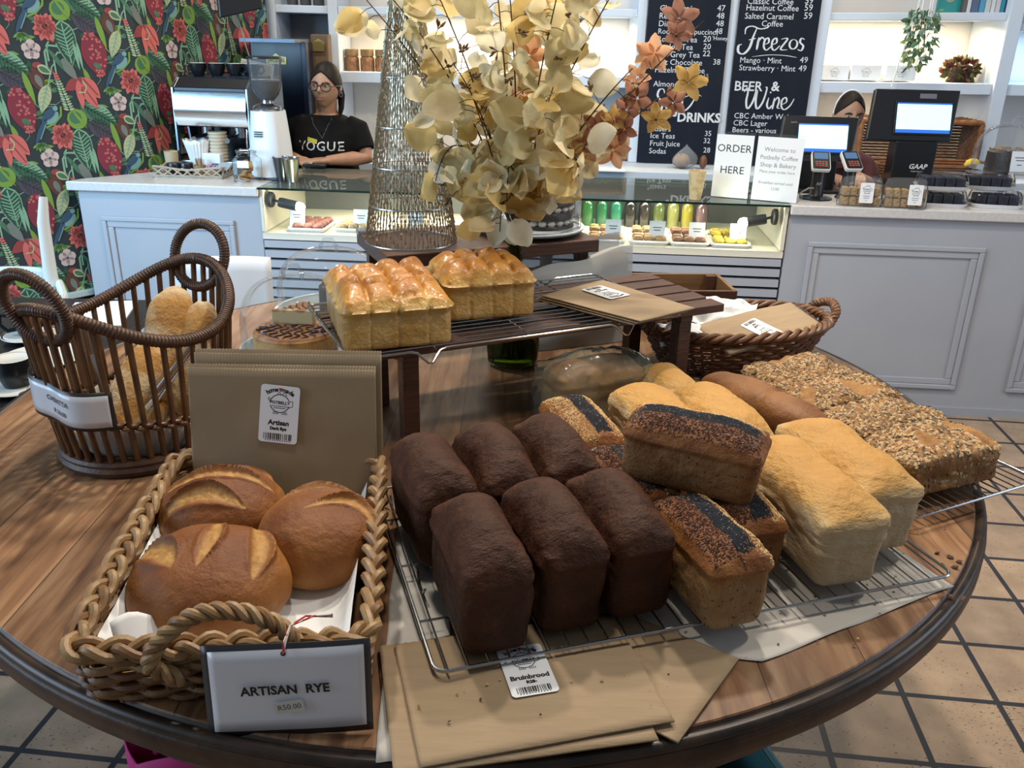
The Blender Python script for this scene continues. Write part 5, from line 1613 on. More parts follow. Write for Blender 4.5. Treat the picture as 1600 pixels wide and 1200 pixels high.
# --- on the back counter and shelves
t = thing('bread_roll_bag', 'clear knotted bag of bread on the back counter below the menu board', 'bag of bread', K(0.97, 1.30, 0.93), 0)
MB().grid(24, 12, lambda u, v: ((0.075 * math.sin(PI * min(1, v * 1.05) ** 0.8 * 0.9 + 0.25)) * math.cos(2 * PI * u), 0.06 * math.sin(PI * v ** 0.8 * 0.9 + 0.25) * math.sin(2 * PI * u), 0.002 + 0.13 * v + 0.006 * math.sin(9 * u)), cu=True).build('plastic_bag', clear('bag_film', (0.9, 0.93, 0.96), 0.1, 1.6, 0.2, (0.6, 0.65, 0.7)), t)
M_rl = mat('roll_crust', (0.42, 0.24, 0.10), 0.6, col2=(0.28, 0.12, 0.04), scale=20)
MB().grid(20, 12, lambda u, v: (0.05 * math.cos(2 * PI * u) * math.cos((v - .5) * PI) - 0.02, 0.045 * math.sin(2 * PI * u) * math.cos((v - .5) * PI), 0.045 + 0.04 * math.sin((v - .5) * PI)), cu=True).build('bread_roll', M_rl, t)
MB().grid(20, 12, lambda u, v: (0.022 * math.cos(2 * PI * u) * math.cos((v - .5) * PI) + 0.105, 0.03 * math.sin(2 * PI * u) * math.cos((v - .5) * PI), 0.04 + 0.038 * math.sin((v - .5) * PI)), cu=True).build('brown_roll', mat('roll_brown', (0.16, 0.06, 0.025), 0.5), t)
tag(MB().box((0, 0, 0.005), (0.22, 0.08, 0.010)).build('folded_cloth', M_paper, loc=K(0.50, 1.10, 0.9305), rz=CRZ, smooth=False, bevel=0.003), 'folded white cloth on the back counter edge', 'cloth')
for i, x in enumerate((0.42, 0.58, 0.74)):
    t = thing('utensil_bin', ('grey bin under the back counter edge, nearest the vase', 'grey bin under the back counter edge, middle of three', 'grey bin under the back counter edge, nearest the order sign')[i], 'bin', K(x, 0.93, 0.775), CRZ, 'grey bins under the back counter')
    MB().grid(24, 3, lambda u, v: ((0.062 + 0.012 * v) * sgn(math.cos(2 * PI * u), 0.4), (0.04 + 0.008 * v) * sgn(math.sin(2 * PI * u), 0.4), 0.095 * v), cu=True).build('bin_body', mat('grey_bin', (0.20, 0.21, 0.23), 0.5), t, solid=0.003)
    MB().box((0, 0, 0.003), (0.11, 0.07, 0.006)).build('bin_floor', mat('grey_bin', (0.2, 0.21, 0.23)), t, smooth=False)
tag(MB().box((0, 0, 0.385), (0.80, 0.12, 0.77)).build('under_counter_cabinet', M_steel, loc=K(0.62, 0.93, 0.0), rz=CRZ, smooth=False, bevel=0.004), 'steel cabinet under the back counter carrying the grey bins', 'cabinet')


def crate(lab, loc, rz, w, h, d, m, tilt, paper=True):
    """rectangular wicker basket laid on its long side, mouth to the room"""
    t = thing('wicker_crate', lab, 'basket', loc, rz, 'wicker crates behind the counter', rx=tilt)
    for (a, b, c_, dd, dh) in ((0, d, 0, w, h),):
        mb = MB()
        n = 16
        for i in range(n + 1):                         # back weave
            zz = h * i / n
            mb.tube([(-w / 2 + w * k / 24, d + 0.004 * (1 if (k + i) % 2 else -1), zz) for k in range(25)], h / n * 0.42, 5)
        mb.build('woven_base', m, t)
        mb = MB()
        for sx in (-1, 1):
            for i in range(9):
                mb.tube([(sx * (w / 2 + 0.004 * (1 if (k + i) % 2 else -1)), d * i / 8, h * k / 16) for k in range(17)], d / 8 * 0.45, 5)
        for z in (0, h):
            for i in range(9):
                mb.tube([(-w / 2 + w * k / 24, d * i / 8, z + 0.004 * (1 if (k + i) % 2 else -1)) for k in range(25)], d / 8 * 0.45, 5)
        mb.build('woven_sides', m, t)
    mb = MB()
    P = [(-w / 2, 0, 0), (w / 2, 0, 0), (w / 2, 0, h), (-w / 2, 0, h)]
    for i in range(4):
        mb.tube([V(P[i]).lerp(V(P[(i + 1) % 4]), k / 10) for k in range(11)], 0.014, 8)
    mb.build('rim', mat('honey_cane', (0.30, 0.13, 0.045), 0.5, col2=(0.20, 0.08, 0.025), scale=25), t)
    return t


M_wick = mat('brown_wicker', (0.16, 0.062, 0.022), 0.55, col2=(0.26, 0.11, 0.04), scale=22)
crate('wicker crate lined with paper on the back counter beside the soft drinks board', K(0.47, 1.56, 0.945), CRZ, 0.40, 0.235, 0.24, M_wick, 0)
t = thing('lining_paper', 'white sheet of paper lining the wicker crate beside the soft drinks board', 'paper', K(0.47, 1.60, 0.962), CRZ)
MB().grid(14, 12, lambda u, v: (-0.17 + 0.34 * u + 0.004 * math.sin(9 * v), 0.02 + 0.16 * v, 0.0 + 0.12 * max(0, v - 0.45) ** 1.2 + 0.004 * math.sin(14 * u + 5 * v))).build('sheet', M_paper, t)
MB().grid(6, 6, lambda u, v: (0.06 + 0.09 * u + 0.02 * v, 0.05 + 0.05 * v, 0.035 + 0.09 * v + 0.012 * u)).build('folded_corner', M_paper, t)
cr = crate('wicker crate with a lemon behind the tills', K(2.30, 1.42, 0.945), CRZ, 0.66, 0.27, 0.24, M_wick, 0)
t = thing('wicker_tray', 'shallow wicker tray of fruit in front of the crate behind the tills', 'basket', K(2.30, 1.20, 0.931), CRZ)
mb = MB()
for i in range(6):
    pts = []
    for k in range(60):
        a = 2 * PI * k / 60
        pts.append(((0.31 + 0.004 * i + 0.004 * (1 if (k + i) % 2 else -1)) * sgn(math.cos(a), 0.45), (0.14 + 0.003 * i) * sgn(math.sin(a), 0.45), 0.008 + 0.015 * i))
    mb.tube(pts, 0.0085, 5, True)
mb.build('woven_wall', M_wick, t)
MB().box((0, 0, 0.004), (0.58, 0.25, 0.008)).build('tray_floor', M_wick, t, smooth=False)
t = thing('lemon', 'yellow lemon showing above the wicker tray behind the tills', 'lemon', K(2.50, 1.18, 0.985), 0)
MB().lathe([(0, -0.045), (0.008, -0.042), (0.028, -0.024), (0.033, 0), (0.028, 0.024), (0.008, 0.042), (0, 0.045)], 22, xf((0, 0, 0.03), ry=80)).build('fruit', mat('lemon_skin', (0.60, 0.46, 0.02), 0.4, bump=0.2, bscale=150), t)
MB().lathe([(0, -0.05), (0.004, -0.05), (0.006, -0.043), (0, -0.04)], 8, xf((0, 0, 0.03), ry=80)).build('stem', mat('stem_green', (0.05, 0.08, 0.02), 0.6), t)
# white cake boxes on the lower shelf
for i, (x0, x1) in enumerate(((1.752, 1.915), (1.925, 2.095), (2.12, 2.29))):
    t = thing('cake_box', ('white cake box with an emblem on the shelf, nearest the menu board', 'white cake box with an emblem on the shelf, middle of three', 'white cake box on the shelf behind the trailing plant')[i], 'box', K((x0 + x1) / 2, 1.66, 1.418 + 0.003 * i), CRZ, 'cake boxes on the shelf')
    MB().box((0, 0, 0.043), (x1 - x0, 0.16, 0.085)).build('carton', M_card, t, smooth=False, bevel=0.003)
    mb = MB()
    emblem(mb, frame((0, -0.0805, 0.045), (1, 0, 0), (0, 0, 1)), 0.05)
    mb.build('print', mat('pale_ink', (0.35, 0.36, 0.38), 0.6), t, smooth=False)
for i, x in enumerate((-1.015, -0.92, -0.83)):
    t = thing('preserve_jar', ('brown preserve jar on the lit shelf, nearest the barista', 'brown preserve jar on the lit shelf, second from the barista', 'brown preserve jar on the lit shelf behind the wire cone')[i], 'jar', K(x, 1.66, 1.392), 0, 'jars on the lit shelf')
    MB().lathe([(0, 0), (0.040, 0), (0.043, 0.006), (0.043, 0.085), (0.034, 0.10), (0, 0.10)], 24).build('jar_body', mat('preserve', (0.17, 0.075, 0.03), 0.25, col2=(0.26, 0.13, 0.06), scale=40), t)
    MB().cyl((0, 0, 0.10), 0.040, 0.038, 24).build('jar_lid', mat('brass_lid', (0.26, 0.16, 0.07), 0.4, 0.3), t)
for i, x in enumerate((-1.36, -1.28, -1.20)):
    t = thing('glass_canister', ('dim glass canister on the top shelf, nearest the wallpaper', 'dim glass canister on the top shelf, middle of three', 'dim glass canister on the top shelf, farthest from the wallpaper')[i], 'canister', K(x, 1.66, 1.767), 0, 'canisters on the top shelf')
    MB().lathe([(0, 0), (0.03, 0), (0.033, 0.005), (0.033, 0.11), (0.03, 0.12), (0, 0.12)], 20).build('canister_body', mat('dim_glass', (0.07, 0.075, 0.075), 0.15), t)
    MB().cyl((0, 0, 0.12), 0.034, 0.02, 20).build('lid', M_steel, t)
BK = [((0.02, 0.22, 0.22), 0.045, 'thick teal'), ((0.10, 0.09, 0.09), 0.02, 'thin charcoal'), ((0.55, 0.56, 0.58), 0.022, 'thin white'), ((0.07, 0.11, 0.2), 0.042, 'dusky blue'), ((0.06, 0.28, 0.45), 0.03, 'bright blue'),
      ((0.50, 0.52, 0.50), 0.03, 'pale grey'), ((0.58, 0.60, 0.58), 0.024, 'cream'), ((0.52, 0.50, 0.55), 0.026, 'lilac white'), ((0.02, 0.25, 0.36), 0.022, 'turquoise'), ((0.03, 0.035, 0.10), 0.028, 'navy')]
x = 2.465
t = thing('book', 'teal book with a pale cover picture facing out on the top shelf', 'book', K(2.40, 1.60, 1.787), CRZ)
MB().box((0, 0, 0.12), (0.125, 0.02, 0.24)).build('cover', mat('book_cover_teal', (0.015, 0.24, 0.23), 0.4), t, smooth=False)
MB().prism(disc2((0, 0), 0.035, 20, 0.045), 0, 0.001, frame((0.0, -0.0105, 0.10), (1, 0, 0), (0, 0, 1))).build('cover_picture', mat('cover_cream', (0.42, 0.30, 0.2), 0.6, col2=(0.2, 0.3, 0.25), scale=60), t, smooth=False)
for i, (c, w_, nm) in enumerate(BK[1:]):
    t = thing('book', nm + ' book upright in the row on the top shelf', 'book', K(x + w_ / 2, 1.63, 1.790), CRZ, 'books on the top shelf', ry=(0, 0, 0, 0, 0, 0, 0, 4, 5)[i] * 0.0)
    h_ = 0.20 + 0.04 * ((i * 7) % 5) / 4
    MB().box((0, 0, h_ / 2), (w_ - 0.002, 0.15, h_)).build('cover', mat('book_' + nm.replace(' ', '_'), c, 0.45), t, smooth=False, bevel=0.0015)
    MB().box((0, -0.0755, h_ * 0.72), (w_ * 0.5, 0.001, h_ * 0.25)).build('spine_title', M_chalk2 if c[0] < 0.3 else M_grey_ink, t, smooth=False)
    x += w_ + 0.001


def leafy(mb, c, n, fn, size, r, jit=0.8):
    for k in range(n):
        p, d = fn(r)
        l = size * r.uniform(0.7, 1.25)
        d = (V(d).normalized() + V((r.uniform(-jit, jit), r.uniform(-jit, jit), r.uniform(-jit, jit)))).normalized()
        s_ = d.orthogonal().normalized()
        s_.rotate(Matrix.Rotation(r.uniform(0, 6.28), 3, d))
        nn = d.cross(s_)
        P = V(p)
        vs = [P, P + d * l * 0.35 + s_ * l * 0.27, P + d * l * 0.4 - nn * l * 0.06, P + d * l * 0.35 - s_ * l * 0.27, P + d * l * 0.72 + s_ * l * 0.2, P + d * l * 0.75 - nn * l * 0.04, P + d * l * 0.72 - s_ * l * 0.2, P + d * l]
        mb.cur = r.choice(c)
        mb.add(vs, [(0, 1, 2), (0, 2, 3), (1, 4, 5, 2), (2, 5, 6, 3), (4, 7, 5), (5, 7, 6)])


PL = thing('trailing_plant', 'green trailing plant hanging on white cords in front of the lit shelf', 'plant', K(2.165, 1.40, 1.50), 0)
mb = MB()
r = random.Random(5)
def vine(r):
    z = r.uniform(0, 1) ** 0.8 * 0.30
    w_ = 0.072 * min(1, 0.35 + z / 0.16)
    a = r.uniform(0, 6.28)
    return ((0.02 * math.sin(9 * z) + w_ * math.cos(a) + 0.02, w_ * 0.7 * math.sin(a), z), (math.cos(a) * 0.6, math.sin(a) * 0.6, -0.8))
leafy(mb, (0, 0, 1, 1, 2), 210, vine, 0.042, r)
mb.build('foliage', [mat('vine_green', (0.07, 0.16, 0.07), 0.5), mat('vine_grey', (0.16, 0.27, 0.20), 0.5), mat('vine_lime', (0.18, 0.26, 0.06), 0.5)], PL)
mb = MB()
for k in range(7):
    a = k * 0.9
    mb.tube([(0.02, 0, 0.28), (0.03 * math.cos(a) + 0.02, 0.03 * math.sin(a), 0.2), (0.05 * math.cos(a) + 0.015, 0.04 * math.sin(a), 0.1), (0.03 * math.cos(a), 0.03 * math.sin(a), 0.02 * k % 0.05)], 0.002, 5)
mb.build('stems', mat('vine_stem', (0.09, 0.10, 0.04), 0.6), PL)
mb = MB()
for x in (-0.03, 0.0, 0.05, 0.065):
    mb.tube([(0.01 + x * 0.9, 0.0, 0.20), (0.03 + x * 0.5, 0, 0.75)], 0.0035, 6)
mb.tube([(-0.03, 0, 0.20), (-0.06, 0.01, 0.0), (-0.07, 0.02, -0.10)], 0.004, 6)
mb.build('hanging_cords', M_paper, PL)
WRE = thing('leaf_ball', 'round bronze-green leaf ball standing on the lower shelf', 'plant', K(2.565, 1.66, 1.42), 0)
mb = MB()
def ball(r):
    d = V((r.gauss(0, 1), r.gauss(0, 1), r.gauss(0, 1) + 0.3)).normalized()
    return (V((0, 0, 0.062)) + V((d.x * 0.075, d.y * 0.06, d.z * 0.05)), d)
leafy(mb, (0, 1, 2), 170, ball, 0.045, random.Random(8), 0.5)
mb.build('leaves', [mat('bronze_leaf', (0.11, 0.055, 0.025), 0.5), mat('olive_leaf', (0.07, 0.085, 0.025), 0.5), mat('red_leaf', (0.13, 0.035, 0.03), 0.5)], WRE)
MB().lathe([(0, 0), (0.05, 0.002), (0.072, 0.04), (0.06, 0.09), (0, 0.11)], 16, xf(sc=(1, 0.8, 1))).build('core', mat('dark_core', (0.03, 0.02, 0.012), 0.8), WRE)
# white chairs by the wallpaper and a pale chair back beyond the bread
CH = thing('cafe_chair', 'white cafe chair with a curved upright against the floral wallpaper', 'chair', (-2.02, 3.28, 0), 20)
M_wc = mat('white_plastic_chair', (0.56, 0.60, 0.60), 0.35)
mb = MB()
mb.tube([(0.20, 0.02, 0.0), (0.20, 0.0, 0.44), (0.18, 0.04, 0.70), (0.185, 0.06, 0.90), (0.20, 0.07, 1.0)], [0.016, 0.02, 0.03, 0.026, 0.018], 10, flat=0.6)
mb.tube([(-0.20, 0.02, 0.0), (-0.20, 0.0, 0.44), (-0.19, 0.04, 0.70), (-0.185, 0.06, 0.90), (-0.20, 0.07, 1.0)], [0.016, 0.02, 0.03, 0.026, 0.018], 10, flat=0.6)
mb.build('back_frame', M_wc, CH)
MB().grid(16, 4, lambda u, v: (-0.20 + 0.40 * u, 0.05 + 0.03 * math.sin(PI * u), 0.66 + 0.055 * v + 0.015 * math.sin(PI * u))).build('back_rail', M_wc, CH, solid=0.02)
MB().box((0, -0.20, 0.45), (0.42, 0.42, 0.025)).build('seat', M_wc, CH, bevel=0.01)
for sx in (-1, 1):
    MB().tube([(sx * 0.18, -0.38, 0.44), (sx * 0.20, -0.40, 0.0)], 0.015, 8).build('leg', M_wc, CH)
    MB().tube([(sx * 0.205, 0.04, 0.66), (sx * 0.235, -0.1, 0.64), (sx * 0.22, -0.33, 0.62), (sx * 0.19, -0.37, 0.45)], 0.016, 8).build('armrest', M_wc, CH)
CP = thing('cafe_chair', 'pale panel-backed chair standing between the bread table and the blue-grey counter', 'chair', (-1.04, 2.98, 0), 8)
mb = MB()
mb.grid(14, 8, lambda u, v: (-0.17 + 0.34 * u, 0.02 * math.cos(PI * u) ** 2 + 0.03 * v, 0.50 + 0.365 * v + 0.012 * math.sin(PI * u) * v))
mb.build('backrest', mat('pale_chair', (0.62, 0.64, 0.68), 0.4), CP, solid=0.018)
MB().box((0, 0.2, 0.45), (0.38, 0.38, 0.03)).build('seat', M_wc, CP, bevel=0.01)
for sx in (-1, 1):
    for y in (0.03, 0.37):
        MB().tube([(sx * 0.16, y, 0.45), (sx * 0.18, y + (0.02 if y > 0.1 else -0.02), 0.0)], 0.014, 8).build('leg', M_wc, CP)
# dark side table with cups and saucers at the far left
ST = thing('side_table', 'dark side table with stacked cups beyond the left edge of the bread table', 'table', (-1.555, 2.28, 0), 0)
MB().box((0, 0, 0.735), (0.72, 1.2, 0.03)).build('tabletop', mat('black_tabletop', (0.012, 0.012, 0.015), 0.25), ST, smooth=False, bevel=0.004)
MB().lathe([(0, 0), (0.24, 0), (0.24, 0.02), (0.05, 0.05), (0.04, 0.68), (0.16, 0.72), (0, 0.72)], 28, xf((-0.1, 0.2, 0))).build('pedestal', M_dark, ST)
def saucer():
    s = thing('saucer', 'x', 'saucer')
    MB().lathe([(0, 0), (0.035, 0), (0.045, 0.004), (0.078, 0.013), (0.078, 0.016), (0.04, 0.008), (0, 0.007)], 36).build('plate', M_black, s)
    MB().lathe([(0.0785, 0.0135), (0.080, 0.0150), (0.0785, 0.0165), (0.077, 0.0150)], 36).build('rim', mat('white_glaze', (0.62, 0.60, 0.55)), s)
    return s
sc_ = saucer()
spots = [(-1.270, 2.05, 'saucer under the nearest black cup on the side table'), (-1.445, 2.45, 'saucer under the farther black cup on the side table')]
for i, (x, y, lb) in enumerate(spots):
    if i == 0:
        sc_.location = (x, y, 0.7505)
        sc_['label'] = lb
        sc_['group'] = 'saucers on the side table'
    else:
        dup(sc_, (x, y, 0.7505), 0, lb, 'saucers on the side table')
dup(cc, (-1.270, 2.05, 0.759), 60, 'black cup with white inside nearest the bread table edge', 'cups on the side table').scale = (1.1, 1.1, 1.35)
dup(cc, (-1.445, 2.45, 0.759), 200, 'black cup farther back on the side table', 'cups on the side table').scale = (1.1, 1.1, 1.4)
t = thing('teaspoon', 'dull teaspoon lying on the nearest saucer', 'spoon', (-1.212, 1.985, 0.767), 15)
mb = MB()
mb.grid(12, 6, lambda u, v: (0.016 * math.cos(2 * PI * u) * v, 0.022 * math.sin(2 * PI * u) * v, 0.004 * v * v), cu=True)
mb.build('bowl', M_steel, t)
MB().tube([(0, 0.02, 0.004), (0, 0.05, 0.008), (0, 0.11, 0.01)], 0.0025, 6).build('handle', M_steel, t)
tag(MB().box((0, 0, 0.002), (0.20, 0.28, 0.004)).build('menu_card', M_card, loc=(-1.36, 2.70, 0.7502), rz=12, smooth=False), 'white menu card lying on the dark side table', 'menu')
tag(MB().lathe([(0, 0), (0.07, 0), (0.075, 0.003), (0.11, 0.014), (0.108, 0.017), (0.07, 0.006), (0, 0.005)], 36).build('side_plate', mat('white_glaze', (0.62, 0.6, 0.55)), loc=(-1.315, 2.265, 0.7505)), 'white side plate on the dark side table', 'plate')
# ================================================================ THE BREAD TABLE
ZT = 0.81


def plank_mat(name, inside):
    m = bpy.data.materials.new(name)
    m.use_nodes = True
    nt = m.node_tree
    L = nt.links.new
    p = nt.nodes['Principled BSDF']
    tc = _n(nt, 'ShaderNodeTexCoord')
    # boards run front to back, each with its own tone
    sx = _n(nt, 'ShaderNodeSeparateXYZ')
    L(tc.outputs['Object'], sx.inputs[0])
    wob = _n(nt, 'ShaderNodeMath', operation='MULTIPLY_ADD')
    wob.inputs[1].default_value = 6.45
    wob.inputs[2].default_value = 20.15
    L(sx.outputs['X'], wob.inputs[0])
    fl = _n(nt, 'ShaderNodeMath', operation='FLOOR')
    L(wob.outputs[0], fl.inputs[0])
    fr = _n(nt, 'ShaderNodeMath', operation='FRACT')
    L(wob.outputs[0], fr.inputs[0])
    wn = _n(nt, 'ShaderNodeTexWhiteNoise', noise_dimensions='1D')
    L(fl.outputs[0], wn.inputs['W'])
    n1 = _n(nt, 'ShaderNodeTexNoise')
    n1.inputs['Scale'].default_value = 4
    n1.inputs['Detail'].default_value = 8
    n1.inputs['Distortion'].default_value = 0.6
    mp = _n(nt, 'ShaderNodeMapping')
    mp.inputs['Scale'].default_value = (11, 1.1, 1)
    L(tc.outputs['Object'], mp.inputs['Vector'])
    cb = _n(nt, 'ShaderNodeVectorMath', operation='ADD')
    L(mp.outputs[0], cb.inputs[0])
    L(wn.outputs['Color'], cb.inputs[1])
    sc = _n(nt, 'ShaderNodeVectorMath', operation='SCALE')
    sc.inputs['Scale'].default_value = 30
    L(wn.outputs['Color'], sc.inputs[0])
    L(sc.outputs[0], cb.inputs[1])
    L(cb.outputs[0], n1.inputs['Vector'])
    cr = _n(nt, 'ShaderNodeValToRGB')
    e = cr.color_ramp.elements
    e[0].position, e[0].color = 0.28, (0.085, 0.038, 0.018, 1)
    e[1].position, e[1].color = 0.75, (0.33, 0.200, 0.108, 1)
    x = e.new(0.5)
    x.color = (0.215, 0.108, 0.052, 1)
    L(n1.outputs['Fac'], cr.inputs[0])
    tone = _n(nt, 'ShaderNodeMapRange')
    tone.inputs[3].default_value, tone.inputs[4].default_value = 0.58, 1.32
    L(wn.outputs['Value'], tone.inputs[0])
    mx = _n(nt, 'ShaderNodeMix', data_type='RGBA', blend_type='MULTIPLY')
    mx.inputs[0].default_value = 1
    L(cr.outputs[0], mx.inputs[6])
    L(tone.outputs[0], mx.inputs[7])
    # dark seam between boards
    seam = _n(nt, 'ShaderNodeMath', operation='LESS_THAN')
    seam.inputs[1].default_value = 0.011
    L(fr.outputs[0], seam.inputs[0])
    m2 = _n(nt, 'ShaderNodeMix', data_type='RGBA')
    L(seam.outputs[0], m2.inputs[0])
    L(mx.outputs[2], m2.inputs[6])
    m2.inputs[7].default_value = (0.035, 0.018, 0.010, 1)
    L(m2.outputs[2], p.inputs['Base Color'])
    p.inputs['Roughness'].default_value = 0.42
    p.inputs['Specular IOR Level'].default_value = 0.35
    bp = _n(nt, 'ShaderNodeBump')
    bp.inputs['Strength'].default_value = 0.12
    bp.inputs['Distance'].default_value = 0.002
    L(n1.outputs['Fac'], bp.inputs['Height'])
    L(bp.outputs[0], p.inputs['Normal'])
    return m


TB = thing('bread_table', 'large round wooden table of wide boards covered with bread', 'table', (-0.09, 1.874, 0), 0)
R_ = 1.086
MB().lathe([(0, 0.770), (R_ - 0.022, 0.770), (R_ - 0.022, 0.808), (R_ - 0.024, 0.81), (0, 0.81)], 128).build('tabletop', plank_mat('table_boards', True), TB, angle=30)
M_rim = mat('dark_table_rim', (0.040, 0.019, 0.011), 0.42, col2=(0.085, 0.042, 0.023), scale=14, bump=0.2, bscale=30, spec=0.3)
MB().lathe([(R_ - 0.004, 0.795), (R_ + 0.001, 0.790), (R_ + 0.001, 0.768), (R_ - 0.004, 0.757), (R_ - 0.03, 0.757)], 160).build('rim_moulding', M_rim, TB, angle=50)
MB().lathe([(R_ - 0.0225, 0.760), (R_ - 0.0225, 0.8075), (R_ - 0.019, 0.804), (R_ - 0.013, 0.8085), (R_ - 0.006, 0.807), (R_ - 0.001, 0.802), (R_ - 0.001, 0.797), (R_ - 0.006, 0.793)], 160).build('dark_bead', mat('black_brown_bead', (0.013, 0.0075, 0.0055), 0.35, col2=(0.04, 0.022, 0.013), scale=22), TB, angle=50)
MB().lathe([(R_ - 0.10, 0.66), (R_ - 0.075, 0.66), (R_ - 0.075, 0.77), (R_ - 0.10, 0.77)], 96).build('apron', M_darkwood, TB)
MB().lathe([(0, 0), (0.36, 0), (0.37, 0.03), (0.30, 0.06), (0.12, 0.10), (0.09, 0.2), (0.12, 0.4), (0.10, 0.6), (0.22, 0.72), (0.24, 0.77), (0, 0.77)], 48).build('pedestal', M_darkwood, TB)


def rbox(nx, ny, nz):
    """surface lattice of a box, shared edges; coordinates in -1..1"""
    idx, vs, fs = {}, [], []
    def g(i, j, k):
        if (i, j, k) not in idx:
            idx[(i, j, k)] = len(vs)
            vs.append((2 * i / nx - 1, 2 * j / ny - 1, 2 * k / nz - 1))
        return idx[(i, j, k)]
    for i in range(nx):
        for j in range(ny):
            fs.append((g(i, j, 0), g(i, j + 1, 0), g(i + 1, j + 1, 0), g(i + 1, j, 0)))
            fs.append((g(i, j, nz), g(i + 1, j, nz), g(i + 1, j + 1, nz), g(i, j + 1, nz)))
    for i in range(nx):
        for k in range(nz):
            fs.append((g(i, 0, k), g(i + 1, 0, k), g(i + 1, 0, k + 1), g(i, 0, k + 1)))
            fs.append((g(i, ny, k), g(i, ny, k + 1), g(i + 1, ny, k + 1), g(i + 1, ny, k)))
    for j in range(ny):
        for k in range(nz):
            fs.append((g(0, j, k), g(0, j, k + 1), g(0, j + 1, k + 1), g(0, j + 1, k)))
            fs.append((g(nx, j, k), g(nx, j + 1, k), g(nx, j + 1, k + 1), g(nx, j, k + 1)))
    return vs, fs


def smooth01(a, b, x):
    t = max(0.0, min(1.0, (x - a) / (b - a)))
    return t * t * (3 - 2 * t)


def loaf_mb(W, L, H, dm, seed, r=0.022, taper=0.08, lip=0.004, sag=0.0, rough=0.0016, lump=0.004, ny=54, px=2.6, py=6.0, tear=0.0, wide=0.0):
    """tin loaf: tapered sides, a crease at height H, and a domed crust of height dm above it"""
    vs, fs = rbox(26, ny, 22)
    out, top = [], []
    for (x, y, z) in vs:
        z01 = (z + 1) / 2
        q = V((x * W / 2, y * L / 2, z01 * H))
        inn = V((max(-W / 2 + r, min(W / 2 - r, q.x)), max(-L / 2 + r, min(L / 2 - r, q.y)), max(r * 0.5, min(H - r * 0.4, q.z))))
        d = q - inn
        if d.length > 1e-9:
            q = inn + d.normalized() * min(r, d.length)
        h = q.z / H
        k = 1 - taper * (1 - h) + wide * h * h
        q.x *= k
        q.y *= 1 - taper * 0.5 * (1 - h)
        t = smooth01(0.72, 1.0, h)
        prof = max(0, 1 - abs(x) ** px) * max(0, 1 - abs(y) ** py)
        q.z += dm * t * (prof ** 0.62 if z01 > 0.999 else prof * 0)
        q.z -= sag * t * (1 - y * y)
        over = math.exp(-((h - 0.94) / 0.06) ** 2) - 0.9 * math.exp(-((h - 0.80) / 0.035) ** 2)
        c = V((q.x, q.y, 0))
        if c.length > 1e-6 and z01 < 0.999:
            n = V((q.x / (W / 2), q.y / (L / 2), 0))
            n = V((n.x if abs(n.x) > 0.75 else 0, n.y if abs(n.y) > 0.75 else 0, 0))
            if n.length > 0:
                q += n.normalized() * lip * over
        p = (q.x, q.y, q.z)
        nn = V((q.x / W * 2, q.y / L * 2 * 0.6, (h - 0.45) * 2))
        nn = nn.normalized() if nn.length > 1e-6 else V((0, 0, 1))
        amp = smooth01(0.0, 0.15, h)
        q += nn * amp * (lump * nz(p, 14, seed) + rough * fbm(p, 55, seed + 3))
        if tear:
            side = smooth01(0.5, 0.9, max(abs(x), abs(y))) * math.exp(-((h - 0.78) / 0.22) ** 2)
            q += V((nn.x, nn.y, 0)) * tear * side * (fbm((p[0] * 0.5 + p[1] * 0.5, p[1] * 0.6, p[2] * 3.2), 30, seed + 8) - 0.1)
        out.append(tuple(q))
        top.append(smooth01(0.86, 1.02, h))
    mb = MB()
    mb.add(out, fs)
    mb.at['crust'] = top
    return mb


RU, RV, RO = V((0.947, 0.322, 0)), V((-0.322, 0.947, 0)), V((-0.094, 0.92, 0))
def RK(u, v, z):
    p = RO + RU * u + RV * v
    return V((p.x, p.y, z))


ZR = 0.8385                                       # top of the wires


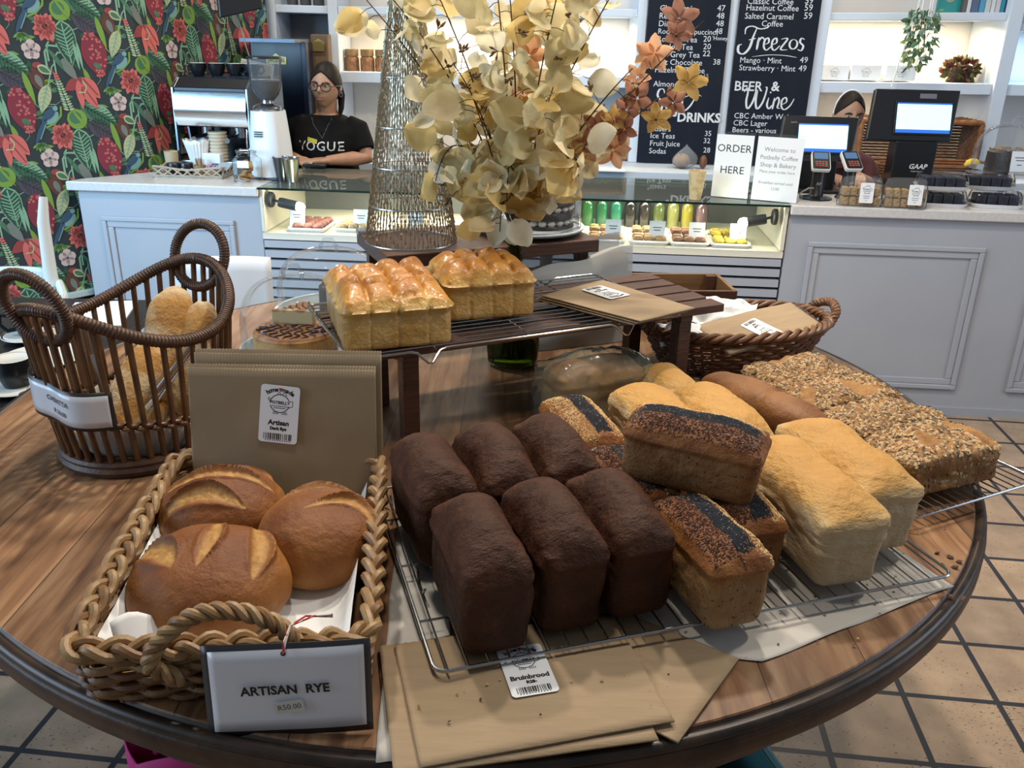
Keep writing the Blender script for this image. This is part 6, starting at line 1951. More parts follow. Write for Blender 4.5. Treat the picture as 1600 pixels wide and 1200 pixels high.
def wire_rack(lab, loc, rz, w, d, h, n, across, grp, feet=(0.2, 0.8), bends=False):
    """chrome cooling rack: rounded frame, wires front to back, cross bars and legs"""
    t = thing('cooling_rack', lab, 'cooling rack', loc, rz, grp)
    mb = MB()
    rr = 0.018
    P = [(p[0] + w / 2, p[1] + d / 2, h - 0.003) for p in rounded(w, d, rr, 4)]
    if bends:                                     # V-shaped feet bent out of the front and back wire
        Q = []
        for i, p in enumerate(P):
            Q.append(p)
            q = P[(i + 1) % len(P)]
            if abs(q[0] - p[0]) > w * 0.6:
                sg = 1 if q[0] > p[0] else -1
                for f in ((0.2, 0.8) if sg > 0 else (0.8, 0.2)):
                    for dx, dz in ((-0.038, 0), (-0.024, -0.004), (-0.004, -0.024), (0.004, -0.024), (0.024, -0.004), (0.038, 0)):
                        Q.append((f * w + dx * sg, p[1] + (-0.010 if sg > 0 else 0.010) * (dz < -0.01), h - 0.003 + dz))
        P = Q
    mb.tube(P, 0.0028, 8, True)
    mb.build('frame_wire', M_chrome, t)
    mb = MB()
    for i in range(n):
        if across:
            y = d * (i + 0.6) / (n + 0.2)
            mb.tube([(0.0, y, h - 0.001), (w, y, h - 0.001)], 0.0014, 5)
        else:
            x = w * (i + 0.6) / (n + 0.2)
            mb.tube([(x, 0.0, h - 0.001), (x, d, h - 0.001)], 0.0016, 5)
    mb.build('wires', M_chrome, t)
    mb = MB()
    for f in (0.22, 0.5, 0.78):
        if across:
            mb.tube([(w * f, 0, h - 0.0035), (w * f, d, h - 0.0035)], 0.002, 6)
        else:
            mb.tube([(0, d * f, h - 0.0045), (w, d * f, h - 0.0045)], 0.002, 6)
    mb.build('cross_bars', M_chrome, t)
    if not bends:
        for fx in (0.03, 0.97):
            for fy in (0.42, 0.9):
                MB().tube([(w * fx, d * fy - 0.03, h - 0.004), (w * fx, d * fy - 0.012, 0.003), (w * fx, d * fy + 0.012, 0.003), (w * fx, d * fy + 0.03, h - 0.004)], 0.0025, 6).build('foot', M_chrome, t)
    return t


# paper under the racks
def sheet(lab, nm, cat, corners, z, m, wav=0.0015, nu=24, nv=24, seed=0, curl=0.0, parent=None, loc=None, thick=0.0003):
    c = [V((*p, 0)) for p in corners]
    def f(u, v):
        p = (c[0] * (1 - u) + c[1] * u) * (1 - v) + (c[3] * (1 - u) + c[2] * u) * v
        e = max(abs(2 * u - 1), abs(2 * v - 1))
        return (p.x + 0.004 * nz((u * 5, v * 5, 0), 1, seed + 2) * (e > 0.95), p.y + 0.004 * nz((u * 5, v * 5, 3), 1, seed) * (e > 0.95), z + 0.0006 + wav * (1 + nz((p.x * 9, p.y * 9, 0), 1, seed)) + curl * smooth01(0.75, 1, e) * max(0, nz((u * 3, v * 3, 1), 1, seed + 5)))
    o = MB().grid(nu, nv, f).build(nm, m, parent, solid=thick)
    if lab:
        tag(o, lab, cat)
    return o


M_parch = mat('baking_paper', (0.50, 0.47, 0.43), 0.6, col2=(0.42, 0.40, 0.37), scale=7, bump=0.3, bscale=14)
sheet('crumb-strewn white baking paper sticking out under the right end of the cooling rack', 'baking_paper', 'paper', [(0.10, 1.02), (0.36, 0.985), (0.718, 1.178), (0.60, 1.44)], ZT, M_parch, 0.0012, seed=3, curl=0.004)
sheet('strip of baking paper between the rye basket and the brown loaves', 'baking_paper', 'paper', [(-0.155, 0.79), (-0.06, 0.80), (-0.12, 1.42), (-0.20, 1.36)], ZT, M_parch, 0.0012, seed=6)


def paper_bag(lab, corners, z, m=M_kraft, seed=0, grp=None, lift=0.0, sealed=True):
    """flat kraft bag: two faces with folded sides and a saw-toothed mouth along its last edge"""
    c = [V((*p, 0)) for p in corners]
    t = thing('paper_bag', lab, 'paper bag', (c[0].x, c[0].y, z), 0, grp)
    o = c[0]
    for k, nm in ((0, 'back_face'), (1, 'front_face')):
        def f(u, v):
            vv = v * (1 - 0.02 * k)
            p = (c[0] * (1 - u) + c[1] * u) * (1 - vv) + (c[3] * (1 - u) + c[2] * u) * vv
            zz = 0.0008 + k * 0.0016 + k * 0.0018 * math.sin(PI * u) * math.sin(PI * v) + 0.0010 * nz((p.x * 12, p.y * 12, 0), 1, seed) + lift * v * v
            if v > 0.99:
                p = p + (c[3] - c[0]).normalized() * 0.003 * (0.5 if int(u * 60) % 2 else 0)
            return (p.x - o.x, p.y - o.y, max(0.0004, zz))
        MB().grid(61, 16, f).build(nm, m, t, solid=0.0004)
    return t


BG = [paper_bag('lowest flat kraft bag at the front of the table, its corner poking out right', [(0.214, 0.828), (0.327, 0.988), (0.101, 1.14), (-0.012, 0.986)], ZT + 0.0022, seed=4, grp='flat kraft bags at the table front'),
      paper_bag('middle flat kraft bag under the labelled one at the table front', [(-0.128, 0.762), (0.190, 0.828), (0.138, 1.06), (-0.180, 0.995)], ZT + 0.0068, seed=5, grp='flat kraft bags at the table front'),
      paper_bag('top flat kraft bag at the table front bearing the brown bread label', [(-0.098, 0.772), (0.214, 0.855), (0.155, 1.075), (-0.158, 0.992)], ZT + 0.0115, seed=6, grp='flat kraft bags at the table front')]
b = BG[2]
T = xf((0.028 - b.location.x, 0.94 - b.location.y, 0.0062), rz=14.5)
product_label(b, T, (('Bruinbrood', 0.0115), ('R28-', 0.0075)), 0.064, 0.098)

wire_rack('large cooling rack under the brown, seeded and white tin loaves', (RO.x, RO.y, ZT + 0.0015), 17.5, 0.845, 0.52, 0.0265, 29, False, 'cooling racks')
wire_rack('cooling rack overhanging the table edge under the seeded slabs', (0.715, 1.345, ZT + 0.0015), 26.5, 0.36, 0.62, 0.0265, 17, False, 'cooling racks')

# ---- brown loaves
M_rye = mat('dark_brown_crust', (0.074, 0.0260, 0.0115), 0.55, col2=(0.038, 0.0125, 0.0058), scale=22, bumps=((28, 0.006), (95, 0.0035), (330, 0.0012)), stretch=(0.75, 1.25, 1.0), spec=0.22)
for i, (u, v, rz, lb) in enumerate(((0.092, 0.110, 0, 'dark brown tin loaf at the front left corner of the rack'), (0.208, 0.125, 0.5, 'dark brown tin loaf in the middle of the front row'), (0.316, 0.128, 1, 'dark brown tin loaf of the front row beside the seeded loaf'),
                                    (0.078, 0.335, 2, 'dark brown tin loaf of the back row beside the rye basket'), (0.190, 0.345, 1, 'dark brown tin loaf in the middle of the back row'), (0.300, 0.352, 0, 'dark brown tin loaf of the back row beside the sesame loaf'))):
    mb = loaf_mb(0.104, 0.208 if i < 3 else 0.205, 0.116, 0.054, 10 + i * 3, r=0.024, taper=0.10, lip=0.002, rough=0.0016, lump=0.006, px=1.9, py=2.6)
    o = mb.build('brown_loaf', M_rye, None, loc=RK(u, v, ZR), rz=18.8 + rz, angle=80)
    tag(o, lb, 'bread', 'dark brown tin loaves')


# ---- seeds on crusts
def seed_shape(kind):
    if kind == 'poppy':
        return [(0, 0, 1), (1, 0, 0), (0, 1, 0), (-1, 0, 0), (0, -1, 0)], [(0, 1, 2), (0, 2, 3), (0, 3, 4), (0, 4, 1)], (0.0010, 0.0010, 0.0012)
    if kind == 'sesame':
        return [(0, 0, 1), (1, 0, 0), (0, 0.7, 0), (-0.7, 0, 0), (0, -0.7, 0)], [(0, 1, 2), (0, 2, 3), (0, 3, 4), (0, 4, 1)], (0.0023, 0.0017, 0.0013)
    if kind == 'linseed':
        return [(0, 0, 1), (1, 0, 0), (0, 0.6, 0), (-0.8, 0, 0), (0, -0.6, 0)], [(0, 1, 2), (0, 2, 3), (0, 3, 4), (0, 4, 1)], (0.0032, 0.0023, 0.0014)
    if kind == 'sunflower':
        return [(0, 0, 1), (1, 0, 0), (0, 0.55, 0.1), (-0.8, 0, 0), (0, -0.55, 0.1)], [(0, 1, 2), (0, 2, 3), (0, 3, 4), (0, 4, 1)], (0.0052, 0.0040, 0.0022)
    return [(0, 0, 0.6), (1, 0, 0.1), (0.3, 0.75, 0.2), (-0.7, 0.6, 0), (-1, -0.1, 0.3), (-0.2, -0.8, 0.05), (0.7, -0.6, 0.3)], [(0, 1, 2), (0, 2, 3), (0, 3, 4), (0, 4, 5), (0, 5, 6), (0, 6, 1)], (0.0050, 0.0042, 0.0016)


def scatter(mb, fn, n, seed, mats_for):
    """small seeds over the upward faces of a crust; fn(point) -> (kind, material index) or None"""
    r = random.Random(seed)
    tri, wts, tot = [], [], 0
    for f in mb.f:
        a, b, c = V(mb.v[f[0]]), V(mb.v[f[1]]), V(mb.v[f[2]])
        n_ = (b - a).cross(c - a)
        if n_.z / (n_.length + 1e-12) > -0.35:
            tot += n_.length
            tri.append((f, n_.normalized()))
            wts.append(tot)
    import bisect
    out = MB()
    for _ in range(n):
        f, nn = tri[min(bisect.bisect(wts, r.random() * tot), len(tri) - 1)]
        u, v = r.random(), r.random()
        P = [V(mb.v[i]) for i in f]
        p = P[0].lerp(P[1], u).lerp(P[3].lerp(P[2], u), v) if len(P) == 4 else P[0]
        k = fn(p, nn, r)
        if not k:
            continue
        vs, fs, s = seed_shape(k[0])
        x = nn.orthogonal().normalized()
        x.rotate(Matrix.Rotation(r.uniform(0, 6.28), 3, nn))
        y = nn.cross(x)
        tl = (nn + x * r.uniform(-0.35, 0.35) + y * r.uniform(-0.35, 0.35)).normalized()
        q = r.uniform(0.8, 1.2)
        out.cur = k[1]
        out.add([p + x * a * s[0] * q + y * b_ * s[1] * q + tl * (c * s[2] * q - s[2] * 0.15) for a, b_, c in vs], fs)
    return out


SEEDM = [mat('poppy_seed', (0.012, 0.014, 0.020), 0.5), mat('sesame_seed', (0.62, 0.44, 0.20), 0.5), mat('linseed', (0.060, 0.020, 0.010), 0.4), mat('oat_flake', (0.48, 0.33, 0.17), 0.7), mat('sunflower_seed', (0.10, 0.085, 0.06), 0.6), mat('oat_flake_toasted', (0.22, 0.12, 0.05), 0.7)]
M_scr = mat('seed_loaf_crust', (0.22, 0.10, 0.035), 0.55, ramp_z=((0.0, (0.40, 0.255, 0.125)), (0.070, (0.36, 0.20, 0.080)), (0.098, (0.29, 0.115, 0.028)), (0.125, (0.20, 0.068, 0.016))), col2=(0.78, 0.68, 0.58), scale=26, bumps=((30, 0.005), (110, 0.0035), (350, 0.001)), spec=0.3)


M_scr2 = mat('seed_loaf_crust_dark', (0.22, 0.10, 0.035), 0.55, ramp_z=((0.0, (0.30, 0.165, 0.070)), (0.060, (0.27, 0.125, 0.045)), (0.088, (0.24, 0.090, 0.025)), (0.115, (0.18, 0.062, 0.016))), col2=(0.70, 0.60, 0.50), scale=30, bumps=((30, 0.005), (110, 0.0035), (350, 0.001)), spec=0.3)


def seeded_loaf(lab, loc, rz, seed, L=0.205, W=0.100, H=0.10, dm=0.030, left='linseed', rx=0, ry=0, flip=1):
    mb = loaf_mb(W, L, H, dm, seed, r=0.020, taper=0.10, lip=0.003, rough=0.002, lump=0.005, px=2.4, py=4, ny=44)
    t = thing('seeded_loaf', lab, 'bread', loc, rz, 'seed-topped tin loaves', rx=rx, ry=ry)
    mb.build('crust', M_scr if seed in (41, 44) else M_scr2, t, angle=80)
    def fn(p, n, r):
        if p.z < H * 0.80:
            return ('linseed', 2) if r.random() < 0.012 else None
        x, y = p.x * flip / (W / 2), p.y / (L / 2)
        edge = 0.12 * nz((p.x * 30, p.y * 30, 0), 1, seed)
        if abs(y) > 0.94 + edge:
            return None
        if -0.20 + edge < x < 0.52 + edge * 0.6 and abs(y) < 0.86 + edge:
            return (('poppy', 0) if r.random() > 0.035 else ('sesame', 1)) if n.z > 0.3 else None
        if x >= 0.40 + edge:
            return ('sesame', 1) if r.random() < 0.42 else None
        if -0.9 < x < -0.06 + edge:
            return (left, 2 if left == 'linseed' else 1) if r.random() < (0.46 if x > -0.75 else 0.22) else None
        return None
    s = scatter(mb, fn, 26000, seed, None)
    o = s.build('seed_topping', SEEDM, t, smooth=False)
    stuff(o)
    # dense poppy strip as a thin pressed layer under the loose seeds
    def strip_fn(u, v):
        x, y = (-0.14 + 0.60 * u), (-0.84 + 1.68 * v)
        ex = 0.10 * nz((u * 3, v * 11, 0), 1, seed)
        y += 0.10 * nz((u * 6, v * 2, 3), 1, seed)
        return ((x + ex) * W / 2 * flip, y * L / 2, 0)
    bv = BVHTree.FromPolygons([V(v) for v in mb.v], mb.f)
    g = MB().grid(14, 40, strip_fn)
    for i, v in enumerate(g.v):
        h = bv.ray_cast(V((v[0], v[1], 1)), V((0, 0, -1)))
        g.v[i] = (v[0], v[1], (h[0].z if h[0] else H) + 0.0004)
    if flip < 0:
        g.f = [f[::-1] for f in g.f]
    g.build('poppy_strip', mat('poppy_strip', (0.011, 0.013, 0.019), 0.85, col2=(0.022, 0.025, 0.034), scale=300, bumps=((500, 0.001),), spec=0.15), t)
    return t


seeded_loaf('seeded loaf with poppy strip at the front edge of the rack beside the brown loaves', RK(0.434, 0.062, ZR), 19.5, 41)
seeded_loaf('seeded loaf partly hidden between the brown loaf and the crosswise loaf', RK(0.412, 0.283, ZR), 18, 42, H=0.086, dm=0.026)
seeded_loaf('seeded loaf under the right end of the crosswise loaf', RK(0.540, 0.165, ZR), 14, 43, H=0.084, dm=0.026)
seeded_loaf('sesame and poppy striped loaf behind the brown loaves, below the bagged loaf', RK(0.410, 0.497, ZR), 20, 44, left='sesame', H=0.094)
seeded_loaf('seeded loaf lying crosswise on top of the other seeded loaves', (0.296, 1.272, ZR + 0.109), -113, 45, L=0.225, W=0.106, H=0.085, rx=-3, ry=2, flip=-1)

# ---- white tin loaves
M_wht = mat('white_loaf_crust', (0.5, 0.36, 0.2), 0.55, ramp_z=((0.0, (0.56, 0.43, 0.27)), (0.085, (0.60, 0.48, 0.31)), (0.108, (0.57, 0.41, 0.21)), (0.122, (0.55, 0.32, 0.10)), (0.145, (0.52, 0.28, 0.075))), col2=(0.90, 0.85, 0.77), scale=12, bumps=((13, 0.010), (40, 0.005), (200, 0.001)), stretch=(1, 1, 2.2), spec=0.3)
for i, (u, v, rz, L, s, lb) in enumerate(((0.672, 0.150, 14, 0.300, 61, 'white tin loaf at the front of the rack, nearest the camera'), (0.792, 0.205, 15, 0.280, 62, 'white tin loaf beside the seeded slabs, second in the front row'),
                                          (0.560, 0.475, 17, 0.215, 63, 'short white tin loaf behind the crosswise seeded loaf'), (0.676, 0.435, 15, 0.250, 64, 'white tin loaf behind the front white loaf'))):
    mb = loaf_mb(0.112, L, 0.105, 0.040, s, r=0.020, taper=0.07, lip=0.0008, rough=0.0016, lump=0.006, px=1.9, py=3.6, tear=0.008, wide=0.13, ny=72)
    tag(mb.build('white_loaf', M_wht, None, loc=RK(u, v, ZR), rz=rz, angle=80), lb, 'bread', 'white tin loaves')
mb = loaf_mb(0.10, 0.19, 0.095, 0.040, 66, r=0.02, taper=0.06, lip=0.0008, rough=0.001, lump=0.006, px=2.0, py=3, tear=0.006, wide=0.10)
tag(mb.build('white_loaf', M_wht, None, loc=RK(0.690, 0.665, ZT + 0.004), rz=16, angle=80), 'pale round-topped white loaf at the very back of the white loaves', 'bread', 'white tin loaves')
# long brown loaf between white loaves and slabs
mb = MB()
def lf(u, v):
    a = 2 * PI * u
    y = (v - 0.5) * 2
    e = max(0.0, 1 - abs(y) ** 3.2) ** 0.5
    p = (0.056 * sgn(math.cos(a), 0.85) * e, 0.178 * y, 0.050 + 0.050 * sgn(math.sin(a), 0.85) * e)
    d = 0.004 * nz(p, 12, 5) + 0.0014 * fbm(p, 50, 7)
    d -= 0.006 * math.exp(-((y + 0.1) / 0.05) ** 2) * (math.sin(a) > 0)
    return (p[0] * (1 + d * 10), p[1], p[2] + d)
mb.grid(40, 64, lf, cu=True)
tag(mb.build('long_brown_loaf', mat('tan_crust', (0.27, 0.115, 0.036), 0.5, col2=(0.16, 0.060, 0.018), scale=14, bumps=((26, 0.004), (90, 0.002)), spec=0.3), loc=(0.540, 1.712, ZR - 0.002), rz=33, angle=80), 'long smooth tan loaf between the white loaves and the seeded slabs', 'bread')
# seeded slabs
M_slab = mat('slab_crust', (0.40, 0.21, 0.072), 0.65, col2=(0.24, 0.105, 0.032), scale=22, bumps=((30, 0.007), (90, 0.004)), spec=0.3)
for i in range(4):
    mb = loaf_mb(0.25, 0.142, 0.064, 0.020, 80 + i, r=0.026, taper=0.03, lip=0.0, rough=0.005, lump=0.016, px=3, py=3, ny=34)
    c = V((0.818, 1.522, ZR)) + V((-0.047, 0.128, 0)) * i
    t = thing('seeded_slab', ('seed-covered slab loaf at the front of the right-hand rack', 'seed-covered slab loaf second from the front of the right-hand rack', 'seed-covered slab loaf third from the front of the right-hand rack', 'seed-covered slab loaf at the back of the right-hand rack')[i], 'bread', c, 23 + (0, 2, -1, 1)[i], 'seed-covered slab loaves')
    mb.build('crust', M_slab, t, angle=80)
    def fn(p, n, r, i=i):
        if n.z < 0.35 and r.random() < (0.75 if p.x > 0.10 or p.y > 0 else 0.93):
            return None
        if nz((p.x * 16, p.y * 16, 0), 1, i * 5.0) < -0.30:
            return None
        q = r.random()
        return ('oat', 3) if q < 0.32 else (('sunflower', 4) if q < 0.56 else (('linseed', 2) if q < 0.76 else (('oat', 5) if q < 0.90 else ('sesame', 1))))
    stuff(scatter(mb, fn, 3600, 90 + i, None).build('seed_topping', SEEDM, t, smooth=False))
# loaf in a clear bag
mb = loaf_mb(0.115, 0.225, 0.11, 0.036, 71, r=0.03, taper=0.04, lip=0.002, lump=0.006, px=2.2, py=3)
BL = V((0.185, 1.815, ZT + 0.001))
tag(mb.build('bagged_loaf', mat('golden_crust', (0.42, 0.23, 0.085), 0.5, ramp_z=((0.0, (0.50, 0.36, 0.20)), (0.09, (0.47, 0.31, 0.15)), (0.12, (0.36, 0.175, 0.055)), (0.14, (0.22, 0.085, 0.025))), col2=(0.85, 0.8, 0.75), scale=14, bump=0.3, bscale=50), loc=BL + V((0, 0, 0.003)), rz=-68, angle=80), 'golden loaf in a clear bag behind the sesame loaf', 'bread')
bg = loaf_mb(0.136, 0.262, 0.120, 0.044, 72, r=0.036, taper=0.0, lip=0.0, lump=0.012, rough=0.004, px=2.2, py=3, ny=40)
tag(bg.build('clear_bag', clear('bread_bag_film', (0.90, 0.93, 0.90), 0.07, 1.7, 0.10, (0.62, 0.68, 0.58)), loc=BL, rz=-68, angle=80), 'clear plastic bag around the golden loaf under the upper rack', 'bag')

# ================================================================ RYE BASKET
def strand_path(P, k):
    """resample closed corner list to points with arc position"""
    out = []
    n = len(P)
    L_ = [(V(P[(i + 1) % n]) - V(P[i])).length for i in range(n)]
    tot = sum(L_)
    for j in range(k):
        s = tot * j / k
        i = 0
        while s > L_[i]:
            s -= L_[i]
            i += 1
        out.append(V(P[i]).lerp(V(P[(i + 1) % n]), s / L_[i]))
    return out, tot


M_willow = mat('willow', (0.28, 0.155, 0.06), 0.45, col2=(0.15, 0.068, 0.025), scale=16, stretch=(1, 1, 1), bump=0.25, bscale=50)
M_willow2 = mat('dark_willow', (0.12, 0.052, 0.022), 0.5, col2=(0.21, 0.10, 0.04), scale=18, bump=0.25, bscale=50)
M_willow3 = mat('pale_willow', (0.36, 0.23, 0.105), 0.45, col2=(0.25, 0.14, 0.055), scale=18, bump=0.25, bscale=50)
RB = thing('rye_basket', 'rectangular willow basket holding three round rye loaves', 'basket', (-0.39, 1.13, ZT), 0)
A4 = [(-0.545, 0.868), (-0.175, 0.905), (-0.238, 1.405), (-0.605, 1.40)]
cx, cy = -0.39, 1.13
def ring(f, z, nper=4):
    pts = []
    for i in range(4):
        p, q, s = V(A4[i]), V(A4[(i + 1) % 4]), V(A4[(i - 1) % 4])
        d1, d2 = (q - p).normalized(), (s - p).normalized()
        for k in range(nper + 1):
            t = k / nper
            c = p + d2 * 0.03 * (1 - t) ** 2 + d1 * 0.03 * t ** 2
            pts.append(((c.x - cx) * f, (c.y - cy) * f, z))
    return pts
for row in range(8):
    z = 0.008 + 0.0105 * row
    f = 0.955 + 0.045 * row / 7
    pts, tot = strand_path(ring(f, z), 190)
    mb = MB()
    q = []
    for j, p in enumerate(pts):
        nrm = V((p.x, p.y, 0)).normalized()
        q.append(p + nrm * 0.0055 * math.sin(j / 190 * 2 * PI * 27 + PI * row) + V((0, 0, 0.0022 * math.sin(j * 0.21 + row * 2.1))))
    mb.tube(q, 0.0056, 6, True)
    mb.build('woven_strand', (M_willow2, M_willow, M_willow2, M_willow, M_willow2, M_willow3, M_willow, M_willow3)[row], RB)
mb = MB()
pts, tot = strand_path(ring(0.955, 0.0), 54)
pt2, _ = strand_path(ring(1.0, 0.088), 54)
for a, b_ in zip(pts, pt2):
    mb.tube([a + V((0, 0, 0.002)), b_], 0.0045, 6)
mb.build('stakes', M_willow2, RB)
for s_ in range(3):
    pts, tot = strand_path(ring(1.0, 0.092), 260)
    q = []
    for j, p in enumerate(pts):
        nrm = V((p.x, p.y, 0)).normalized()
        a = 2 * PI * (j / 260 * 15 + s_ / 3)
        q.append(p + nrm * 0.0135 * math.sin(a) + V((0, 0, 0.0068 * math.sin(2 * a))))
    MB().tube(q, 0.0068, 8, True).build('braided_rim', (M_willow3, M_willow, M_willow3)[s_], RB)
MB().prism([(p[0], p[1]) for p in ring(0.95, 0)], 0.002, 0.006).build('basket_floor', M_willow2, RB, smooth=False)
def rope(path, r, turns, mats_, par, nm, strands=3, rs=0.6):
    P = [V(p) for p in path]
    Q = []
    for i in range(len(P) - 1):
        a, b_, c, d = P[max(i - 1, 0)], P[i], P[i + 1], P[min(i + 2, len(P) - 1)]
        for k in range(10):
            t = k / 10
            Q.append(0.5 * (2 * b_ + (c - a) * t + (2 * a - 5 * b_ + 4 * c - d) * t * t + (3 * b_ - a - 3 * c + d) * t ** 3))
    Q.append(P[-1])
    n = len(Q)
    for s_ in range(strands):
        u = None
        q = []
        for i in range(n):
            tg = (Q[min(i + 1, n - 1)] - Q[max(i - 1, 0)]).normalized()
            u = tg.orthogonal().normalized() if u is None else (u - tg * u.dot(tg)).normalized()
            w_ = tg.cross(u)
            a = 2 * PI * (turns * i / n + s_ / strands)
            q.append(Q[i] + (u * math.cos(a) + w_ * math.sin(a)) * r)
        MB().tube(q, r * rs * 1.45, 8).build(nm, mats_[s_ % len(mats_)], par)
rope([(-0.015, -0.262, 0.055), (-0.045, -0.278, 0.085), (-0.032, -0.270, 0.118), (0.010, -0.262, 0.150), (0.060, -0.255, 0.152), (0.105, -0.250, 0.130), (0.125, -0.245, 0.098)], 0.0066, 6, (M_willow3, M_willow), RB, 'rope_handle', 3)
rope([(-0.06, 0.275, 0.09), (-0.05, 0.285, 0.115), (0.0, 0.29, 0.135), (0.05, 0.285, 0.115), (0.06, 0.275, 0.09)], 0.0066, 5, (M_willow3, M_willow), RB, 'rope_handle', 3)
o = MB().grid(26, 30, lambda u, v: ((-0.165 + 0.33 * u) - 0.05 * v + 0.02, -0.235 + 0.47 * v, 0.012 + 0.055 * max(abs(2 * u - 1) ** 9, 0.7 * max(0, 1 - 2 * v) ** 9) + 0.003 * nz((u * 6, v * 6, 0), 1, 3))).build('lining_paper', M_paper, None, loc=(-0.39, 1.13, ZT), solid=0.0004)
tag(o, 'white paper lining the rye basket under the round loaves', 'paper')
tag(MB().grid(8, 8, lambda u, v: (0.09 * u, 0.03 * v + 0.012 * math.sin(3 * u), 0.06 * v * (1 - 0.6 * u) + 0.01 * math.sin(5 * u))).build('crumpled_paper', M_paper, None, loc=(-0.50, 0.905, ZT + 0.03), rz=40, solid=0.0004), 'crumpled white paper corner at the front left of the rye basket', 'paper')

# round rye loaves
M_boule = mat('rye_boule_crust', (0.245, 0.098, 0.030), 0.5, ramp_z=((0.0, (0.42, 0.225, 0.08)), (0.045, (0.37, 0.158, 0.040)), (0.105, (0.20, 0.066, 0.016))), col2=(0.68, 0.58, 0.52), scale=13, bumps=((60, 0.0016), (200, 0.0014)), spec=0.3, attr='slash', acol=(0.47, 0.255, 0.075))
def boule(lab, loc, rz, a, b_, h, slashes, seed, rx=0, ry=0):
    mb = MB()
    sl = []
    def f(u, v):
        th, ph = 2 * PI * u, (v - 0.5) * PI
        k_ = max(0.0, math.cos(ph)) ** (0.85 if ph > 0 else 0.38)
        x, y, z = a * math.cos(th) * k_, b_ * math.sin(th) * k_, math.sin(ph)
        z = h * 0.38 + (h * 0.62 * z if z > 0 else h * 0.38 * (1 - (1 - min(1, -z * 1.15)) ** 1 - 0) * -1 + 0.0)
        p = V((x, y, max(z, 0.0)))
        d = 0.004 * nz(p, 16, seed) + 0.0008 * fbm(p, 70, seed)
        m_ = 0
        if math.sin(ph) > 0.05:
            for (p0, p1, wd, bow) in slashes:
                q0, q1 = V(p0), V(p1)
                dd = q1 - q0
                t = ((x / a - q0.x) * dd.x + (y / b_ - q0.y) * dd.y) / dd.length_squared
                if -0.05 < t < 1.05:
                    nq = V((-dd.y, dd.x)).normalized()
                    dist = (x / a - q0.x) * nq.x + (y / b_ - q0.y) * nq.y - bow * math.sin(PI * max(0, min(1, t)))
                    w_ = wd * math.sin(PI * max(0.0, min(1.0, t))) ** 0.7 + 1e-4
                    k = dist / w_
                    if abs(k) < 1.7:
                        g = math.exp(-(k * 1.25) ** 4)
                        sn = math.sin(PI * max(0, min(1, t)))
                        d += -0.0045 * g * sn + 0.0016 * g * fbm((p.x, p.y * 0.6, 0), 130, seed)
                        d += 0.0095 * math.exp(-((k - 1.12) / 0.20) ** 2) * sn + 0.003 * math.exp(-((k + 1.15) / 0.3) ** 2) * sn
                        m_ = max(m_, g * (0.8 + 0.5 * nz(p, 90, seed)))
        n = V((x / a / a, y / b_ / b_, (p.z - h * 0.38) / (h * 0.62) ** 2)).normalized()
        sl.append(max(0, min(1, m_)))
        return p + n * d
    mb.grid(220, 130, f, cu=True)
    mb.at['slash'] = sl
    t = mb.build('rye_loaf', M_boule, None, loc=loc, rz=rz, angle=80)
    t.rotation_euler = (rad(rx), rad(ry), rad(rz))
    return tag(t, lab, 'bread', 'round rye loaves')
boule('round slashed rye loaf nearest the front handle of the basket', (-0.435, 1.070, ZT + 0.014), -8, 0.118, 0.108, 0.112, [((-1.0, 0.10), (-0.22, -0.40), 0.20, 0.10), ((-0.16, 0.80), (0.06, -0.35), 0.13, 0.06), ((0.28, 0.85), (0.72, -0.30), 0.13, 0.10)], 3, rx=6)
boule('round rye loaf with a long bow-shaped slash at the right side of the basket', (-0.302, 1.195, ZT + 0.022), 6, 0.102, 0.096, 0.104, [((-0.75, 0.42), (0.70, 0.62), 0.10, 0.14), ((-0.25, -0.02), (0.93, -0.32), 0.15, 0.44)], 8, rx=10, ry=3)
boule('round slashed rye loaf at the back of the basket by the paper bags', (-0.478, 1.262, ZT + 0.016), 8, 0.104, 0.090, 0.118, [((-0.92, -0.52), (0.48, -0.60), 0.19, 0.22), ((-0.80, 0.02), (0.85, -0.02), 0.15, 0.20), ((-0.6, 0.58), (-0.1, 0.72), 0.11, 0.06), ((0.08, 0.70), (0.78, 0.38), 0.13, 0.08)], 14, rx=8)

# paper bags standing at the back of the rye basket
def standing_bag(lab, x0, x1, y, z0, z1, seed, m, rz=0, lean=10, sk=0.0):
    w_, h = x1 - x0, z1 - z0
    t = thing('paper_bag', lab, 'paper bag', ((x0 + x1) / 2, y, z0), rz, 'kraft bags standing in the rye basket', rx=-lean)
    def face(off, trim, bulge):
        def f(u, v):
            x = -w_ / 2 + w_ * u + sk * v
            zz = h * v - (0.0012 if (v > 0.99 and int(u * 120) % 2) else 0) - trim * (v > 0.96) * 0.0
            return (x, off - bulge * math.sin(PI * u) * (0.35 + 0.65 * math.sin(PI * min(1, v * 0.9 + 0.1))) + 0.002 * nz((u * 4, v * 4, 0), 1, seed), zz * (1 - trim))
        return f
    MB().grid(121, 16, face(0.004, 0.0, -0.002)).build('back_face', m, t, solid=0.0004)
    MB().grid(121, 16, face(-0.002, 0.022, 0.006)).build('front_face', m, t, solid=0.0004)
    for sx in (-1, 1):
        MB().grid(3, 12, lambda u, v, sx=sx: (sx * (w_ / 2 - 0.006 * math.sin(PI * u)) + sk * v, 0.004 - 0.006 * u, h * 0.97 * v)).build('side_gusset', m, t, solid=0.0003)
    return t
M_kr3 = M_kraft2
b1 = standing_bag('rear kraft bag standing behind the labelled one in the rye basket', -0.560, -0.232, 1.398, ZT + 0.02, ZT + 0.292, 5, M_kr3, 1, 8)
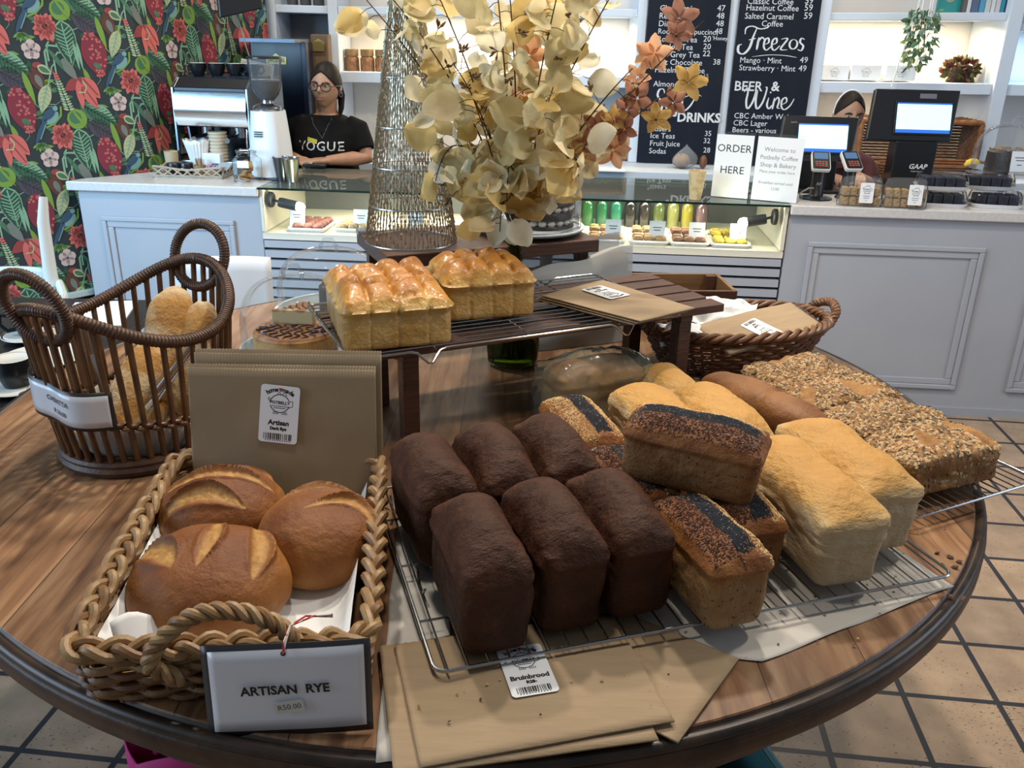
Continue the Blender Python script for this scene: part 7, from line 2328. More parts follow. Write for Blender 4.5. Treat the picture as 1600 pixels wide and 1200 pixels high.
b2 = standing_bag('front kraft bag with a dark rye label standing in the rye basket', -0.568, -0.240, 1.372, ZT + 0.018, ZT + 0.272, 3, M_kr3, 1, 10)
product_label(b2, frame((-0.004, -0.0125, 0.168), (1, 0, -0.10), (0.10, 0, 1)), (('Artisan', 0.0125), ('Dark Rye', 0.0075)), 0.068, 0.104)

# hanging sign
SG = thing('price_sign', 'white card sign with black edge reading artisan rye, tied to the basket', 'sign', (-0.266, 0.832, 0.812), 1.5, rx=-4)
def sg(w_, h, y0, y1):
    def f(u, v):
        return (-w_ / 2 + w_ * u, 0.006 * (2 * u - 1) ** 2 + 0.003 * math.sin(4 * u) + (y0 + 0.001), (0.128 - h) / 2 + h * v + 0.014 * u - 0.008)
    return f
MB().grid(24, 8, sg(0.205, 0.132, 0, 0)).build('laminate_card', mat('black_border', (0.03, 0.028, 0.032), 0.35), SG, solid=0.0012)
wc = MB().grid(24, 8, sg(0.189, 0.116, -0.0012, 0)).build('white_face', mat('sign_white', (0.70, 0.71, 0.76), 0.3, coat=0.4), SG, solid=0.0003)
mb = MB()
T = frame((-0.002, -0.0019, 0.066), (1, 0, 0.07), (0, 0, 1))
text_mb(mb, 'ARTISAN  RYE', 0.0172, T, 0.0006, 0, 'CENTER', 0)
mb.build('lettering', M_ink, wc, smooth=False)
st_ = MB().prism(rounded(0.036, 0.017, 0.002), 0, 0.0004, frame((0.002, -0.0022, 0.042), (1, 0, 0.16), (-0.1, 0, 1))).build('price_sticker', mat('price_sticker', (0.62, 0.60, 0.56), 0.6), SG, smooth=False)
mb = MB()
text_mb(mb, 'R50.00', 0.0105, frame((0.002, -0.0028, 0.042), (1, 0, 0.16), (-0.1, 0, 1)), 0, 0, 'CENTER', 0)
mb.build('price', M_grey_ink, st_, smooth=False)
MB().prism(disc2((0, 0), 0.0032, 14), 0, 0.0006, frame((-0.001, -0.002, 0.118), (1, 0, 0), (0, 0, 1))).build('punched_hole', M_ink, SG, smooth=False)
mb = MB()
for k in range(2):
    mb.tube([(-0.001, -0.003, 0.118), (0.0 + 0.002 * k, 0.002, 0.132), (0.004, 0.02, 0.142), (0.02 + 0.01 * k, 0.035, 0.146), (0.052, 0.04, 0.142 + 0.003 * k)], 0.0014, 6)
mb.build('twine', mat('red_white_twine', (0.50, 0.035, 0.03), 0.7, col2=(0.65, 0.55, 0.52), scale=160, detail=0, contrast=(0.48, 0.54)), SG)

# ================================================================ CIABATTA BASKET
CB = thing('ciabatta_basket', 'tall dark cane basket with two ring handles holding ciabattas', 'basket', (-0.765, 1.655, ZT), 70)
M_cane = mat('dark_cane', (0.085, 0.036, 0.015), 0.42, col2=(0.15, 0.072, 0.028), scale=20, bump=0.3, bscale=60)
M_cane2 = mat('brown_cane_rim', (0.050, 0.022, 0.012), 0.5, col2=(0.095, 0.042, 0.02), scale=30, bump=0.3, bscale=60)
BA, BB, RA, RB_ = 0.170, 0.152, 0.212, 0.172
def rimz(a):
    return 0.258 + 0.088 * abs(math.cos(a)) ** 2.2
def cpt(a, f):
    z = 0.02 + (rimz(a) - 0.02) * f
    k = f ** 0.85
    return V(((BA + (RA - BA) * k) * math.cos(a), (BB + (RB_ - BB) * k) * math.sin(a), z))
mb = MB()
NS = 42
for k in range(NS):
    a = 2 * PI * (k + 0.5) / NS
    MB().tube([cpt(a, f) for f in (0, 0.25, 0.5, 0.75, 1.0)], 0.0058, 8).build('cane_stake', M_cane, CB)
def wrapped(pts, r, n, closed, nm, m, wraps):
    MB().tube(pts, r, 10, closed).build(nm, m, CB)
    # spiral binding
    P = [V(p) for p in pts] + ([V(pts[0])] if closed else [])
    q, L_ = [], len(P) - 1
    N = wraps * 8
    u = None
    for i in range(N + 1):
        t = L_ * i / N
        j = min(int(t), L_ - 1)
        p = P[j].lerp(P[j + 1], t - j)
        tg = (P[min(j + 2, L_)] - P[max(j - 1, 0)]).normalized()
        u = tg.orthogonal().normalized() if u is None else (u - tg * u.dot(tg)).normalized()
        w_ = tg.cross(u)
        a = 2 * PI * i / 8
        q.append(p + (u * math.cos(a) + w_ * math.sin(a)) * r * 0.97)
    MB().tube(q, r * 0.17, 5).build(nm + '_binding', m, CB)
wrapped([cpt(2 * PI * k / 72, 1.0) for k in range(72)], 0.0115, 10, True, 'rim', M_cane2, 190)
mb = MB()
for z, r in ((0.010, 0.012), (0.024, 0.0095)):
    mb.tube([((BA + 0.002) * math.cos(2 * PI * k / 60), (BB + 0.002) * math.sin(2 * PI * k / 60), z + 0.002) for k in range(60)], r, 8, True)
mb.build('base_coil', M_cane2, CB)
mb = MB()
q = []
for k in range(NS * 8):
    a = 2 * PI * k / (NS * 8)
    p = cpt(a, 0.33 / 1.0 * 0.9)
    q.append(p * 1.0 + V((math.cos(a), math.sin(a), 0)) * 0.006 * math.sin(a * NS) + V((0, 0, 0)))
mb.tube(q, 0.0045, 6, True)
q = []
for k in range(NS * 8):
    a = 2 * PI * k / (NS * 8)
    p = cpt(a, 0.33 / 1.0 * 0.9)
    q.append(p + V((math.cos(a), math.sin(a), 0)) * -0.006 * math.sin(a * NS) + V((0, 0, 0.008)))
mb.tube(q, 0.0045, 6, True)
mb.build('woven_band', M_cane, CB)
MB().lathe([(0, 0.004), (1, 0.004), (1, 0.012), (0, 0.012)], 40, xf(sc=(BA - 0.004, BB - 0.004, 1))).build('basket_floor', M_cane, CB, smooth=False)
for sx in (-1, 1):
    rr = 0.066
    c = V((sx * (RA + 0.006), 0, rimz(0) + 0.006))
    wrapped([c + V((sx * 0.30 * rr * math.sin(2 * PI * k / 36), rr * math.cos(2 * PI * k / 36), rr * math.sin(2 * PI * k / 36))) for k in range(36)], 0.0105, 10, True, 'ring_handle', M_cane2, 78)
def cmat():
    return mat('ciabatta_crust', (0.58, 0.44, 0.27), 0.75, col2=(0.43, 0.22, 0.065), scale=16, contrast=(0.42, 0.58), bumps=((24, 0.007), (80, 0.004), (260, 0.001)), spec=0.2)
def ciabatta(lab, loc, rot, L=0.26, W=0.085, H=0.06, seed=0):
    mb = MB()
    def f(u, v):
        a = 2 * PI * u
        y = (v - 0.5) * 2
        e = max(0.0, 1 - abs(y) ** 4) ** 0.5
        p = V((W / 2 * sgn(math.cos(a), 0.8) * e, L / 2 * y, H / 2 * sgn(math.sin(a), 0.8) * e))
        d = 0.014 * nz(p, 12, seed) + 0.004 * fbm((p.x * 1.5, p.y * 0.6, p.z), 40, seed + 2)
        return p * (1 + d * 7)
    mb.grid(36, 50, f, cu=True)
    o = mb.build('ciabatta', cmat(), None, angle=80)
    o.location = loc
    o.rotation_euler = tuple(rad(a) for a in rot)
    return tag(o, lab, 'bread', 'ciabattas in the cane basket')
ciabatta('golden ciabatta standing tallest in the middle of the cane basket', (-0.735, 1.735, ZT + 0.185), (62, 10, 8), 0.27, 0.098, 0.07, 3)
ciabatta('pale ciabatta standing under the inner ring handle of the cane basket', (-0.672, 1.715, ZT + 0.165), (58, -8, -18), 0.25, 0.085, 0.062, 7)
ciabatta('golden ciabatta leaning at the front of the cane basket behind the tongs', (-0.765, 1.615, ZT + 0.125), (44, -4, -16), 0.235, 0.092, 0.07, 11)
ciabatta('floury ciabatta lying low at the left of the cane basket', (-0.805, 1.615, ZT + 0.056), (8, 4, -52), 0.20, 0.088, 0.066, 17)
o = MB().grid(48, 10, lambda u, v: ((BA - 0.012) * (0.72 + 0.28 * v) * math.cos(2 * PI * u), (BB - 0.012) * (0.72 + 0.28 * v) * math.sin(2 * PI * u), 0.014 + (0.075 + 0.045 * nz((math.cos(2 * PI * u) * 2, math.sin(2 * PI * u) * 2, 0), 1, 4)) * v ** 2 + 0.003 * math.sin(26 * u)), cu=True).build('lining_paper', mat('dull_tissue', (0.62, 0.59, 0.54), 0.7), None, loc=(-0.765, 1.655, ZT), rz=70, solid=0.0004)
tag(o, 'crumpled tissue paper lining the bottom of the cane basket', 'paper')
TG = thing('bread_tongs', 'steel tongs leaning inside the front of the cane basket', 'tongs', (-0.785, 1.560, ZT + 0.035), 0)
for k, (ex, ey, ez) in enumerate(((0.150, 0.050, 0.190), (-0.030, 0.02, 0.185))):
    P0, P1 = V((0, 0, 0)), V((ex, ey, ez))
    mb = MB()
    d = (P1 - P0).normalized()
    s_ = d.cross(V((0, 1, 0.3))).normalized()
    for q in (-1, 1):
        mb.tube([P0 + s_ * 0.003 * q, P0.lerp(P1, 0.5) + s_ * 0.008 * q, P1 + s_ * 0.007 * q], 0.0022, 6)
    mb.tube([P0, P0.lerp(P1, 0.5), P1], [0.005, 0.008, 0.008], 8, flat=0.3)
    mb.build('tong_arm', mat('bright_tongs', (0.75, 0.76, 0.78), 0.2, 1.0), TG)
MB().lathe([(0, -0.006), (0.010, -0.005), (0.010, 0.005), (0, 0.006)], 16, xf((0, -0.002, 0), rx=90)).build('hinge', M_chrome, TG)
CS_ = thing('price_sign', 'curled ciabatta price sign with black edge woven through the cane basket', 'sign', (-0.765, 1.655, ZT), 70)
def csf(w0, w1, z0, z1, off):
    def f(u, v):
        a = rad(w0 + (w1 - w0) * u)
        p = cpt(a, 0.62)
        ro = 1 + off + 0.035 * math.sin(PI * 3.2 * (math.degrees(a) - A0) / (A1 - A0) + 0.5)
        return (p.x * ro, p.y * ro, z0 + (z1 - z0) * v - 0.016 * (math.degrees(a) - A0) / (A1 - A0))
    return f
A0, A1 = 139, 213
MB().grid(40, 6, csf(A0, A1, 0.128, 0.205, 0.035)).build('laminate_card', mat('black_border', (0.03, 0.028, 0.032)), CS_, solid=0.001)
wf = MB().grid(40, 6, csf(A0 + 2.2, A1 - 2.2, 0.135, 0.198, 0.042)).build('white_face', mat('sign_white', (0.7, 0.71, 0.76)), CS_, solid=0.0003)
for txt, u0, zz, sz in (('CIABATTA', 0.52, 0.176, 0.0135), ('R 36.00', 0.54, 0.154, 0.0125)):
    mb = MB()
    text_mb(mb, txt, sz, Matrix.Identity(4), 0.0003, 0, 'CENTER', 0)
    F_ = csf(A0 + 2.2, A1 - 2.2, 0.135, 0.198, 0.049)
    for i, v in enumerate(mb.v):
        uu = u0 + v[0] / 0.205
        p = F_(uu, 0)
        mb.v[i] = (p[0], p[1], zz + v[1] - 0.016 * uu)
    mb.build('lettering', M_grey_ink, wf, smooth=False)
# ================================================================ SLATTED STAND, UPPER RACK
U2, V2 = V((0.894, 0.448, 0)), V((-0.448, 0.894, 0))
SR = math.degrees(math.atan2(U2.y, U2.x))
SD = thing('slatted_stand', 'dark wooden slatted stand raising the upper cooling rack over the table', 'stand', (0.513, 2.02, ZT), SR)
for i in range(5):
    y = 0.030 + 0.066 * i
    MB().box((-0.46 - 0.003 * (i % 2), y, 0.2085), (0.92, 0.054, 0.020)).build('slat', M_darkwood, SD, smooth=False, bevel=0.002)
for x in (-0.10, -0.80):
    MB().box((x, 0.165, 0.190), (0.035, 0.30, 0.018)).build('cross_rail', M_darkwood, SD, smooth=False, bevel=0.002)
    for y in (0.035, 0.24):
        MB().box((x, y, 0.091), (0.036, 0.034, 0.182)).build('leg', M_darkwood, SD, smooth=False, bevel=0.002)
ZU = ZT + 0.2185
UR = wire_rack('upper cooling rack with V-shaped feet carrying the glazed loaves', (-0.300, 1.530, ZU), 26.0, 0.755, 0.385, 0.022, 16, True, 'cooling racks', bends=True)
ZB = ZU + 0.0225

M_bri = mat('glazed_brioche', (0.52, 0.27, 0.07), 0.30, ramp_z=((0.0, (0.60, 0.40, 0.145)), (0.072, (0.64, 0.43, 0.155)), (0.086, (0.64, 0.38, 0.095)), (0.105, (0.56, 0.26, 0.042)), (0.128, (0.46, 0.175, 0.024))), col2=(0.80, 0.68, 0.52), scale=24, bumps=((30, 0.005), (110, 0.0022)), coat=0.3)
def brioche(lab, loc, rz, W, L, nx_, ny_, seed):
    """pull-apart loaf: straight tin sides with seams between buns and a crown of glazed bulges"""
    vs, fs = rbox(56, 56, 14)
    H = 0.082
    out = []
    rr = random.Random(seed)
    amp = [[rr.uniform(0.8, 1.15) for _ in range(ny_)] for _ in range(nx_)]
    r = 0.020
    for (x, y, z) in vs:
        z01 = (z + 1) / 2
        q = V((x * W / 2, y * L / 2, z01 * H))
        inn = V((max(-W / 2 + r, min(W / 2 - r, q.x)), max(-L / 2 + r, min(L / 2 - r, q.y)), max(0.008, min(H - 0.006, q.z))))
        d = q - inn
        if d.length > 1e-9:
            q = inn + d.normalized() * min(r, d.length)
        wx = 0.16 * nz((q.x * 9, q.y * 9, 0), 1, seed)
        wy = 0.16 * nz((q.x * 9, q.y * 9, 4), 1, seed + 3)
        gx, gy = ((x + wx + 1) / 2 * nx_), ((y + wy + 1) / 2 * ny_)
        fx, fy = gx - math.floor(gx), gy - math.floor(gy)
        ix, iy = max(0, min(nx_ - 1, int(math.floor(gx)))), max(0, min(ny_ - 1, int(math.floor(gy))))
        bx, by = 1 - abs(2 * fx - 1) ** 3.0, 1 - abs(2 * fy - 1) ** 3.0
        bump_ = (max(0, bx) * max(0, by)) ** 0.36
        if z01 > 0.999:
            fall = (1 - abs(x) ** 4.5) * (1 - abs(y) ** 4.5)
            q.z += (0.029 * bump_ * amp[ix][iy] + 0.010 + 0.016 * nz((q.x * 14, q.y * 14, 0), 1, seed + 7)) * max(0, fall) ** 0.50 + 0.002 * fbm(q, 40, seed)
        else:
            side = V((q.x if abs(x) > 0.95 else 0, q.y if abs(y) > 0.95 else 0, 0))
            if side.length > 0:
                s_ = side.normalized()
                seam = (math.exp(-((fy if fy < 0.5 else 1 - fy) / 0.05) ** 2) if abs(x) > 0.95 and 0.5 < gy < ny_ - 0.5 else 0) + (math.exp(-((fx if fx < 0.5 else 1 - fx) / 0.05) ** 2) if abs(y) > 0.95 and 0.5 < gx < nx_ - 0.5 else 0)
                q -= s_ * 0.0030 * min(1, seam)
                q += s_ * (0.0065 * math.exp(-((z01 - 0.93) / 0.09) ** 2) * (1 - 0.8 * min(1, seam)) - 0.002 * math.exp(-((z01 - 0.78) / 0.05) ** 2))
        q += V((0.0012 * nz(q, 40, seed), 0.0012 * nz(q, 40, seed + 5), 0)) * (z01 < 0.999)
        out.append(tuple(q))
    mb = MB()
    mb.add(out, fs)
    return tag(mb.build('brioche_loaf', M_bri, None, loc=loc, rz=rz, angle=80), lab, 'bread', 'glazed pull-apart loaves')


brioche('glazed pull-apart loaf at the front left of the upper rack', (-0.266, 1.730, ZB), 18.7, 0.215, 0.285, 4, 4, 2)
brioche('glazed pull-apart loaf farther back on the upper rack beside the vase', (-0.076, 1.886, ZB), 18.7, 0.200, 0.190, 4, 3, 9)

ang = math.degrees(math.atan2(-0.23, 0.19))
KQ = [(0.255, 1.762), (0.392, 1.868), (0.203, 2.098), (0.047, 1.945)]
kb = None
for k in range(3):
    s_ = (0.012 * k, -0.006 * k)
    kb = paper_bag(('lowest kraft bag of the small pile on the upper rack', 'middle kraft bag of the small pile on the upper rack', 'top kraft bag with a label sticker on the upper rack')[k], [(p[0] + s_[0] * 0.6, p[1] + s_[1] + 0.004 * k) for p in KQ], ZB + 0.001 + 0.0046 * k, M_kraft, 20 + k, 'kraft bags on the upper rack')
product_label(kb, xf((0.215 + 0.0 - kb.location.x, 1.965 - kb.location.y, 0.0062), rz=219), (('Brioche', 0.0125), ('R54-', 0.0075)), 0.066, 0.100)

# ================================================================ RISER WITH CONE, VASE, CAKE
RW = 24.0
RS = thing('riser_shelf', 'dark wooden riser shelf standing behind the glazed loaves', 'riser', (-0.32, 2.145, ZT), RW)
ZRI = ZT + 0.290
MB().box((0.303, 0.155, 0.272), (0.612, 0.31, 0.036)).build('shelf_board', M_darkwood, RS, smooth=False, bevel=0.003)
for x in (0.03, 0.575):
    MB().box((x, 0.155, 0.245), (0.028, 0.26, 0.018)).build('cross_rail', M_darkwood, RS, smooth=False)
    for y in (0.045, 0.265):
        MB().box((x, y, 0.1275), (0.030, 0.030, 0.255)).build('leg', M_darkwood, RS, smooth=False, bevel=0.002)
MB().box((0.018, 0.285, 0.294), (0.05, 0.03, 0.012)).build('metal_clip', M_steel, RS, smooth=False, bevel=0.002)

# beaded wire cone
CN = thing('wire_cone', 'tall silver cone of beaded wire standing on the riser', 'ornament', (-0.280, 2.318, ZRI), 0)
def conr(z):
    return 0.122 - 0.122 * (z / 0.86) ** 1.0 * 0.96
mb = MB()
r = random.Random(4)
for k in range(68):
    a0 = 2 * PI * k / 68
    pts, rs = [], []
    n = 150
    for i in range(n + 1):
        z = 0.004 + 0.82 * i / n
        if k % 2 and z > 0.60:
            break
        a = a0 + 0.010 * math.sin(i * 0.9 + k) + 0.02 * nz((k * 3.1, z * 20, 0), 1)
        rr_ = conr(z) + 0.0015 * math.sin(i * 1.3 + k * 2)
        pts.append((rr_ * math.cos(a), rr_ * math.sin(a), z))
        rs.append(0.0012 + (0.0021 if i % 2 else 0) * (0.4 + 0.6 * r.random()))
    mb.tube(pts, rs, 4)
for z in (0.003, 0.10, 0.20, 0.30, 0.42, 0.55, 0.68):
    MB().tube([(conr(z) * math.cos(a), conr(z) * math.sin(a), z) for a in [i * PI / 24 for i in range(48)]], 0.0020, 5, True).build('hoop', M_steel, CN)
mb.build('beaded_strands', mat('champagne_beads', (0.50, 0.44, 0.32), 0.34, 1.0), CN)

# vase
VS = thing('glass_vase', 'smoky green-brown bottle vase with a narrow ringed neck', 'vase', (0.0, 2.165, ZT), 0)
mv = clear('smoky_glass', (0.50, 0.44, 0.20), 0.0, 1.5, 0.16, (0.05, 0.045, 0.015))
MB().lathe([(0, 0.003), (0.045, 0), (0.066, 0.012), (0.070, 0.05), (0.068, 0.15), (0.055, 0.20), (0.032, 0.235), (0.019, 0.255), (0.017, 0.275), (0.024, 0.284), (0.024, 0.292), (0.017, 0.300), (0.017, 0.318), (0.026, 0.328), (0.026, 0.335), (0.020, 0.336)], 40).build('vase_body', mv, VS)
MB().lathe([(0, 0.008), (0.05, 0.008), (0.058, 0.014), (0.058, 0.06), (0, 0.062)], 32).build('water', clear('green_water', (0.35, 0.55, 0.16), 0.0, 1.0, 0.10, (0.05, 0.10, 0.02)), VS)

# ---- flower stems
def petal_mat(name, c, c2, tr=0.5):
    m = mat(name, c, 0.6, col2=c2, scale=24, bump=0.12, bscale=60)
    nt = m.node_tree
    p = nt.nodes['Principled BSDF']
    t = _n(nt, 'ShaderNodeBsdfTranslucent')
    src = p.inputs['Base Color'].links[0].from_socket
    nt.links.new(src, t.inputs[0])
    mx = _n(nt, 'ShaderNodeMixShader')
    mx.inputs[0].default_value = tr
    nt.links.new(p.outputs[0], mx.inputs[1])
    nt.links.new(t.outputs[0], mx.inputs[2])
    nt.links.new(mx.outputs[0], nt.nodes['Material Output'].inputs[0])
    return m


LEAFM = [petal_mat('cream_leaf', (0.83, 0.73, 0.48), (0.74, 0.62, 0.36)), petal_mat('straw_leaf', (0.79, 0.62, 0.28), (0.70, 0.52, 0.20)), petal_mat('ivory_leaf', (0.80, 0.77, 0.62), (0.70, 0.66, 0.48)), petal_mat('olive_cream_leaf', (0.70, 0.63, 0.39), (0.60, 0.53, 0.29))]
PETM = [petal_mat('apricot_petal', (0.84, 0.53, 0.34), (0.74, 0.41, 0.23)), petal_mat('ochre_petal', (0.68, 0.45, 0.15), (0.56, 0.36, 0.11)), petal_mat('dusky_petal', (0.44, 0.23, 0.16), (0.34, 0.16, 0.105)), petal_mat('peach_petal', (0.85, 0.62, 0.41), (0.78, 0.52, 0.30))]
M_twig = mat('brown_twig', (0.045, 0.022, 0.013), 0.6)
M_bud = mat('brown_bud', (0.13, 0.07, 0.03), 0.55, col2=(0.20, 0.12, 0.05), scale=40)


def round_leaf(mb, p, d, nrm, l, w, cup, mi):
    """broad round leaf on a short stalk, gently cupped"""
    d = V(d).normalized()
    n = (V(nrm) - d * d.dot(V(nrm)))
    n = n.normalized() if n.length > 1e-5 else d.orthogonal().normalized()
    s_ = d.cross(n)
    vs, fs = [], []
    nu, nv = 9, 7
    for i in range(nu):
        t = i / (nu - 1)
        hw = w / 2 * math.sin(PI * (0.04 + 0.93 * t ** 0.80)) ** 0.62
        for j in range(nv):
            q = 2 * j / (nv - 1) - 1
            vs.append(V(p) + d * (l * t + l * 0.06 * (1 - q * q) * (t - 0.5)) + s_ * hw * q + n * (cup * l * (q * q * 0.8 + 0.9 * (t - 0.5) ** 2 - 0.2) + 0.012 * l * math.sin(9 * q + 5 * t)))
    for i in range(nu - 1):
        for j in range(nv - 1):
            fs.append((i * nv + j, (i + 1) * nv + j, (i + 1) * nv + j + 1, i * nv + j + 1))
    mb.cur = mi
    mb.add(vs, fs)


def bez(P, n=24):
    P = [V(p) for p in P]
    out = []
    for i in range(n + 1):
        t = i / n
        Q = P[:]
        while len(Q) > 1:
            Q = [Q[k].lerp(Q[k + 1], t) for k in range(len(Q) - 1)]
        out.append(Q[0])
    return out


MOUTH = V((0.0, 2.165, ZT + 0.30))
VASE_IN = V((0.0, 2.165, ZT + 0.06))
def branch(kind, lab, end, mid, seed, n, size, mats_, t0=0.22, group=None, weights=None):
    r = random.Random(seed)
    end, mid = V(end), V(mid)
    foot = V((0.03 * math.cos(seed), 2.165 + 0.03 * math.sin(seed), ZT + 0.02))
    neck = MOUTH + V((0.009 * math.cos(seed * 2.3), 0.009 * math.sin(seed * 2.3), 0.035))
    t = thing(kind, lab, 'artificial branch', tuple(MOUTH), 0, group)
    P = [V(foot), neck] + bez([neck, mid, end], 22)
    rel = [p - MOUTH for p in P]
    MB().tube(rel, [0.0026] * 2 + [0.0026 - 0.0014 * i / 22 for i in range(23)], 6).build('stem', M_twig, t)
    C_ = [p - MOUTH for p in bez([neck, mid, end], 60)]
    lf_, tw = MB(), MB()
    for k in range(n):
        f = t0 + (1.0 - t0) * (k + r.random() * 0.6) / n
        i = min(58, int(f * 60))
        p, tg = C_[i], (C_[i + 1] - C_[i]).normalized()
        a = r.uniform(0, 2 * PI)
        o_ = tg.orthogonal().normalized()
        o_.rotate(Matrix.Rotation(a, 3, tg))
        d = (tg * r.uniform(0.05, 0.7) + o_ * 1.0 + V((0, -0.15, -0.25 * r.random()))).normalized()
        st = 0.022 + 0.028 * r.random()
        q = p + d * st
        tw.tube([p, p + d * st * 0.5 + V((0, 0, 0.003)), q], 0.0010, 4)
        nrm = V((r.uniform(-0.8, 0.8), -1.0, r.uniform(-0.5, 0.8)))
        l = size * r.uniform(0.75, 1.2)
        if kind == 'leaf_branch':
            round_leaf(lf_, q, d, nrm, l, l * r.uniform(0.78, 0.98), r.uniform(0.08, 0.22), r.choices(range(4), weights or (5, 3, 2, 3))[0])
        elif kind == 'blossom_branch':
            nn = V((r.uniform(-0.5, 0.5), -1.0, r.uniform(-0.2, 0.6))).normalized()
            x = nn.orthogonal().normalized()
            x.rotate(Matrix.Rotation(r.uniform(0, 6.28), 3, nn))
            mi = r.choices(range(4), weights or (3, 3, 2, 2))[0]
            for j in range(5):
                b_ = x.copy()
                b_.rotate(Matrix.Rotation(2 * PI * j / 5 + r.uniform(-0.12, 0.12), 3, nn))
                round_leaf(lf_, q + b_ * 0.004, b_ + nn * 0.22, nn, l * 0.60, l * 0.42, 0.16, mi)
        else:
            for j in range(7):
                dd = (d + V((r.uniform(-1, 1), r.uniform(-1, 1), r.uniform(-1, 1))) * 0.9).normalized()
                lf_.cur = 0
                e_ = q + dd * r.uniform(0.012, 0.026)
                lf_.tube([q, q.lerp(e_, 0.4), q.lerp(e_, 0.7), e_], [0.0008, 0.0012, 0.0032, 0.0006], 5)
    tw.build('twigs', M_twig, t)
    lf_.build({'leaf_branch': 'leaves', 'blossom_branch': 'petals'}.get(kind, 'buds'), mats_, t)
    return t


LB = 'cream round-leaved branches in the vase'
spec = [
    ((-0.335, 2.05, 1.690), (-0.12, 2.10, 1.45), 11, 17, 0.074, (4, 2, 5, 1), 'cream-leaved branch arching left across the wire cone'),
    ((-0.205, 2.02, 1.760), (-0.05, 2.10, 1.45), 12, 22, 0.078, (4, 4, 2, 2), 'cream-leaved branch rising just right of the wire cone'),
    ((-0.060, 1.99, 1.800), (-0.02, 2.10, 1.50), 13, 24, 0.080, (4, 4, 2, 3), 'tall straw-leaved branch at the middle of the bouquet'),
    ((0.100, 1.98, 1.800), (0.02, 2.08, 1.45), 14, 24, 0.082, (5, 3, 2, 3), 'tall cream branch leaning slightly right in the bouquet'),
    ((0.215, 2.03, 1.740), (0.05, 2.10, 1.45), 15, 22, 0.080, (5, 2, 4, 2), 'pale branch leaning right below the apricot blossoms'),
    ((0.020, 2.22, 1.780), (0.01, 2.2, 1.5), 16, 20, 0.080, (3, 4, 1, 4), 'straw-leaved branch at the back of the bouquet'),
    ((-0.190, 2.07, 1.300), (-0.14, 2.07, 1.52), 17, 13, 0.076, (4, 2, 5, 2), 'cream branch drooping left in front of the wire cone'),
    ((0.140, 1.98, 1.330), (0.13, 2.03, 1.50), 18, 17, 0.084, (5, 3, 2, 3), 'broad cream-leaved branch drooping in front of the chocolate cake'),
    ((-0.020, 1.98, 1.270), (-0.02, 2.00, 1.48), 19, 15, 0.080, (4, 3, 1, 4), 'short branch of broad leaves hanging at the front over the vase neck'),
    ((-0.035, 1.965, 1.205), (-0.03, 2.00, 1.36), 22, 9, 0.082, (4, 2, 4, 2), 'lowest leaves hanging over the mouth of the vase'),
    ((0.075, 1.96, 1.520), (0.03, 2.06, 1.36), 20, 16, 0.086, (5, 5, 1, 3), 'branch of large yellow-cream leaves in the heart of the bouquet'),
    ((-0.100, 1.98, 1.500), (-0.05, 2.06, 1.36), 21, 16, 0.082, (4, 4, 2, 3), 'branch of yellowish leaves left of the bouquet heart'),
]
for end, mid, seed, n, sz, wt, lab in spec:
    branch('leaf_branch', lab, end, mid, seed, int(n * 1.3), sz * 0.9, LEAFM, 0.22, LB, wt)
for end, mid, seed, n, sz, wt, lab in [
    ((0.405, 2.06, 1.660), (0.16, 2.10, 1.42), 31, 9, 0.088, (5, 1, 1, 3), 'apricot blossom branch reaching farthest right, over the menu board'),
    ((0.375, 2.05, 1.540), (0.18, 2.08, 1.40), 32, 7, 0.080, (1, 5, 2, 1), 'ochre blossom branch low on the right beside the soft drinks lettering'),
    ((0.240, 2.03, 1.430), (0.15, 2.05, 1.42), 33, 6, 0.080, (0, 1, 6, 0), 'dusky brown blossom branch low on the right of the bouquet'),
    ((0.05, 2.12, 1.800), (0.02, 2.14, 1.50), 34, 7, 0.085, (4, 3, 2, 2), 'apricot blossom branch rising behind the cream leaves')]:
    branch('blossom_branch', lab, end, mid, seed, n, sz * 0.74, PETM, 0.45, 'blossom branches in the vase', wt)
for end, mid, seed, n, lab in [
    ((-0.28, 2.0, 1.700), (-0.10, 2.10, 1.50), 41, 10, 'budded twig crossing the wire cone near its top'), ((-0.225, 2.10, 1.285), (-0.10, 2.10, 1.31), 42, 7, 'low budded twig pointing left over the wire cone'),
    ((0.13, 2.0, 1.740), (0.06, 2.1, 1.5), 43, 10, 'budded twig standing right of the bouquet middle'), ((-0.02, 1.97, 1.69), (0.0, 2.08, 1.5), 44, 8, 'budded twig in the middle of the bouquet'),
    ((0.25, 2.02, 1.56), (0.12, 2.06, 1.42), 45, 8, 'budded twig low right in front of the back shelf'), ((-0.14, 2.0, 1.56), (-0.06, 2.08, 1.45), 46, 8, 'budded twig beside the cone at its middle height')]:
    branch('budded_twig', lab, end, mid, seed, n, 0.05, [M_bud], 0.30, 'budded twigs in the vase')

# ---- layered chocolate cake under a glass bell
CK = V((0.040, 2.475, ZRI))
t = thing('cake_plate', 'grey-rimmed round plate under the layered chocolate cake on the riser', 'plate', CK, 0)
MB().lathe([(0, 0), (0.09, 0), (0.10, 0.004), (0.155, 0.012), (0.158, 0.016), (0.150, 0.017), (0.10, 0.008), (0, 0.007)], 56).build('plate_body', mat('blue_grey_glaze', (0.16, 0.19, 0.22), 0.2), t)
MB().lathe([(0.146, 0.0165), (0.1585, 0.0165), (0.1585, 0.020), (0.150, 0.0205)], 56).build('rim', mat('pale_glaze', (0.42, 0.46, 0.48), 0.2), t)
t = thing('layer_cake', 'chocolate layer cake with piped cream between layers under the glass bell', 'cake', CK + V((0.035, 0, 0.0085)), 0)
M_choc = mat('chocolate', (0.022, 0.012, 0.010), 0.4)
M_crm = mat('piped_cream', (0.56, 0.53, 0.48), 0.5)
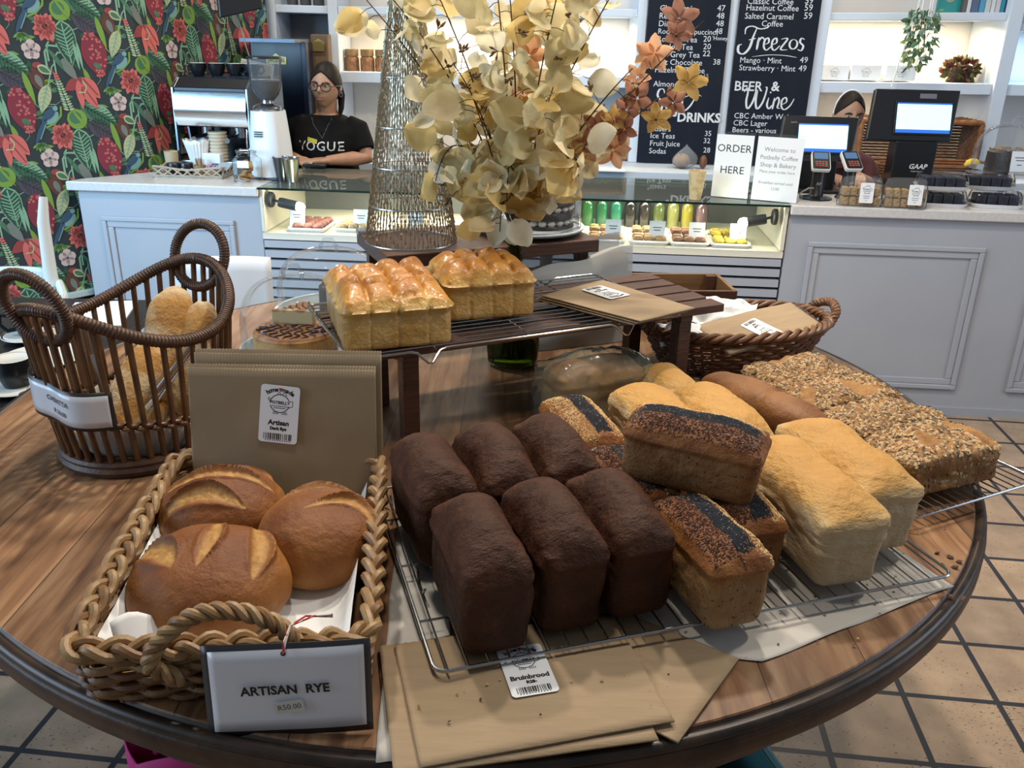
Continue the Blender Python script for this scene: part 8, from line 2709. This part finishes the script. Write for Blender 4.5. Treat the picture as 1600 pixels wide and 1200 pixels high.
for k in range(5):
    z = 0.037 * k
    MB().lathe([(0, z), (0.090, z), (0.093, z + 0.004), (0.092, z + 0.018), (0.089, z + 0.022), (0, z + 0.022)], 40).build('sponge_layer', M_choc, t)
    cr_ = MB()
    for j in range(20):
        a = 2 * PI * j / 20 + k * 0.2
        cr_.lathe([(0, -0.009), (0.009, -0.007), (0.0135, 0), (0.010, 0.007), (0, 0.010)], 10, xf((0.079 * math.cos(a), 0.079 * math.sin(a), z + 0.029)))
    cr_.lathe([(0, z + 0.0225), (0.078, z + 0.0225), (0.078, z + 0.0365), (0, z + 0.0365)], 24)
    cr_.build('cream_layer', M_crm, t)
mb = MB()
for j in range(8):
    a = 2 * PI * j / 8
    mb.lathe([(0, 0), (0.016, 0.002), (0.013, 0.014), (0.008, 0.022), (0, 0.032)], 12, xf((0.06 * math.cos(a), 0.06 * math.sin(a), 0.186)))
mb.build('cream_rosettes', M_crm, t)
dm = thing('glass_bell', 'clear glass bell over the layered chocolate cake on the riser', 'cake dome', CK + V((0, 0, 0.0205)), 0)
dome(dm, 0.147, 0.262, M_acryl, 0.022)

# ================================================================ DOMED CAKES ON THE LEFT
D1 = V((-0.585, 2.225, ZT))
t = thing('cake_plate', 'pale round plate under the sliced cheesecake near the cane basket', 'plate', D1, 0)
M_plate = mat('pale_grey_plate', (0.44, 0.45, 0.46), 0.22)
MB().lathe([(0, 0), (0.09, 0), (0.10, 0.004), (0.152, 0.012), (0.155, 0.016), (0.148, 0.017), (0.10, 0.008), (0, 0.007)], 56).build('plate_body', M_plate, t)
dm = thing('cake_dome', 'clear acrylic dome over the sliced cheesecake near the cane basket', 'cake dome', D1 + V((0, 0, 0.0172)), 10)
dome(dm, 0.148, 0.190)
M_ck = mat('baked_cheesecake', (0.46, 0.27, 0.08), 0.5, ramp_z=((0.0, (0.42, 0.22, 0.06)), (0.040, (0.48, 0.28, 0.085)), (0.058, (0.25, 0.095, 0.025)), (0.07, (0.22, 0.08, 0.02))), col2=(0.75, 0.66, 0.55), scale=30, bump=0.3, bscale=60)
M_driz = mat('chocolate_drizzle', (0.035, 0.012, 0.008), 0.25)
def drizzle(mb, pts, wid):
    mb.tube(pts, wid, 5, flat=0.6)
t = thing('cheesecake', 'low golden cheesecake drizzled with chocolate, partly sliced, on the plate', 'cake', D1 + V((-0.006, 0.0, 0.0085)), 0)
mb = MB()
mb.lathe([(0, 0), (0.108, 0), (0.112, 0.006), (0.110, 0.050), (0.104, 0.058), (0, 0.060)], 40, arc=(rad(150), rad(430)))
for a in (150, 430):
    q = [(0, 0), (0.108, 0), (0.112, 0.006), (0.110, 0.050), (0.104, 0.058), (0, 0.060)]
    mb.add([(p[0] * math.cos(rad(a)), p[0] * math.sin(rad(a)), p[1]) for p in q], [tuple(range(6)) if a == 430 else tuple(range(6))[::-1]])
mb.build('cake_body', M_ck, t, angle=30)
mb = MB()
r = random.Random(2)
for k in range(9):
    x = -0.085 + 0.021 * k
    h_ = (max(0, 0.100 ** 2 - x * x)) ** 0.5
    drizzle(mb, [(x + 0.012 * math.sin(i * 1.7 + k), -h_ * 0.95 + (h_ * 1.15) * i / 9, 0.0605 - (0.003 if i == 0 else 0)) for i in range(10)], 0.0026)
mb.build('chocolate_drizzle', M_driz, t)
t = thing('cheesecake_slice', 'wedge slice of cheesecake resting on top of the drizzled cheesecake', 'cake slice', D1 + V((-0.050, 0.035, 0.0695)), 205)
mb = MB()
mb.prism([(-0.005, 0), (-0.105, 0.052), (-0.118, 0.02), (-0.120, 0.0), (-0.118, -0.02), (-0.105, -0.052)], 0, 0.040, xf((0.03, 0, 0), rz=0))
mb.build('slice_body', mat('cheesecake_cut', (0.56, 0.45, 0.24), 0.6, ramp_z=((0.0, (0.46, 0.26, 0.09)), (0.008, (0.56, 0.45, 0.24)), (0.034, (0.55, 0.43, 0.22)), (0.040, (0.26, 0.10, 0.03)))), t, smooth=False, bevel=0.002)
mb = MB()
for k in range(5):
    drizzle(mb, [(-0.085 + 0.018 * k - 0.03 * 0, -0.035 + 0.012 * k * 0.6, 0.041), (-0.078 + 0.018 * k, 0.0, 0.0415), (-0.085 + 0.018 * k, 0.035 - 0.006 * k, 0.041)], 0.0024)
mb.build('chocolate_drizzle', M_driz, t)
D2 = V((-0.565, 2.585, ZT))
t = thing('cake_plate', 'white plate under the dark cake beyond the cheesecake', 'plate', D2, 0)
MB().lathe([(0, 0), (0.09, 0), (0.10, 0.004), (0.172, 0.012), (0.175, 0.016), (0.168, 0.017), (0.10, 0.008), (0, 0.007)], 56).build('plate_body', mat('white_glaze', (0.62, 0.6, 0.55)), t)
dm = thing('cake_dome', 'clear acrylic dome beyond the cheesecake, in front of the slatted case', 'cake dome', D2 + V((0, 0, 0.0172)), 0)
dome(dm, 0.162, 0.180)
t = thing('dark_cake', 'dark chocolate cake under the farther acrylic dome', 'cake', D2 + V((0.055, -0.01, 0.0085)), 0)
MB().lathe([(0, 0), (0.088, 0), (0.09, 0.006), (0.088, 0.082), (0.075, 0.092), (0, 0.094)], 36).build('sponge', mat('dark_sponge', (0.035, 0.014, 0.012), 0.6, bump=0.8, bscale=60, dist=0.004), t)
mb = MB()
for k in range(60):
    a, q = rnd.uniform(0, 6.28), 0.085 * rnd.random() ** 0.5
    mb.box((0, 0, 0), (0.010, 0.004, 0.003), xf((q * math.cos(a), q * math.sin(a), 0.095), rx=rnd.uniform(0, 90), rz=rnd.uniform(0, 360)))
stuff(mb.build('chocolate_shavings', M_choc, t, smooth=False))

# ================================================================ OVAL BASKET, CRATE, PLASTIC SLEEVE AT THE BACK
OB = thing('oval_basket', 'oval brown wicker basket of paper bags behind the slatted stand', 'basket', (0.600, 2.215, ZT), 16)
def oval(a, f, z):
    return V(((0.205 + 0.055 * f) * math.cos(a), (0.105 + 0.04 * f) * math.sin(a), z))
M_ob = mat('oval_wicker', (0.10, 0.042, 0.018), 0.5, col2=(0.19, 0.085, 0.035), scale=20, bump=0.25, bscale=50)
for row in range(9):
    f = row / 8
    z = 0.008 + 0.0125 * row
    q = [oval(2 * PI * k / 180, f, z) * 1.0 + V((math.cos(2 * PI * k / 180), math.sin(2 * PI * k / 180), 0)) * 0.005 * math.sin(k / 180 * 2 * PI * 25 + PI * row) for k in range(180)]
    MB().tube(q, 0.0056, 6, True).build('woven_strand', M_ob, OB)
mb = MB()
for k in range(50):
    a = 2 * PI * k / 50
    mb.tube([oval(a, 0, 0.002), oval(a, 1, 0.112)], 0.0040, 5)
mb.build('stakes', M_ob, OB)
for s_ in range(3):
    q = []
    for k in range(240):
        a = 2 * PI * k / 240
        b_ = 2 * PI * (k / 240 * 16 + s_ / 3)
        q.append(oval(a, 1.03, 0.116) + V((math.cos(a), math.sin(a), 0)) * 0.010 * math.cos(b_) + V((0, 0, 0.008 * math.sin(b_))))
    MB().tube(q, 0.0068, 8, True).build('twisted_rim', (M_ob, mat('oval_wicker_light', (0.20, 0.09, 0.035), 0.45, col2=(0.13, 0.055, 0.02), scale=20))[s_ % 2], OB)
MB().lathe([(0, 0.003), (1, 0.003), (1, 0.009), (0, 0.009)], 40, xf(sc=(0.2, 0.1, 1))).build('basket_floor', M_ob, OB, smooth=False)
for sx in (-1, 1):
    rope([(sx * 0.245, -0.055, 0.105), (sx * 0.268, -0.045, 0.135), (sx * 0.282, 0.0, 0.150), (sx * 0.268, 0.045, 0.135), (sx * 0.245, 0.055, 0.105)], 0.0072, 6, (M_ob, MATS['oval_wicker_light']), OB, 'rope_handle', 3)
t = thing('paper_bag', 'labelled kraft bag lying in the oval basket', 'paper bag', (0.650, 2.165, ZT + 0.112), 24, None, rx=12, ry=-6)
for k in range(2):
    MB().grid(40, 12, lambda u, v, k=k: (-0.155 + 0.31 * u, -0.075 + 0.15 * v, 0.004 * k + 0.003 * math.sin(PI * u) * k + 0.002 * nz((u * 4, v * 4, k), 1, 3))).build(('back_face', 'front_face')[k], M_kraft, t, solid=0.0004)
product_label(t, xf((-0.01, -0.012, 0.0085), rz=196), (('Loaf', 0.012), ('R28-', 0.0075)), 0.060, 0.092)
for k, (x, y, rz, lb) in enumerate(((0.455, 2.16, 10, 'crumpled white tissue at the left end of the oval basket'), (0.575, 2.29, -25, 'crumpled translucent tissue at the back of the oval basket'))):
    o = MB().grid(20, 16, lambda u, v: (-0.085 + 0.17 * u, -0.055 + 0.11 * v, 0.03 * math.sin(PI * u) * math.sin(PI * v) + 0.022 * nz((u * 5, v * 5, k), 1, 9 + k))).build('tissue_paper', M_paper, None, loc=(x, y, ZT + 0.092 + 0.02 * k), rz=rz, solid=0.0004)
    o.rotation_euler.x = rad(10 + 22 * k)
    tag(o, lb, 'tissue paper')
t = thing('plastic_wrap', 'clear plastic crumpled at the right end of the oval basket', 'plastic', (0.775, 2.255, ZT + 0.105), 20)
MB().grid(16, 14, lambda u, v: (-0.05 + 0.10 * u, -0.05 + 0.10 * v, 0.035 * math.sin(PI * u) * math.sin(PI * v) + 0.02 * nz((u * 5, v * 5, 2), 1, 19))).build('film', M_film, t)

CRT = thing('wooden_crate', 'low slatted wooden crate at the back of the bread table', 'crate', (0.44, 2.59, ZT), 4)
M_cr = mat('crate_pine', (0.22, 0.12, 0.05), 0.6, col2=(0.15, 0.08, 0.035), scale=9, stretch=(1, 10, 10))
for y, nm, m in ((-0.10, 'front_board', M_darkwood), (0.10, 'back_board', M_cr)):
    MB().box((0, y, 0.060), (0.44, 0.012, 0.118)).build(nm, m, CRT, smooth=False, bevel=0.002)
for x in (-0.214, 0.214):
    MB().box((x, 0, 0.060), (0.012, 0.188, 0.118)).build('end_board', M_cr, CRT, smooth=False, bevel=0.002)
for x in (-0.19, 0.19):
    MB().box((x, 0.082, 0.06), (0.03, 0.024, 0.114)).build('corner_post', M_darkwood, CRT, smooth=False)
for k in range(4):
    MB().box((0, -0.072 + 0.048 * k, 0.006), (0.42, 0.042, 0.008)).build('floor_slat', M_cr, CRT, smooth=False)

PS = thing('bag_bundle', 'grey plastic sleeve of paper bags standing behind the upper rack', 'bag bundle', (0.185, 2.345, ZT), 22)
def psf(y0, bul, h):
    return lambda u, v: (-0.155 + 0.31 * u + 0.012 * v, y0 + bul * math.sin(PI * u) * math.sin(PI * (0.15 + 0.8 * v)) + 0.05 * v + 0.006 * nz((u * 4, v * 4, y0 * 9), 1, 5), 0.002 + (h + 0.05 * u) * v + 0.006 * math.sin(9 * u) * v)
mp_ = mat('brown_bag_block', (0.20, 0.145, 0.09), 0.7)
for k in range(3):
    MB().grid(16, 10, psf(-0.010 + 0.016 * k, -0.004, 0.18 + 0.01 * k)).build('paper_bag_block', (mp_, M_kraft, M_parch)[k], PS, solid=0.008)
MB().grid(20, 12, psf(-0.034, -0.012, 0.215)).build('plastic_front', clear('grey_polythene', (0.75, 0.78, 0.80), 0.12, 1.4, 0.68, (0.42, 0.45, 0.47)), PS)
MB().grid(20, 12, psf(0.048, 0.006, 0.235)).build('plastic_back', clear('grey_polythene', (0.75, 0.78, 0.80)), PS)

# ================================================================ SMALL THINGS
mb = MB()
r = random.Random(12)
def crumb(x, y, z, s_, flat=0.6):
    mb.lathe([(0, -0.6), (0.8, -0.3), (1, 0.1), (0.6, 0.5), (0, 0.6)], 5, xf((x, y, z + s_ * 0.4), rx=r.uniform(-40, 40), ry=r.uniform(-40, 40), rz=r.uniform(0, 360), sc=(s_ * r.uniform(0.8, 1.6), s_, s_ * flat)))
for k in range(120):
    mb.cur = r.choice((0, 0, 1, 2))
    u = r.random()
    if u < 0.45:
        x, y = r.uniform(0.45, 0.80), r.uniform(1.02, 1.40)
    elif u < 0.75:
        x, y = r.uniform(0.25, 0.66), r.uniform(0.92, 1.2)
    else:
        x, y = r.uniform(-0.12, 0.28), r.uniform(0.80, 1.0)
    if math.hypot(x + 0.09, y - 1.874) < 1.04:
        on = 0.0175 if (x < 0.22 and y > 0.79) else (0.003 if x < 0.70 else 0.0)
        crumb(x, y, ZT + on, r.uniform(0.0010, 0.0024))
for (x, y) in ((0.735, 1.275), (0.752, 1.263), (0.760, 1.248), (0.728, 1.238), (0.745, 1.232), (0.700, 1.15), (0.716, 1.143)):
    mb.cur = 1
    crumb(x, y, ZT, 0.0052)
o = tag(mb.build('crumbs', [mat('pale_crumb', (0.42, 0.28, 0.13), 0.8), mat('dark_crumb', (0.07, 0.03, 0.015), 0.7), mat('tan_crumb', (0.28, 0.15, 0.06), 0.8)], smooth=False), 'crumbs and fallen seeds scattered on the right front of the table', 'crumbs', kind='stuff')
# pink bag and teal carton on the floor under the table edge
t = thing('pink_bag', 'bright pink fabric bag standing on the floor under the front of the table', 'bag', (-0.545, 1.19, 0), 20)
MB().grid(40, 14, lambda u, v: ((0.13 - 0.015 * v + 0.008 * math.sin(2 * PI * u * 5) * v) * sgn(math.cos(2 * PI * u), 0.7), (0.08 - 0.03 * v + 0.008 * math.cos(2 * PI * u * 4) * v) * sgn(math.sin(2 * PI * u), 0.7), 0.002 + 0.46 * v + 0.012 * math.sin(2 * PI * u * 3) * v), cu=True).build('bag_body', mat('pink_fabric', (0.55, 0.03, 0.22), 0.7, bump=0.3, bscale=18), t, solid=0.003)
MB().box((0, 0, 0.006), (0.2, 0.1, 0.008)).build('bag_base', mat('pink_fabric', (0.55, 0.03, 0.22)), t)
MB().tube([(-0.07, 0, 0.44), (-0.06, 0.01, 0.52), (0.0, 0.015, 0.56), (0.06, 0.01, 0.52), (0.07, 0, 0.44)], 0.007, 8).build('bag_handle', mat('pink_fabric', (0.55, 0.03, 0.22)), t)
t = thing('teal_crate', 'teal plastic crate on the floor under the front right of the table', 'crate', (0.385, 1.33, 0), 16)
M_teal = mat('teal_plastic', (0.09, 0.26, 0.29), 0.4)
mb = MB()
for (cx_, cy_, dx, dy) in ((0, -0.118, 0.30, 0.008), (0, 0.118, 0.30, 0.008), (-0.146, 0, 0.008, 0.228), (0.146, 0, 0.008, 0.228)):
    mb.box((cx_, cy_, 0.14), (dx, dy, 0.28))
mb.build('crate_walls', M_teal, t, smooth=False, bevel=0.002)
MB().box((0, 0, 0.005), (0.284, 0.228, 0.01)).build('crate_floor', M_teal, t, smooth=False)
mb = MB()
mb.tube([(p[0], p[1], 0.282) for p in rounded(0.306, 0.250, 0.02)], 0.007, 8, True)
mb.build('crate_rim', mat('teal_pale', (0.22, 0.42, 0.44), 0.4), t)
